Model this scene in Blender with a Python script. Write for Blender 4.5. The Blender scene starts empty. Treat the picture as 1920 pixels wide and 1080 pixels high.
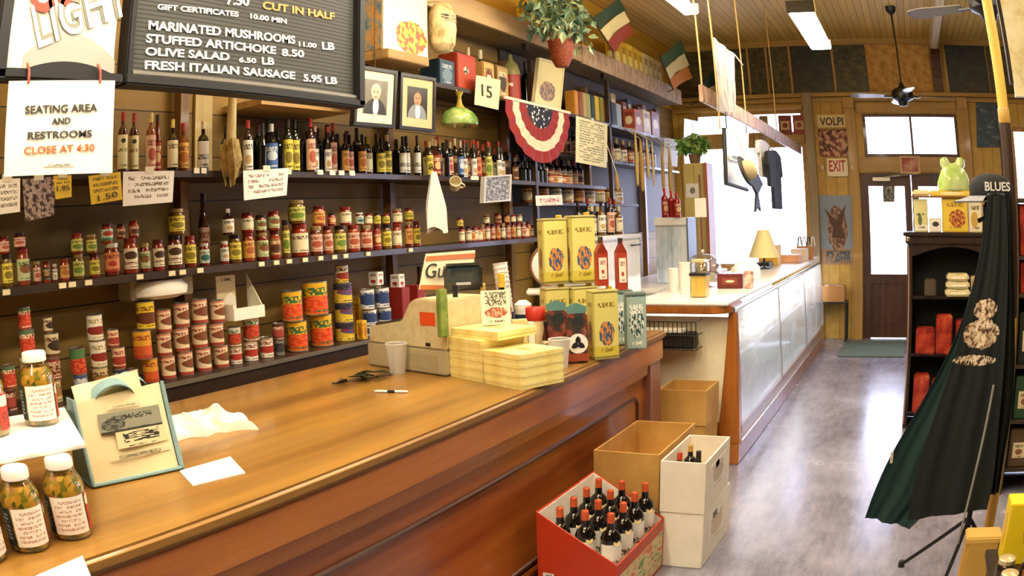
import bpy, bmesh, math, random
from mathutils import Matrix, Vector

SC = bpy.context.scene
COL = SC.collection
random.seed(7)
PI = math.pi
def R(a): return math.radians(a)

# ------------------------------------------------------------------ camera (wide barrel lens), world, exposure
EYE = Vector((0.0, 0.0, 1.64))
FPX, K3 = 1555.5, 0.2088                      # lens: theta = t + K3*t^3, t = radius_px / FPX on the 1920x1080 frame
def cam_matrix(yaw=28.49, pitch=-4.50, roll=-2.27):
    yaw, pitch, roll = R(yaw), R(pitch), R(roll)
    f = Vector((-math.sin(yaw)*math.cos(pitch), math.cos(yaw)*math.cos(pitch), math.sin(pitch)))
    r = Vector((math.cos(yaw), math.sin(yaw), 0)); u = r.cross(f)
    c, s = math.cos(roll), math.sin(roll)
    m = Matrix((c*r+s*u, -s*r+c*u, -f)).transposed().to_4x4(); m.translation = EYE
    return m
CAMM = cam_matrix()
cam = bpy.data.cameras.new('camera'); camo = bpy.data.objects.new('camera', cam); COL.objects.link(camo)
camo.matrix_world = CAMM; SC.camera = camo
cam.sensor_width, cam.sensor_height = 19.2, 10.8
cam.type = 'PANO'; cam.panorama_type = 'FISHEYE_LENS_POLYNOMIAL'; cam.fisheye_fov = R(170)
_s = 100.0/FPX
cam.fisheye_polynomial_k0 = 0; cam.fisheye_polynomial_k1 = -_s; cam.fisheye_polynomial_k2 = 0
cam.fisheye_polynomial_k3 = -K3*_s**3; cam.fisheye_polynomial_k4 = 0
cam.clip_start = 0.02; cam.clip_end = 200

def srgb(h):
    h = h.lstrip('#'); v = [int(h[i:i+2], 16)/255 for i in (0, 2, 4)]
    return tuple((c/12.92 if c <= .04045 else ((c+.055)/1.055)**2.4) for c in v) + (1,)

world = bpy.data.worlds.new('overcast_sky'); SC.world = world; world.use_nodes = True
bg = world.node_tree.nodes['Background']; bg.inputs[0].default_value = srgb('#d3dbff'); bg.inputs[1].default_value = 7.0
SC.view_settings.view_transform = 'Standard'; SC.view_settings.look = 'None'
SC.view_settings.gamma = 1.0; SC.view_settings.use_curve_mapping = False
SC.view_settings.exposure = 0.8
LAMP_W = 26.0                                 # emission strength of the fluorescent diffusers

# a photo point turned into a place on a plane of the room
def ray(x, y):
    u, v = x-960.0, 540.0-y
    r = max(math.hypot(u, v), 1e-6); t = r/FPX; th = t*(1+K3*t*t); s = math.sin(th)/r
    return CAMM.to_3x3() @ Vector((u*s, v*s, -math.cos(th)))
def onx(x, y, X): d = ray(x, y); return EYE + d*(X/d.x)
def ony(x, y, Y): d = ray(x, y); return EYE + d*(Y/d.y)
def onz(x, y, Z): d = ray(x, y); return EYE + d*((Z-EYE.z)/d.z)

# ------------------------------------------------------------------ materials
MATS = {}
class NT:
    def __init__(s, m): s.t = m.node_tree
    def n(s, t, **kw):
        o = s.t.nodes.new(t)
        for k, v in kw.items(): setattr(o, k, v)
        return o
    def l(s, a, b): s.t.links.new(a, b)
    def put(s, v, sock):
        if isinstance(v, bpy.types.NodeSocket): s.l(v, sock)
        else: sock.default_value = v
    def m(s, op, a, b=0.0, c=0.0):
        o = s.n('ShaderNodeMath', operation=op)
        s.put(a, o.inputs[0]); s.put(b, o.inputs[1]); s.put(c, o.inputs[2]); return o.outputs[0]
    def mix(s, f, a, b):
        o = s.n('ShaderNodeMix', data_type='RGBA'); s.put(f, o.inputs[0]); s.put(a, o.inputs[6]); s.put(b, o.inputs[7]); return o.outputs[2]
    def band(s, x, lo, hi): return s.m('MULTIPLY', s.m('GREATER_THAN', x, lo), s.m('LESS_THAN', x, hi))
    def coord(s, kind): return s.n('ShaderNodeTexCoord').outputs[kind]
    def mapped(s, v, sc=(1, 1, 1), rot=(0, 0, 0)):
        o = s.n('ShaderNodeMapping'); s.l(v, o.inputs[0]); o.inputs['Scale'].default_value = sc; o.inputs['Rotation'].default_value = rot; return o.outputs[0]
    def noise(s, v, scale=5, detail=3, rough=.5):
        o = s.n('ShaderNodeTexNoise'); s.l(v, o.inputs['Vector']); o.inputs['Scale'].default_value = scale
        o.inputs['Detail'].default_value = detail; o.inputs['Roughness'].default_value = rough; return o.outputs[0]
    def voro(s, v, scale=5, out=0):
        o = s.n('ShaderNodeTexVoronoi'); s.l(v, o.inputs['Vector']); o.inputs['Scale'].default_value = scale; return o.outputs[out]
    def ramp(s, f, stops):
        o = s.n('ShaderNodeValToRGB'); e = o.color_ramp.elements
        while len(e) < len(stops): e.new(.5)
        for q, (p, c) in zip(e, stops): q.position = p; q.color = srgb(c)
        s.l(f, o.inputs[0]); return o.outputs[0]
    def sep(s, v): o = s.n('ShaderNodeSeparateXYZ'); s.l(v, o.inputs[0]); return o.outputs
    def rnd(s, x, y=0.0):
        c = s.n('ShaderNodeCombineXYZ'); s.put(x, c.inputs[0]); s.put(y, c.inputs[1])
        o = s.n('ShaderNodeTexWhiteNoise', noise_dimensions='2D'); s.l(c.outputs[0], o.inputs['Vector']); return o.outputs[0]

def base_mat(name, rough=.5, metal=0.0, coat=0.0):
    m = bpy.data.materials.new(name); m.use_nodes = True
    b = m.node_tree.nodes['Principled BSDF']
    b.inputs['Roughness'].default_value = rough; b.inputs['Metallic'].default_value = metal
    if coat: b.inputs['Coat Weight'].default_value = coat; b.inputs['Coat Roughness'].default_value = .08
    MATS[name] = m
    return m, NT(m), b
def C(hexcol, rough=.5, metal=0.0, coat=0.0, var=.10, scale=14):
    """plain colour with a little mottling so that no surface is dead flat"""
    key = 'plain_%s_%g_%g_%g' % (hexcol, rough, metal, coat)
    if key in MATS: return MATS[key]
    m, t, b = base_mat(key, rough, metal, coat)
    c = srgb(hexcol); f = t.noise(t.coord('Object'), scale, 3)
    d = tuple(x*(1-var) for x in c[:3]) + (1,); e = tuple(min(1, x*(1+var)) for x in c[:3]) + (1,)
    t.l(t.mix(f, d, e), b.inputs['Base Color']); return m
def wood(name, dark, light, axis='y', rough=.35, scale=6, coat=.2, planks=0):
    if name in MATS: return MATS[name]
    m, t, b = base_mat(name, rough, 0, coat)
    o = t.coord('Object'); k = .06
    sc = {'x': (k, 1, 1), 'y': (1, k, 1), 'z': (1, 1, k)}[axis]
    g = t.noise(t.mapped(o, sc), scale*4, 6, .65); g2 = t.noise(t.mapped(o, tuple(.5*q for q in sc)), scale*1.5, 2)
    f = t.m('ADD', t.m('MULTIPLY', g, .65), t.m('MULTIPLY', g2, .35))
    col = t.ramp(f, [(.34, dark), (.62, light)])
    t.l(col, b.inputs['Base Color'])
    bu = t.n('ShaderNodeBump'); bu.inputs['Strength'].default_value = .12; t.l(f, bu.inputs['Height']); t.l(bu.outputs[0], b.inputs['Normal'])
    return m
def emis(name, col, strength):
    if name in MATS: return MATS[name]
    m, t, b = base_mat(name, .4)
    b.inputs['Base Color'].default_value = srgb(col); b.inputs['Emission Color'].default_value = srgb(col); b.inputs['Emission Strength'].default_value = strength
    return m
def clear(name, tint='#ffffff', gloss=.12, rough=.03):
    """thin clear glass or plastic: see-through with a sheen"""
    if name in MATS: return MATS[name]
    m = bpy.data.materials.new(name); m.use_nodes = True; t = NT(m); m.node_tree.nodes.clear()
    tr = t.n('ShaderNodeBsdfTransparent'); tr.inputs[0].default_value = srgb(tint)
    gl = t.n('ShaderNodeBsdfGlossy'); gl.inputs['Roughness'].default_value = rough
    lw = t.n('ShaderNodeLayerWeight'); lw.inputs[0].default_value = .35
    f = t.m('ADD', t.m('MULTIPLY', lw.outputs['Facing'], .6), gloss)
    mx = t.n('ShaderNodeMixShader'); t.l(f, mx.inputs[0]); t.l(tr.outputs[0], mx.inputs[1]); t.l(gl.outputs[0], mx.inputs[2])
    o = t.n('ShaderNodeOutputMaterial'); t.l(mx.outputs[0], o.inputs[0]); MATS[name] = m; return m
def hazy(name, amount=.8, gloss=.42, rough=.12, tint='#f2f5f8'):
    if name in MATS: return MATS[name]
    m = bpy.data.materials.new(name); m.use_nodes = True; t = NT(m); m.node_tree.nodes.clear(); MATS[name] = m
    tr = t.n('ShaderNodeBsdfTransparent'); gl = t.n('ShaderNodeBsdfGlossy'); gl.inputs['Roughness'].default_value = rough
    df = t.n('ShaderNodeBsdfTranslucent'); df.inputs[0].default_value = srgb(tint); d2 = t.n('ShaderNodeBsdfDiffuse'); d2.inputs[0].default_value = srgb(tint)
    a = t.n('ShaderNodeMixShader'); a.inputs[0].default_value = .5; t.l(df.outputs[0], a.inputs[1]); t.l(d2.outputs[0], a.inputs[2])
    haze = t.m('MULTIPLY', t.noise(t.mapped(t.coord('Object'), (1, .6, 1)), 2.2, 3), amount)
    b = t.n('ShaderNodeMixShader'); t.l(haze, b.inputs[0]); t.l(tr.outputs[0], b.inputs[1]); t.l(a.outputs[0], b.inputs[2])
    c = t.n('ShaderNodeMixShader'); c.inputs[0].default_value = gloss; t.l(b.outputs[0], c.inputs[1]); t.l(gl.outputs[0], c.inputs[2])
    o = t.n('ShaderNodeOutputMaterial'); t.l(c.outputs[0], o.inputs[0]); return m
def lab(base, pic=None, e=(.5, .40, .30, .24), txt=None, tv=(.68, .86), bot=None, bh=.16, top=None, th=.12, pic2=None, rough=.45, cells=11):
    """printed label laid out in the label's own UV: ground, picture patch, title line, colour bands"""
    key = 'print_%s' % repr((base, pic, e, txt, tv, bot, bh, top, th, pic2, cells))
    if key in MATS: return MATS[key]
    m, t, b = base_mat('print_%d' % len(MATS), rough); MATS[key] = m
    uv = t.coord('UV'); u, v, _ = t.sep(uv)
    col = t.mix(t.m('MULTIPLY', t.noise(uv, 9, 2), .25), srgb(base), tuple(.72*x for x in srgb(base)[:3])+(1,))
    if bot: col = t.mix(t.m('LESS_THAN', v, bh), col, srgb(bot))
    if top: col = t.mix(t.m('GREATER_THAN', v, 1-th), col, srgb(top))
    if pic:
        nz = t.noise(uv, 7, 2)
        dx = t.m('DIVIDE', t.m('SUBTRACT', u, e[0]), e[2]); dy = t.m('DIVIDE', t.m('SUBTRACT', v, e[1]), e[3])
        rr = t.m('ADD', t.m('ADD', t.m('MULTIPLY', dx, dx), t.m('MULTIPLY', dy, dy)), t.m('MULTIPLY', nz, .7))
        pc = srgb(pic) if not pic2 else t.mix(t.m('GREATER_THAN', t.noise(uv, 11, 2), .5), srgb(pic), srgb(pic2))
        col = t.mix(t.m('LESS_THAN', rr, 1.3), col, pc)
    if txt:
        w = t.rnd(t.m('FLOOR', t.m('MULTIPLY', u, float(cells)*3)), t.m('FLOOR', t.m('MULTIPLY', v, 26.0)))
        msk = t.m('MULTIPLY', t.m('MULTIPLY', t.band(v, *tv), t.band(u, .14, .86)), t.m('GREATER_THAN', w, .42))
        col = t.mix(msk, col, srgb(txt))
        l2 = t.m('MULTIPLY', t.m('MULTIPLY', t.band(v, .06, .13), t.band(u, .22, .78)), t.m('GREATER_THAN', w, .5))
        col = t.mix(l2, col, srgb(txt))
    t.l(col, b.inputs['Base Color']); return m
def paper(base, ink, lines=4, bold=.45, seed=0.0, v0=.15, v1=.88):
    """paper with lines of small handwriting or print that the photo does not resolve"""
    key = 'paper_%s' % repr((base, ink, lines, bold, seed, v0, v1))
    if key in MATS: return MATS[key]
    m, t, b = base_mat('paper_%d' % len(MATS), .7); MATS[key] = m
    u, v, _ = t.sep(t.coord('UV'))
    q = t.m('MULTIPLY', t.m('DIVIDE', t.m('SUBTRACT', v, v0), v1-v0), float(lines))
    row = t.m('FLOOR', q); fr = t.m('FRACT', q)
    wob = t.n('ShaderNodeTexNoise'); wob.inputs['Scale'].default_value = 26; wob.inputs['Detail'].default_value = 2
    cx = t.n('ShaderNodeCombineXYZ'); t.l(t.m('MULTIPLY', u, 1.0), cx.inputs[0]); t.l(t.m('ADD', t.m('MULTIPLY', row, 3.7), seed), cx.inputs[1]); t.l(t.m('MULTIPLY', fr, .09), cx.inputs[2])
    t.l(cx.outputs[0], wob.inputs['Vector'])
    ink_m = t.m('MULTIPLY', t.m('LESS_THAN', t.m('ABSOLUTE', t.m('SUBTRACT', wob.outputs[0], .5)), .04+.06*bold), t.band(fr, .2, .8))
    gap = t.m('GREATER_THAN', t.rnd(t.m('FLOOR', t.m('MULTIPLY', u, 9.0)), t.m('ADD', row, seed)), .18)
    msk = t.m('MULTIPLY', t.m('MULTIPLY', ink_m, gap), t.m('MULTIPLY', t.band(v, v0, v1), t.band(u, .1, .9)))
    t.l(t.mix(msk, srgb(base), srgb(ink)), b.inputs['Base Color']); return m
def patch(name, stops, scale=6, stretch=(1, 1, 1), coord='UV', rough=.5, bump=0, coat=0, cell=False):
    """mottled picture / content texture"""
    if name in MATS: return MATS[name]
    m, t, b = base_mat(name, rough, 0, coat)
    c = t.mapped(t.coord(coord), stretch)
    f = t.noise(c, scale, 4, .6)
    if cell:
        vo = t.n('ShaderNodeTexVoronoi'); t.l(c, vo.inputs['Vector']); vo.inputs['Scale'].default_value = scale
        f = t.m('ADD', t.m('MULTIPLY', t.sep(vo.outputs['Color'])[0], .8), t.m('MULTIPLY', f, .2))
    t.l(t.ramp(f, stops), b.inputs['Base Color'])
    if bump:
        bu = t.n('ShaderNodeBump'); bu.inputs['Strength'].default_value = bump; t.l(f, bu.inputs['Height']); t.l(bu.outputs[0], b.inputs['Normal'])
    return m

# ------------------------------------------------------------------ meshes
class MB:
    """collects faces (with UVs and material slots) and builds ONE mesh"""
    def __init__(s): s.v = []; s.f = []; s.uv = []; s.mi = []
    def add(s, vs, fs, uvs=None, mi=0):
        n = len(s.v); s.v += [tuple(p) for p in vs]
        for k, f in enumerate(fs):
            s.f.append(tuple(i+n for i in f)); s.mi.append(mi)
            s.uv.append(uvs[k] if uvs else [(0, 0), (1, 0), (1, 1), (0, 1)][:len(f)] if len(f) <= 4 else [(.5, .5)]*len(f))
        return s
    def box(s, c, d, rz=0.0, mi=0, rot=None, taper=1.0):
        x, y, z = (q/2 for q in d); M = rot or Matrix.Rotation(rz, 3, 'Z'); c = Vector(c)
        P = []
        for sz, k in ((-1, 1.0), (1, taper)):
            for sx, sy in ((-1, -1), (1, -1), (1, 1), (-1, 1)): P.append(M @ Vector((sx*x*k, sy*y*k, sz*z)) + c)
        return s.add(P, [(3, 2, 1, 0), (4, 5, 6, 7), (0, 1, 5, 4), (1, 2, 6, 5), (2, 3, 7, 6), (3, 0, 4, 7)], mi=mi)
    def lathe(s, prof, n=16, c=(0, 0, 0), mi=0, a0=0.0, a1=2*PI, M=None):
        full = abs(a1-a0-2*PI) < 1e-6; k = n if full else n+1
        vs = []; fs = []; uvs = []; c = Vector(c); zs = [p[1] for p in prof]; z0, z1 = min(zs), max(zs)
        for r, z in prof:
            for i in range(k):
                a = a0+(a1-a0)*i/n; p = Vector((r*math.cos(a), r*math.sin(a), z)); vs.append((M @ p if M else p)+c)
        for j in range(len(prof)-1):
            v0, v1 = ((prof[q][1]-z0)/max(z1-z0, 1e-6) for q in (j, j+1))
            for i in range(n):
                i2 = (i+1) % k
                f = (j*k+i, j*k+i2, (j+1)*k+i2, (j+1)*k+i); U = (i/n, (i+1)/n)
                fs.append(f); uvs.append([(U[0], v0), (U[1], v0), (U[1], v1), (U[0], v1)])
        if full:
            if prof[0][0] > 1e-5: fs.append(tuple(range(k-1, -1, -1))); uvs.append([(.5, 0)]*k)
            if prof[-1][0] > 1e-5: o = (len(prof)-1)*k; fs.append(tuple(o+i for i in range(k))); uvs.append([(.5, 1)]*k)
        return s.add(vs, fs, uvs, mi)
    def tube(s, pts, r, n=8, mi=0, closed=False):
        pts = [Vector(p) for p in pts]; rs = r if isinstance(r, (list, tuple)) else [r]*len(pts)
        vs = []; fs = []; up = Vector((.13, .21, 1)).normalized()
        for i, p in enumerate(pts):
            d = (pts[min(i+1, len(pts)-1)]-pts[max(i-1, 0)])
            if closed: d = pts[(i+1) % len(pts)]-pts[i-1]
            d.normalize(); a = d.cross(up)
            if a.length < 1e-3: a = d.cross(Vector((1, 0, 0)))
            a.normalize(); b = d.cross(a)
            for k in range(n): t = 2*PI*k/n; vs.append(p+(a*math.cos(t)+b*math.sin(t))*rs[i])
        m = len(pts)
        for i in range(m if closed else m-1):
            j = (i+1) % m
            for k in range(n): k2 = (k+1) % n; fs.append((i*n+k, i*n+k2, j*n+k2, j*n+k))
        if not closed: fs.append(tuple(range(n))[::-1]); fs.append(tuple((m-1)*n+k for k in range(n)))
        return s.add(vs, fs, None, mi)
    def prism(s, poly, d0, d1, axis='y', mi=0):
        """polygon in the plane across AXIS, run from d0 to d1"""
        def P(a, b, d): return {'x': (d, a, b), 'y': (a, d, b), 'z': (a, b, d)}[axis]
        n = len(poly); vs = [P(a, b, d0) for a, b in poly]+[P(a, b, d1) for a, b in poly]
        fs = [tuple(range(n)), tuple(range(2*n-1, n-1, -1))]+[(i, n+i, n+(i+1) % n, (i+1) % n) for i in range(n)]
        return s.add(vs, fs, None, mi)
    def sheet(s, TL, TR, BR, BL, nu=8, nv=8, amp=0.0, fu=3.0, fv=0.0, thick=.002, mi=0, ph=0.0, fade=True):
        """cloth or paper between four corners, waved along its normal, with thickness"""
        TL, TR, BR, BL = map(Vector, (TL, TR, BR, BL)); nrm = (BL-TL).cross(TR-TL).normalized()
        g = []
        for side in (0, 1):
            for j in range(nv+1):
                for i in range(nu+1):
                    u, v = i/nu, j/nv
                    p = (TL*(1-u)+TR*u)*(1-v)+(BL*(1-u)+BR*u)*v
                    k = amp*math.sin(2*PI*fu*u+ph+fv*v*4)*((.25+.75*v) if fade else 1)
                    g.append(p+nrm*(k-side*thick))
        W = nu+1; H = W*(nv+1); fs = []; uvs = []
        for j in range(nv):
            for i in range(nu):
                a = j*W+i; q = [(i/nu, 1-j/nv), ((i+1)/nu, 1-j/nv), ((i+1)/nu, 1-(j+1)/nv), (i/nu, 1-(j+1)/nv)]
                fs.append((a, a+1, a+W+1, a+W)); uvs.append(q)
                fs.append((H+a, H+a+W, H+a+W+1, H+a+1)); uvs.append([q[0], q[3], q[2], q[1]])
        for i in range(nu):
            fs += [(i, H+i, H+i+1, i+1), (nv*W+i, nv*W+i+1, H+nv*W+i+1, H+nv*W+i)]; uvs += [[(i/nu, 1)]*4, [(i/nu, 0)]*4]
        for j in range(nv):
            fs += [(j*W, j*W+W, H+j*W+W, H+j*W), (j*W+nu, H+j*W+nu, H+j*W+W+nu, j*W+W+nu)]; uvs += [[(0, 1-j/nv)]*4, [(1, 1-j/nv)]*4]
        return s.add(g, fs, uvs, mi)
    def mesh(s, name, mats, smooth=False, bevel=0.0, seg=2, origin=None):
        me = bpy.data.meshes.new(name); o = Vector(origin) if origin else Vector((0, 0, 0))
        bm = bmesh.new(); L = bm.loops.layers.uv.new('UVMap'); V = [bm.verts.new(Vector(p)-o) for p in s.v]
        for f, uv, mi in zip(s.f, s.uv, s.mi):
            try: q = bm.faces.new([V[i] for i in f])
            except ValueError: continue
            q.material_index = mi
            for lp, w in zip(q.loops, uv): lp[L].uv = w
        bmesh.ops.recalc_face_normals(bm, faces=bm.faces)
        if bevel:
            bmesh.ops.bevel(bm, geom=list(bm.edges), offset=bevel, segments=seg, affect='EDGES', clamp_overlap=True)
        if smooth:
            for q in bm.faces: q.smooth = True
        bm.to_mesh(me); bm.free()
        for m in (mats if isinstance(mats, (list, tuple)) else [mats]): me.materials.append(m)
        if smooth:
            try: me.set_sharp_from_angle(angle=R(40))
            except Exception: pass
        return me

def put(name, mesh, parent=None, loc=(0, 0, 0), rot=(0, 0, 0), scale=(1, 1, 1)):
    o = bpy.data.objects.new(name, mesh); COL.objects.link(o)
    o.location = loc; o.rotation_euler = rot; o.scale = scale if not isinstance(scale, (int, float)) else (scale,)*3
    if parent: o.parent = parent
    return o
SEEN = {}
def tag(o, label, cat, group=None):
    o['label'] = label; o['category'] = cat
    if group: o['group'] = group
    n = len(label.replace(',', ' ').split())
    if label in SEEN or n < 4 or n > 16: print('LABEL?', n, label)
    SEEN[label] = 1
    return o
def thing(name, label, cat, loc=(0, 0, 0), rz=0.0, group=None):
    o = put(name, None, None, loc, (0, 0, rz)); return tag(o, label, cat, group)
def single(name, label, cat, mb, mats, group=None, origin=None, rz=0.0, **kw):
    """a thing that is one mesh; MB is in world coordinates, its origin put at ORIGIN"""
    og = origin if origin is not None else Vector(mb.v[0])
    return tag(put(name, mb.mesh(name, mats, origin=og, **kw), None, og), label, cat, group)
def part(name, mb, mats, root, label=None, world=False, **kw):
    og = root.location if world else None
    o = put(name, mb.mesh(name, mats, origin=og, **kw), root)
    if label: o['label'] = label
    return o
def structure(name, mb, mats, **kw):
    o = put(name, mb.mesh(name, mats, **kw)); o['kind'] = 'structure'; return o
def ordi(n):
    W = 'zeroth first second third fourth fifth sixth seventh eighth ninth tenth eleventh twelfth thirteenth fourteenth fifteenth sixteenth seventeenth eighteenth nineteenth twentieth'.split()
    return W[n] if n <= 20 else 'twenty-'+W[n-20] if n < 30 else str(n)+'th'
TEXTS = {}
def text_mesh(body, mat, extrude=.02, shear=0.0, bold=0.0):
    k = (body, mat.name, shear, bold)
    if k not in TEXTS:
        cu = bpy.data.curves.new('lettering', 'FONT'); cu.body = body; cu.size = 1; cu.extrude = extrude; cu.shear = shear; cu.offset = bold; cu.resolution_u = 3
        o = bpy.data.objects.new('lettering', cu); COL.objects.link(o)
        dg = bpy.context.evaluated_depsgraph_get(); me = bpy.data.meshes.new_from_object(o.evaluated_get(dg))
        bpy.data.objects.remove(o); me.materials.clear(); me.materials.append(mat); me.name = 'lettering'
        xs = [v.co.x for v in me.vertices]; ys = [v.co.y for v in me.vertices]
        TEXTS[k] = (me, min(xs), max(xs), min(ys), max(ys))
    return TEXTS[k]
def write(body, p0, p1, h, mat, root, up=Vector((0, 0, 1)), off=.002, shear=0.0, bold=0.0, name='lettering'):
    """lettering whose line runs from p0 to p1 (left to right as read), of height h"""
    me, x0, x1, y0, y1 = text_mesh(body, mat, shear=shear, bold=bold); p0, p1 = Vector(p0), Vector(p1)
    a = (p1-p0).normalized(); n = a.cross(up).normalized(); b = n.cross(a)
    sx = (p1-p0).length/(x1-x0); sy = h/(y1-y0)
    M = Matrix((a, b, n)).transposed().to_4x4()
    loc = p0 - a*(x0*sx) - b*(y0*sy) + n*off - root.location
    o = put(name, me, root); o.matrix_local = Matrix.Translation(loc) @ M @ Matrix.Diagonal((sx, sy, .05, 1)); return o
# ------------------------------------------------------------------ the room
YF = 10.9                                                # front wall
CEIL = 4.05
def holes_wall(name, mat, xr, zr, y0, y1, holes):
    xs = sorted(set([xr[0], xr[1]]+[q for h in holes for q in h[:2]])); zs = sorted(set([zr[0], zr[1]]+[q for h in holes for q in h[2:]]))
    b = MB()
    for i in range(len(xs)-1):
        for j in range(len(zs)-1):
            cx, cz = (xs[i]+xs[i+1])/2, (zs[j]+zs[j+1])/2
            if any(h[0] < cx < h[1] and h[2] < cz < h[3] for h in holes): continue
            b.box((cx, (y0+y1)/2, cz), (xs[i+1]-xs[i], y1-y0, zs[j+1]-zs[j]))
    return structure(name, b, mat)
def boards_mat(name, dark, light, groove, axis, pitch, rough=.6, var=.5):
    m, t, b = base_mat(name, rough); o = t.coord('Object'); s = t.sep(o)
    q = t.m('DIVIDE', s[{'x': 0, 'y': 1, 'z': 2}[axis]], pitch); fr = t.m('FRACT', q); pl = t.rnd(t.m('FLOOR', q))
    st = [1.0, 1.0, 1.0]; st[{'x': 1, 'y': 2, 'z': 1}[axis]] = .12
    f = t.m('ADD', t.m('MULTIPLY', t.noise(t.mapped(o, tuple(st)), 9, 5, .6), 1-var*.6), t.m('MULTIPLY', pl, var*.6))
    col = t.ramp(f, [(.25, dark), (.75, light)])
    t.l(t.mix(t.m('LESS_THAN', fr, groove), col, srgb('#2a1d0c')), b.inputs['Base Color']); return m
def floor_mat():
    m, t, b = base_mat('worn_concrete', .3); o = t.coord('Object')
    n1 = t.noise(o, 1.3, 5, .6); n2 = t.noise(t.mapped(o, (3, .8, 1)), 6, 6, .7)
    f = t.m('ADD', t.m('MULTIPLY', n1, .55), t.m('MULTIPLY', n2, .45))
    t.l(t.ramp(f, [(.30, '#55535c'), (.47, '#817e8c'), (.6, '#9995a3'), (.75, '#b3b0b4')]), b.inputs['Base Color'])  # worn tones, with the lavender of the reflected sky put into them
    t.l(t.m('ADD', t.m('MULTIPLY', n1, .30), .08), b.inputs['Roughness'])
    bu = t.n('ShaderNodeBump'); bu.inputs['Strength'].default_value = .03; t.l(n2, bu.inputs['Height']); t.l(bu.outputs[0], b.inputs['Normal']); return m
structure('floor', MB().box((.35, 4.1, -.05), (7.4, 14.4, .1)), floor_mat())
structure('ceiling', MB().box((.35, 4.1, CEIL+.05), (7.4, 14.4, .1)), boards_mat('ceiling_boards', '#b3913f', '#d6b057', .06, 'x', .09, .55))
structure('wall_left', MB().box((-3.31, 4.1, 2.0), (.06, 14.4, 4.2)), boards_mat('back_boards', '#765b26', '#9c7a36', .03, 'z', .23, .6))
structure('wall_left_upper', MB().box((-3.265, 4.1, 3.6), (.03, 14.4, .9)), boards_mat('glow_yellow_boards', '#b98a22', '#d9ae3c', .02, 'z', .23, .5))  # the lamp's yellow glow on the upper wall is put into the board colour
structure('wall_right', MB().box((4.03, 4.1, 2.0), (.06, 14.4, 4.2)), C('#4f3f26', .7))
structure('wall_back', MB().box((.35, -3.06, 2.0), (7.4, .06, 4.2)), C('#6b5836', .7))
olive = boards_mat('olive_boards', '#b98d34', '#d4ae54', .03, 'x', .16, .5, .35)
W1 = (-3.2, -1.38, .95, 2.62); W1T = (-2.95, -1.38, 2.74, 3.07); DR = (-.62, .90, 0.0, 2.20); W2 = (-.52, .92, 2.42, 3.01); W3 = (1.76, 3.4, .9, 2.85)
holes_wall('wall_front', olive, (-3.28, 4.0), (0, CEIL), YF, YF+.12, [W1, W1T, DR, W2, W3])
structure('pavement', MB().box((0, 16, -.08), (24, 10, .1)), C('#b9b6b0', .8))
brown = wood('dark_brown_wood', '#2e170b', '#5f351b', 'z', .4, 5)
trimw = wood('olive_trim', '#9b7330', '#c49a4d', 'z', .45, 4)
trimx = wood('olive_trim_across', '#94702f', '#bd944a', 'x', .45, 4)
pane_m = clear('window_glass', '#ffffff', .05)
def window(n, h, cols=1, fw=.05, mat=brown):
    x0, x1, z0, z1 = h; b = MB(); yc = YF+.05
    for x in (x0+fw/2, x1-fw/2): b.box((x, yc, (z0+z1)/2), (fw, .07, z1-z0))
    for z in (z0+fw/2, z1-fw/2): b.box(((x0+x1)/2, yc, z), (x1-x0-2*fw, .07, fw))
    for k in range(1, cols): b.box((x0+(x1-x0)*k/cols, yc, (z0+z1)/2), (.035, .06, z1-z0-2*fw))
    w = structure('window_%d' % n, b, mat)
    p = put('pane', MB().box(((x0+x1)/2, yc, (z0+z1)/2), (x1-x0-2*fw, .006, z1-z0-2*fw)).mesh('pane', pane_m), w)
    return w
window(1, W1, 1, .05, trimw); window(2, W2, 2, .045); window(3, W3, 2, .06, trimw); window(4, W1T, 1, .04, trimx)
# casings, pilasters, cornice
n = [0]
def trim(b, m): n[0] += 1; return structure('trim_%d' % n[0], b, m)
trim(MB().box((-1.295, YF-.05, 1.65), (.13, .1, 3.3)).box((-1.295, YF-.06, .14), (.17, .12, .28)), wood('grey_pilaster', '#7b6a4c', '#a18d67', 'z', .5, 3))
trim(MB().box((-.69, YF-.03, 1.58), (.13, .06, 3.16)), trimw); trim(MB().box((1.02, YF-.03, 1.58), (.15, .06, 3.16)), trimw)
trim(MB().box((.16, YF-.028, 2.31), (1.5, .05, .19)), trimx); trim(MB().box((.16, YF-.028, 3.09), (1.5, .05, .13)), trimx)
trim(MB().box((.36, YF-.04, 3.27), (7.2, .08, .05)).box((.36, YF-.025, 3.20), (7.2, .05, .05)).box((.36, YF-.03, 4.01), (7.2, .06, .08)), trimx)
for x in (-.69, 1.02):
    trim(MB().box((x, YF-.05, 3.155), (.15, .09, .15)).lathe([(.0, -.07), (.05, -.06), (.06, .0)], 14, (x, YF-.075, 3.155), M=Matrix.Rotation(R(90), 3, 'X')), trimw)
trim(MB().box((1.63, YF-.03, 1.5), (.12, .06, 3.0)), brown)
trim(MB().box((-2.3, YF-.03, 2.68), (1.85, .07, .11)).box((-2.3, YF-.04, 3.11), (1.85, .09, .05)), trimx)
for x in (-2.10, -1.83, -1.49, -.86, .84): trim(MB().box((x, YF-.02, 3.64), (.03, .04, .69)), trimw)
murk = [patch('murky_panel_%d' % i, s, 4, (1, 2.2, 1), rough=.35, coat=.1) for i, s in enumerate((
    [(.3, '#1b1d16'), (.5, '#3a3a24'), (.68, '#6b5a30')], [(.3, '#11151a'), (.55, '#262c2c'), (.75, '#4c4a35')], [(.3, '#1f2018'), (.5, '#4b4527'), (.7, '#6f5d33')]))]
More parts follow.
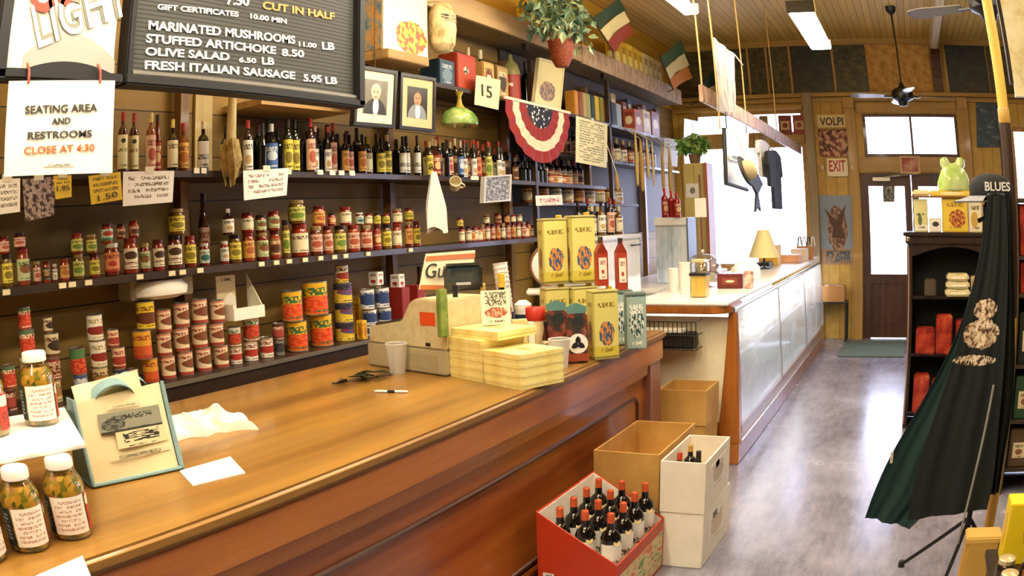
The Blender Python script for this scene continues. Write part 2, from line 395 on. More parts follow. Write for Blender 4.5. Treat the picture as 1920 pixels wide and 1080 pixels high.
for k, (x0, x1, q) in enumerate(((-3.2, -2.12, 2), (-2.08, -1.85, 0), (-1.81, -1.51, 2), (-1.47, -.88, 1), (-.84, -.37, 0), (.86, 1.5, 1), (1.52, 3.9, 2))):
    trim(MB().sheet((x0, YF-.012, 3.97), (x1, YF-.012, 3.97), (x1, YF-.012, 3.31), (x0, YF-.012, 3.31), 1, 1, thick=-.01), murk[q])
mapm = patch('aged_map', [(.3, '#9a6c28'), (.5, '#c8943e'), (.7, '#dcb060')], 5, (1, 1.3, 1))
for x0, x1, l in ((-.36, .12, 'tan aged wall map high above the transom, left of fan rod'), (.135, .60, 'tan aged wall map high above the transom, right of fan rod')):
    single('wall_map', l, 'map', MB().sheet((x0, YF-.012, 3.97), (x1, YF-.012, 3.97), (x1, YF-.012, 3.31), (x0, YF-.012, 3.31), 1, 1, thick=-.01), mapm)
# ceiling beam with its bracket
structure('beam', MB().box((.68, 5.0, CEIL-.10), (.10, 11.7, .20)), wood('cream_beam', '#a58f66', '#d8c6a0', 'y', .5, 3))
br = MB(); arc = [(YF-.0, 3.86), (YF-.32, 3.86), (YF-.34, 3.8)]+[(YF-.30+.24*math.sin(a), 3.3+.5*math.cos(a)) for a in [i*PI/2/8 for i in range(9)]]+[(YF, 3.25)]
br.prism(arc, .62, .76, 'x'); trim(br, brown)
# the two door leaves under the transom
def leaf(n, x0, x1, glass):
    b = MB(); y = YF+.05; st = .10; g0, g1 = .86, 2.03
    for x in (x0+st/2, x1-st/2): b.box((x, y, 1.09), (st, .05, 2.18))
    for z0, z1 in ((0.01, .2), (.74, g0), (g1, 2.18)): b.box(((x0+x1)/2, y, (z0+z1)/2), (x1-x0-2*st, .05, z1-z0))
    d = structure('door_%d' % n, b, brown)
    put('door_panel', MB().box(((x0+x1)/2, y+.004, .47), (x1-x0-2*st, .028, .54)).box(((x0+x1)/2, y-.012, .47), (x1-x0-2*st-.12, .02, .40)).mesh('door_panel', brown, bevel=.004), d)
    put('pane', MB().box(((x0+x1)/2, y, (g0+g1)/2), (x1-x0-2*st, .006, g1-g0)).mesh('pane', pane_m), d)
    put('handle', MB().tube([(x1-.05, y-.03, 1.0), (x1-.05, y-.07, 1.0), (x1-.05, y-.07, 1.14), (x1-.05, y-.03, 1.14)], .009).mesh('handle', C('#8a7a4a', .3, 1.0), True), d)
leaf(1, -.60, .135, 1); leaf(2, .145, .88, 1)
trim(MB().box((-.61, YF+.06, 1.1), (.02, .1, 2.2)).box((.89, YF+.06, 1.1), (.02, .1, 2.2)).box((.14, YF+.06, 2.19), (1.52, .1, .02)), brown)
cl = thing('door_closer', 'pale metal door closer across the top of the dark front door', 'door closer', (-.3, YF, 2.12))
part('housing', MB().box((0, -.02, 0), (.26, .05, .05)), C('#b8b0a0', .35, .8), cl, bevel=.006)
part('arm', MB().tube([(.05, -.04, .03), (.28, -.10, .05), (.55, -.03, .07)], .010), C('#b8b0a0', .35, .8), cl)
# post standing behind the apron rack
po = thing('round_post', 'slim yellow post with dark brown band standing behind the black aprons', 'post', (.55, 3.55, 0))
for nm, z0, z1, m in (('lower_shaft', 0, 1.2, '#c9973c'), ('dark_band', 1.2, 2.10, '#3b2412'), ('upper_shaft', 2.10, CEIL, '#e3bd55')):
    part(nm, MB().lathe([(.028, z0), (.028, z1)], 14), C(m, .45), po, smooth=True)
part('ring', MB().lathe([(.028, 2.05), (.032, 2.06), (.032, 2.11), (.028, 2.12)], 14), C('#c9a050', .4), po, smooth=True)

# ------------------------------------------------------------------ lamps
def tube_lamp(x, y0, z, ln, label, w=.20):
    t = thing('ceiling_light', label, 'light', (x, y0, z), 0, 'fluorescent ceiling lights')
    part('diffuser', MB().box((0, ln/2, -.02), (w, ln, .05)), emis('lamp_diffuser', '#fff4dc', LAMP_W), t, bevel=.008)
    part('housing', MB().box((0, ln/2, .022), (w*.34, ln+.02, .035)).box((0, ln/2, .05), (w*.25, ln*.9, .03)), C('#d8d2c0', .5), t, bevel=.004)
    part('end_cap', MB().box((0, -.015, .02), (w*1.15, .05, .10)), C('#1d1a16', .4), t, bevel=.006); part('end_cap', MB().box((0, ln+.012, .01), (w, .02, .08)), C('#e7dfca', .4), t)
    for y in (.12, ln-.12): part('hanger', MB().tube([(0, y, .08), (0, y, CEIL-z)], .006, 6), C('#b59a60', .5), t)
    return t
tube_lamp(-.68, 6.0, 3.22, 1.35, 'fluorescent light hanging in the middle of the aisle ceiling')
tube_lamp(-1.60, 4.75, 3.30, 1.33, 'fluorescent light hanging above the second flag, at top of photo', .12)
for x, y in ((-1.3, .2), (-1.3, 2.3), (.3, 1.2), (.3, 3.2), (-1.3, -1.8), (2.2, 4.5), (2.2, 7.5), (-2.2, 8.0)):
    pass
# further fluorescent lights, unseen and added for light, above, behind and right of the camera
for x, y, l in ((-1.60, .3, 'added unseen fluorescent light of the counter row, behind the camera'), (-1.60, 2.5, 'added unseen fluorescent light of the counter row, above the menu board side'),
                (-.55, .9, 'added unseen fluorescent light of the aisle row, above the camera'), (-.60, 3.4, 'added unseen fluorescent light of the aisle row, above the wine boxes'),
                (-1.60, -1.6, 'added unseen fluorescent light of the counter row at the shop back'), (-.55, -1.5, 'added unseen fluorescent light of the aisle row at the shop back'), (1.9, 2.5, 'added unseen fluorescent light over the right aisle'), (2.0, 6.2, 'fluorescent light added unseen over the right aisle, near the front door')):
    tube_lamp(x, y, 3.3, 1.33, l)
# ceiling fans
def fan(c, zc, label, rot=0.0, drop=None):
    t = thing('ceiling_fan', label, 'fan', (c[0], c[1], CEIL), 0, 'ceiling fans'); blk = C('#14110e', .35)
    h = zc-CEIL
    part('canopy', MB().lathe([(.07, 0), (.065, -.05), (.02, -.10)][::-1], 16), blk, t, smooth=True)
    part('downrod', MB().lathe([(.011, h+.1), (.011, -.08)], 8), blk, t, smooth=True)
    part('motor', MB().lathe([(.0, h-.14), (.05, h-.13), (.07, h-.08), (.13, h-.05), (.14, h), (.12, h+.05), (.04, h+.09), (.02, h+.14)], 20), blk, t, smooth=True)
    for k in range(4):
        a = rot+k*PI/2; M = Matrix.Rotation(a, 3, 'Z'); b = MB()
        q = M @ Matrix.Rotation(R(12), 3, 'X')
        pts = [(.20, -.05), (.55, -.075), (.64, -.05), (.66, 0), (.64, .05), (.55, .075), (.20, .05)]
        vs = [M @ (Matrix.Rotation(R(12), 3, 'X') @ Vector((x, y, s))) + Vector((0, 0, h-.02)) for s in (-.004, .004) for x, y in pts]
        nn = len(pts); b.add(vs, [tuple(range(nn))[::-1], tuple(range(nn, 2*nn))]+[(i, (i+1) % nn, nn+(i+1) % nn, nn+i) for i in range(nn)])
        bl = part('blade', b, C('#8f8a88', .25, 0, .3), t)
        o = put('blade_arm', MB().box((.16, 0, h-.03), (.14, .03, .012)).mesh('blade_arm', blk), t, rot=(0, 0, a))
    return t
fan((.10, 9.1), 3.0, 'black ceiling fan hanging on a long rod before the transom', R(8))
fan((.765, 4.97), 3.0, 'black ceiling fan at the top right beside the yellow post', R(62))
# ------------------------------------------------------------------ wall shelving, counter, display case
ZL, ZJ, ZB, ZT = 1.013, 1.515, 1.965, 2.600              # tops of the four shelf boards
XS = -2.95                                               # their front edge
dkshelf = wood('dark_shelf', '#1c1009', '#3d2817', 'y', .45, 5); upr = wood('shelf_upright', '#54351a', '#8a6234', 'z', .5, 4)
sh = thing('wall_shelving', 'long dark wooden wall shelving holding the jars, cans and bottles', 'shelving', (-3.1, 2.0, 0))
def board(y0, y1, z, t, m=dkshelf, x0=-3.28, nm='shelf', x1=XS):
    return part(nm, MB().box(((x0+x1)/2, (y0+y1)/2, z-t/2), (x1-x0, y1-y0, t)), m, sh, world=True)
o = board(-1.2, 4.25, ZL, .10); o['label'] = 'thick black lowest shelf'
put('shelf_edge', MB().box((XS+.004, 1.5, ZL-.012), (.012, 5.5, .02)).mesh('shelf_edge', C('#8d8579', .35, .6), origin=sh.location), o)
board(-1.2, 5.9, ZJ, .032); board(-1.2, 5.9, ZB, .03); board(4.36, 10.2, ZT, .03); board(5.94, 7.5, ZB-.0, .03, x1=-2.98); board(5.94, 10.2, 2.24, .025, x1=-3.02)
board(5.94, 8.6, 1.80, .025, x1=-3.04)
for y in (-.9, .78, 2.53, 4.31, 5.92, 7.62, 9.3):
    part('upright', MB().box((-3.22, y, 1.5), (.06, .055, 3.0)), upr, sh, world=True)
part('upright', MB().box((-2.97, 5.93, 1.49), (.04, .04, 2.98)), dkshelf, sh, world=True); part('upright', MB().box((-2.97, 7.62, 2.42), (.04, .04, 1.26)), dkshelf, sh, world=True)
for y in (2.15, 3.0, 3.6):
    part('bracket', MB().prism([(-3.2, ZL-.10), (-2.98, ZL-.10), (-2.98, ZL-.16), (-3.2, ZL-.34)], y-.02, y+.02), C('#0e0b08', .5), sh, world=True)
part('back_panel', MB().box((-3.268, 8.05, 2.3), (.02, 4.2, 1.64)), C('#3b2a16', .6), sh, world=True)  # dark board added to dim the window-tinted wall behind the far shelves
_a, _b = onx(490, 200, -2.96).y, onx(655, 212, -2.96).y
part('short_plank', MB().box((-3.12, (_a+_b)/2, onx(560, 196, -2.96).z), (.32, _b-_a, .035)), wood('tan_plank', '#a07a42', '#cda768', 'y', .6, 3), sh, 'short tan plank under the menu board', world=True)
_a, _b = onx(366, 240, -3.26).y, onx(398, 240, -3.26).y
part('pale_panel', MB().box((-3.27, (_a+_b)/2, 2.22), (.02, _b-_a, .50)), wood('pale_plank', '#a8905a', '#cdb67c', 'z', .6, 3), sh, 'pale upright board', world=True)
# canopy board over the shelving with its printed crate-end face
co = thing('shelf_canopy', 'pale wooden header board running along the top of the wall shelving', 'canopy', (-3.1, 6.5, 3.13))
part('canopy_board', MB().box((-3.11, 6.6, 3.14), (.33, 7.3, .03)), wood('canopy_wood', '#5d4a24', '#85703c', 'y', .6, 3), co, world=True)
crate_w = patch('crate_face', [(.3, '#9d7c5a'), (.5, '#c4a580'), (.66, '#d9c3a6'), (.8, '#a8a2a8')], 3, (1, 7, 3), 'Object', .6)
part('face_board', MB().box((XS+.006, 5.0, 3.215), (.022, 3.9, .17)), wood('header_face', '#a3835b', '#cfb083', 'y', .5, 2), co, world=True)
part('face_board', MB().box((XS+.006, 8.6, 3.215), (.022, 3.26, .19)), crate_w, co, 'faded printed length of header board', world=True)
for y in (3.2, 5.92, 7.62): part('brace', MB().box((-3.0, y, 3.1), (.04, .05, .06)), dkshelf, co, world=True)

oak_top = wood('worn_oak_top', '#6c471a', '#aa7c32', 'y', .38, 2.2, .25)
_t = NT(oak_top); _b = oak_top.node_tree.nodes['Principled BSDF']; _src = _b.inputs['Base Color'].links[0].from_socket   # worn, greyed patches where the varnish has gone
_t.l(_t.mix(_t.m('MULTIPLY', _t.ramp(_t.noise(_t.mapped(_t.coord('Object'), (1, .6, 1)), 1.7, 4), [(.45, '#000000'), (.62, '#ffffff')]), .55), _src, srgb('#7c6138')), _b.inputs['Base Color'])
front_w = wood('mahogany_front', '#7a3a14', '#ad6226', 'y', .32, 2.5, .35); front_l = wood('mahogany_light', '#94501b', '#c57c34', 'y', .3, 2.5, .35)
ct = thing('shop_counter', 'long varnished wooden shop counter with panelled front and worn top', 'counter', (-2.2, 2.0, 0))
ZC = .97
o = part('worktop', MB().box((-2.135, 1.6, ZC-.022), (1.27, 6.17, .044)), oak_top, ct, world=True, bevel=.012, seg=3)
part('apron_board', MB().box((-1.535, 1.6, ZC-.105), (.05, 6.08, .12)), front_l, ct, world=True, bevel=.006)
part('front_panel', MB().box((-1.575, 1.6, .42), (.03, 6.02, .84)), front_w, ct, world=True)
part('rail', MB().box((-1.55, 1.6, .775), (.03, 6.02, .07)), front_l, ct, world=True, bevel=.008); part('rail', MB().box((-1.548, 1.6, .07), (.035, 6.02, .14)), front_w, ct, world=True, bevel=.008)
for y0, y1 in ((-1.3, .9), (1.0, 4.36)):
    b = MB(); c = [(y0+.10, .20), (y1-.10, .20)]; pts = []
    for cy, cz, a0 in ((y1-.12, .58, 0), (y0+.12, .58, 90), (y0+.12, .22, 180), (y1-.12, .22, 270)):
        pts += [(-1.557, cy+.06*math.cos(R(a0+q)), cz+.06*math.sin(R(a0+q))) for q in range(0, 91, 15)]
    part('panel_moulding', b.tube(pts, .012, 7, closed=True), wood('dark_moulding', '#3a1a0a', '#5f3012', 'y', .3, 3), ct, world=True, smooth=True)
part('end_post', MB().box((-1.575, 4.535, .455), (.10, .20, .91)), wood('end_post_wood', '#6b4038', '#93604f', 'z', .4, 3), ct, world=True, bevel=.006)
part('back_panel', MB().box((-2.72, 1.6, .46), (.04, 6.02, .92)), front_w, ct, world=True); part('end_panel', MB().box((-2.17, 4.6, .46), (1.08, .03, .92)), front_w, ct, world=True)

# refrigerated display case with white top
dc = thing('display_case', 'wood framed display case with white top and sloping reflective glass front', 'display case', (-1.5, 7.8, 0))
Z1 = 1.10; Y0, Y1 = 5.17, 10.35; XF, XB = -1.13, -1.88
post = wood('case_wood', '#7b3f12', '#b8702b', 'z', .3, 3, .3)
white_top = patch('white_marble', [(.3, '#efe9df'), (.6, '#fbf8f2'), (.8, '#e2dacd')], 3, coord='Object', rough=.25, coat=.2)
part('top_slab', MB().box((-1.54, (Y0+Y1)/2-.05, Z1-.012), (.68, Y1-Y0+.16, .024)), white_top, dc, world=True, bevel=.008)
part('top_edge', MB().prism([(-1.90, Y0-.14), (-1.30, Y0-.14), (-1.22, Y0-.11), (-1.19, Y0-.04), (-1.19, Y0+.3), (-1.90, Y0+.3)], Z1-.075, Z1-.026, 'z'), post, dc, world=True, bevel=.006)
part('end_panel', MB().box((-1.52, Y0+.03, .56), (.66, .03, .86)), C('#f2e7c6', .4), dc, world=True)
part('corner_post', MB().prism([(-1.29, .14), (-1.13, .14), (-1.17, Z1-.075), (-1.22, Z1-.075)], Y0-.01, Y0+.06), post, dc, world=True, bevel=.005)
part('corner_post', MB().box((-1.85, Y0+.03, .62), (.06, .07, .96)), post, dc, world=True)
part('bottom_rail', MB().box((-1.46, Y0+.03, .22), (.5, .07, .13)), post, dc, world=True, bevel=.005)
part('plinth', MB().box((-1.505, (Y0+Y1)/2, .07), (.75, Y1-Y0+.06, .14)), post, dc, world=True, bevel=.006)
part('front_rail', MB().box((-1.145, (Y0+Y1)/2, .20), (.03, Y1-Y0-.1, .12)), wood('rail_pale', '#8a6c58', '#b99d88', 'y', .3, 3), dc, world=True, bevel=.004)
part('rail_strip', MB().tube([(-1.124, Y0+.02, .155), (-1.124, Y1-.02, .155)], .008), C('#e9e4da', .2, .7), dc, world=True)
cs_glass = hazy('reflection_haze_glass')  # whitish window reflection put into the glass as patchy white haze
part('front_glass', MB().prism([(-1.142, .26), (-1.136, .26), (-1.178, Z1-.07), (-1.184, Z1-.07)], Y0+.08, Y1-.03), cs_glass, dc, world=True)
part('top_rail', MB().tube([(-1.185, Y0-.02, Z1-.055), (-1.185, Y1, Z1-.055)], .016), C('#b9b6b2', .2, .9), dc, world=True)
part('back_panel', MB().box((XB+.02, (Y0+Y1)/2, .58), (.03, Y1-Y0, .88)), C('#e8e4da', .5), dc, world=True)
part('added_inner_lamp', MB().box((-1.40, (Y0+Y1)/2, Z1-.045), (.05, Y1-Y0-.4, .02)), emis('added_case_lamp', '#f2f6ff', 34.0), dc, world=True)  # unseen lamp strip added inside the case to brighten its glass
part('inner_floor', MB().box((-1.5, (Y0+Y1)/2+.05, .22), (.64, Y1-Y0-.2, .03)), C('#d9dcdc', .3, .3), dc, world=True)
part('inner_shelf', MB().box((-1.55, (Y0+Y1)/2+.05, .62), (.5, Y1-Y0-.2, .02)), C('#d4dadc', .25, .3), dc, world=True)
for y in (6.9, 8.6, Y1-.02): part('mullion', MB().prism([(-1.15, .26), (-1.128, .26), (-1.170, Z1-.07), (-1.192, Z1-.07)], y-.015, y+.015), C('#c9c6bf', .25, .8), dc, world=True)
# ------------------------------------------------------------------ goods: unit-size meshes (radius 1, height 1), shared by all copies
CACHE = {}
def cached(key, fn):
    if key not in CACHE: CACHE[key] = fn()
    return CACHE[key]
def lathe_mesh(nm, prof, mat, n=18, a0=0.0, a1=2*PI):
    return cached((nm, tuple(prof), mat.name, a0), lambda: MB().lathe(prof, n, a0=a0, a1=a1).mesh(nm, mat, True))
glassC = lambda c: C(c, .08, 0, .6, .15, 20)
BOT = {'oil': ([(.93, 0), (1, .02), (1, .64), (.90, .70), (.46, .76), (.34, .80), (.34, .94)], (.40, .84, 1.0), (.07, .62)),
       'wine': ([(.95, 0), (1, .02), (1, .64), (.84, .71), (.40, .77), (.34, .95)], (.42, .82, 1.0), (.10, .58)),
       'wide': ([(.95, 0), (1, .03), (1, .62), (.75, .70), (.34, .74), (.34, .93)], (.38, .84, 1.0), (.10, .60)),
       'slim': ([(.95, 0), (1, .02), (1, .55), (.8, .64), (.5, .78), (.42, .94)], (.48, .88, 1.0), (.06, .52))}
def facing(p):
    p = Vector(p); return math.atan2(EYE.y-p.y, EYE.x-p.x)*.5+random.uniform(-.25, .25)
def bottle(label, p, r, h, glass, lb, cap, shape='oil', group=None, name='oil_bottle', cat='bottle', parts=True):
    prof, cp, lv = BOT[shape]
    t = thing(name, label, cat, p, facing(p), group); S = (r, r, h)
    put('bottle_body', lathe_mesh('bottle_body', prof, glassC(glass)), t, scale=S)
    put('cap', lathe_mesh('cap', [(cp[0], cp[1]), (cp[0]*1.02, cp[2]-.01), (cp[0]*.9, cp[2])], C(cap, .35)), t, scale=S)
    if lb: put('label', lathe_mesh('label', [(1.02, lv[0]), (1.02, lv[1])], lb, 14, R(-95), R(95)), t, scale=S)
    return t
def jar(label, p, r, h, sauce, lb, lid='#6b1a12', group=None, name='sauce_jar', cat='jar', lv=(.14, .72)):
    t = thing(name, label, cat, p, facing(p), group); S = (r, r, h)
    put('glass_jar', lathe_mesh('glass_jar', [(.90, 0), (.98, .03), (1, .10), (1, .72), (.93, .80), (.80, .85), (.80, .88)], glassC(sauce)), t, scale=S)
    put('lid', lathe_mesh('lid', [(.84, .86), (.86, .87), (.86, .985), (.80, 1.0)], C(lid, .3, .3)), t, scale=S)
    put('label', lathe_mesh('label', [(1.025, lv[0]), (1.025, lv[1])], lb, 14, R(-105), R(105)), t, scale=S)
    return t
def can(label, p, r, h, lb, group=None, name='food_can', cat='can', lid=True):
    t = thing(name, label, cat, p, facing(p), group); S = (r, r, h)
    put('tin_body', lathe_mesh('tin_body', [(.97, 0), (1.0, .012), (1.0, .03), (.96, .04), (.96, .96), (1.0, .97), (1.0, .99), (.95, 1.0), (.93, .985), (0, .985)], C('#bdb6aa', .25, .85)), t, scale=S)
    put('label', lathe_mesh('label', [(.985, .045), (.985, .955)], lb, 22, R(-180), R(180)), t, scale=S)
    return t
def rowplace(items, X, zb, hmax=None):
    """items (xc, w, ytop, ...) read along the shelf; returns y, radius, height so that neighbours do not touch"""
    out = []
    for it in items:
        xc, w, yt = it[:3]; ym = yt+18
        a, b = onx(xc-w/2, ym, X), onx(xc+w/2, ym, X); c = onx(xc, ym, X); d = (c-EYE).length
        r = abs(w)/2*d/FPX*1.0                             # apparent half width at that distance
        out.append([c.y, r, onx(xc, yt, X).z-zb])
    for _ in range(6):
        for i in range(len(out)):
            for j in range(i+1, len(out)):
                gap = abs(out[i][0]-out[j][0]); s = out[i][1]+out[j][1]
                if s > gap*.995: k = gap*.992/s; out[i][1] *= k; out[j][1] *= k
    return out

L = dict(
 cream=lab('#efe3bd', txt='#5b4526'), creamoval=lab('#f2e6c4', '#4a2f1e', (.5, .66, .30, .2), '#7a3b22', (.2, .34)), yellow=lab('#e9d64f', '#8a7a1c', (.5, .4, .25, .2), '#5a4a10'),
 yellowgreen=lab('#d9d36a', '#6f8a2c', (.5, .38, .28, .22), '#4c5a1c'), salmon=lab('#dd8a55', '#b2331c', (.5, .4, .16, .14), '#8a2a14', bot='#c23a22', bh=.1),
 pink=lab('#e8bda0', '#b4553a', (.5, .42, .26, .2), '#8a3a2a'), orange=lab('#e6ae5a', '#b4662a', (.5, .42, .28, .22), '#7a4018'), green=lab('#c9cf9a', '#3f6a34', (.5, .55, .3, .22), '#33552a', pic2='#b63a22'),
 white=lab('#f6f1e4', '#c9a36a', (.5, .34, .2, .16), '#4a3a2a'), slimcream=lab('#efe6b6', '#2d3a2a', (.5, .82, .16, .07), '#7a6a30', (.5, .6)), teal=lab('#dfe6d2', '#2e6a62', (.5, .4, .3, .25), '#2e5a52'),
 blue=lab('#4a6fae', '#d8dfe8', (.5, .5, .3, .18), '#f0f0e8'), brown=lab('#a5683a', '#5a2f18', (.5, .4, .28, .24), '#efd9a8'), dark=lab('#3a2a20', '#b98a4a', (.5, .5, .24, .2), '#d9c08a'), redlab=lab('#a8341e', '#e9c48a', (.5, .45, .26, .2), '#f0dcae'),
 rgreen=lab('#cfe0c8', '#b5382a', (.45, .62, .3, .22), '#2f6a3a', (.2, .3), bot='#3f7a52', bh=.2), whitelow=lab('#f2efe6', txt='#55503f', tv=(.3, .5)))
SAUCE = ['#8a2512', '#7a1f10', '#96331a', '#6e1c10', '#8c3a1c', '#5f2416']
NM = {'cream': 'cream', 'creamoval': 'cream oval', 'yellow': 'yellow', 'yellowgreen': 'yellow-green', 'salmon': 'salmon', 'pink': 'pale pink', 'orange': 'orange', 'green': 'green', 'white': 'white', 'slimcream': 'tall cream', 'teal': 'pale teal', 'blue': 'blue', 'brown': 'brown', 'dark': 'dark', 'redlab': 'red', 'rgreen': 'red and green', 'whitelow': 'white'}

# bottles on the bottle shelf: x, width, top y, shape, glass, label, cap
B1 = [(231, 21, 210, 'oil', '#4a1f12', 'slimcream', '#a5231a'), (258, 21, 210, 'oil', '#4a1f12', 'slimcream', '#a5231a'), (283.5, 21, 212, 'oil', '#8a4a34', 'pink', '#d9c07a'), (302, 18, 213, 'slim', '#6b2416', 'redlab', '#3a1a12'),
      (324, 22, 224, 'wide', '#15120d', 'cream', '#d8c06a'), (350, 25, 229, 'wide', '#7a3216', 'orange', '#a0281a'), (381, 23, 227, 'wide', '#12100d', 'whitelow', '#e2d8b4')]
B2 = [(423, 22, 236, 'wide', '#1b140e', 'yellow', '#1a1510'), (472, 20, 224, 'oil', '#2a1510', 'white', '#b0281c'), (492, 15, 231, 'slim', '#14100d', None, '#14100d'), (516, 25, 231, 'wide', '#10131a', 'blue', '#c9c6bc'), (540, 19, 224, 'oil', '#1d2010', 'yellow', '#26251a'),
      (560, 19, 224, 'oil', '#1d2010', 'yellow', '#26251a'), (582, 19, 222, 'oil', '#3a1814', 'pink', '#b0281c'), (598, 14, 235, 'slim', '#2a1c14', 'white', '#d8b09a'), (614.5, 14, 238, 'slim', '#2a1c14', 'white', '#b5402a'), (631, 16, 230, 'oil', '#301510', 'pink', '#b0281c'),
      (647, 15, 250, 'wine', '#2a140e', 'orange', '#3a1a12'), (662, 17, 252, 'wine', '#241410', 'pink', '#1d120c'), (679, 16, 252, 'wine', '#2e160e', 'orange', '#1d120c'), (697, 17, 256, 'wine', '#38301c', 'cream', '#caa83a'), (714, 17, 260, 'wide', '#161410', 'yellow', '#2a2618'),
      (732, 18, 252, 'wide', '#1e1c10', 'yellow', '#c9b48a'), (755, 14, 256, 'wine', '#0f0f0f', 'whitelow', '#17130f'), (769, 13, 254, 'wine', '#100f0f', 'whitelow', '#17130f'), (782, 13, 254, 'wine', '#14110f', 'whitelow', '#3a1a14')]
B3 = [(805, 14, 266, 'oil', '#3a2412', 'yellow', '#c9b26a'), (823, 18, 262, 'wide', '#4a1a14', 'redlab', '#caa66a'), (837, 10, 262, 'wine', '#14110f', None, '#14110f'), (850, 12, 265, 'wine', '#181310', 'pink', '#cfc0a0'), (863, 12, 264, 'wine', '#14110f', 'blue', '#cfc6b2'),
      (877, 11, 262, 'slim', '#1e1612', 'white', '#a63022'), (888, 11, 262, 'slim', '#1e1612', 'white', '#a63022'), (902, 13, 264, 'wine', '#4a1c12', 'salmon', '#a8331f'), (915, 13, 265, 'wide', '#3a3a1c', 'yellowgreen', '#a8331f'), (925, 9, 266, 'slim', '#1e1612', 'yellow', '#a8331f'), (935, 10, 265, 'slim', '#2a1c16', 'white', '#a8331f'),
      (947, 11, 268, 'slim', '#2a1c16', 'white', '#5a1f14'), (966, 12, 296, 'wide', '#4a2c1a', 'brown', '#c0a070')]
for items, where, g in ((B1, 'beside the seating sign', 'bottles beside the seating sign'), (B2, 'under the menu board', 'bottles under the menu board'), (B3, 'behind the hanging mug', 'bottles behind the hanging mug')):
    for k, (it, (y, r, h)) in enumerate(zip(items, rowplace(items, -3.05, ZB))):
        ltx = (NM[it[5]]+' label') if it[5] else 'no label'
        bottle('dark bottle with %s, %s from left %s' % (ltx, ordi(k+1), where), Vector((-3.05-.03*(k % 2), y, ZB)), r, h, it[4], L[it[5]] if it[5] else None, it[6], it[3], g)

for k in range(15):
    x = 800+10.6*k; p = onx(x, 300, -3.18); bottle('dark back-row bottle behind the mug, %s from left' % ordi(k+1), Vector((-3.18, p.y, ZB)), .030, .27+.02*(k % 3), ('#15120e', '#2a1a10', '#1c1c12')[k % 3], L[('cream', 'redlab', 'brown')[k % 3]], ('#a8331f', '#c9b48a', '#a8331f', '#1a1512')[k % 4], 'wine', 'back-row bottles behind the mug')
for k in range(17):
    x = 466+18.5*k; p = onx(x, 290, -3.18); bottle('dark back-row bottle under the menu board, %s from left' % ordi(k+1), Vector((-3.18, p.y, ZB)), .032, .26+.025*(k % 3), ('#15120e', '#1a1a12', '#241510')[k % 3], None, ('#1a1512', '#5a1f14', '#2a2a1c')[k % 3], 'wine', 'back-row bottles under the board')
# jars on the jar shelf
J1 = [(-12, 24, 470, 'yellow'), (13, 24, 476, 'yellow'), (43, 29, 466, 'green'), (69, 17, 490, 'pink'), (87, 17, 490, 'dark'), (103, 11, 495, 'white'), (121, 20, 485, 'orange'), (147, 24, 476, 'yellowgreen'), (177, 22, 475, 'yellow'), (209, 33, 456, 'salmon'), (244, 30, 447, 'creamoval'),
      (271, 22, 456, 'green'), (296, 25, 449, 'creamoval'), (327, 30, 441, 'creamoval'), (356, 24, 442, 'yellow'), (383, 21, 456, 'teal')]
J2 = [(421, 17, 452, 'white'), (440, 25, 440, 'yellow'), (465, 25, 436, 'orange'), (491, 25, 436, 'green'), (515, 22, 432, 'brown'), (535, 15, 412, 'yellowgreen'), (561, 34, 420, 'cream'), (592, 25, 424, 'pink'), (614, 20, 424, 'pink'), (637, 24, 423, 'yellowgreen'), (662, 24, 422, 'pink'), (686, 23, 422, 'pink'),
      (707, 15, 422, 'redlab'), (725, 18, 421, 'yellow'), (744, 18, 420, 'cream'), (766, 15, 415, 'orange'), (781, 14, 415, 'yellow')]
J3 = [(866, 11, 426, 'cream'), (879, 11, 424, 'cream'), (892, 11, 424, 'cream')]+[(905+9.6*i, 9, 421-.6*i, ('orange', 'cream', 'pink')[i % 3]) for i in range(10)]
U1 = [(8, 22, 437, 'pink'), (37, 26, 437, 'pink'), (143, 26, 406, 'yellowgreen'), (170, 24, 406, 'yellowgreen'), (200, 25, 401, 'rgreen'), (226, 19, 404, 'brown'), (250, 22, 396, 'brown'), (331, 33, 390, 'yellow')]
U2 = [(463, 25, 381, 'cream'), (488, 22, 380, 'green'), (512, 24, 378, 'green'), (556, 33, 376, 'yellowgreen'), (597, 25, 376, 'orange'), (621, 16, 377, 'redlab'), (647, 23, 375, 'cream'), (673, 16, 369, 'teal'), (690, 15, 370, 'cream'), (706, 15, 370, 'yellow'), (723, 14, 371, 'yellow'), (744, 19, 368, 'cream'), (766, 17, 367, 'yellow')]
U3 = [(862, 12, 388, 'yellow'), (884, 12, 390, 'orange'), (898, 12, 396, 'cream'), (912, 12, 396, 'cream'), (933, 13, 385, 'brown'), (950, 11, 393, 'orange'), (962, 10, 391, 'cream'), (974, 10, 390, 'cream'), (986, 10, 389, 'cream'), (998, 10, 388, 'cream')]
RECS = []
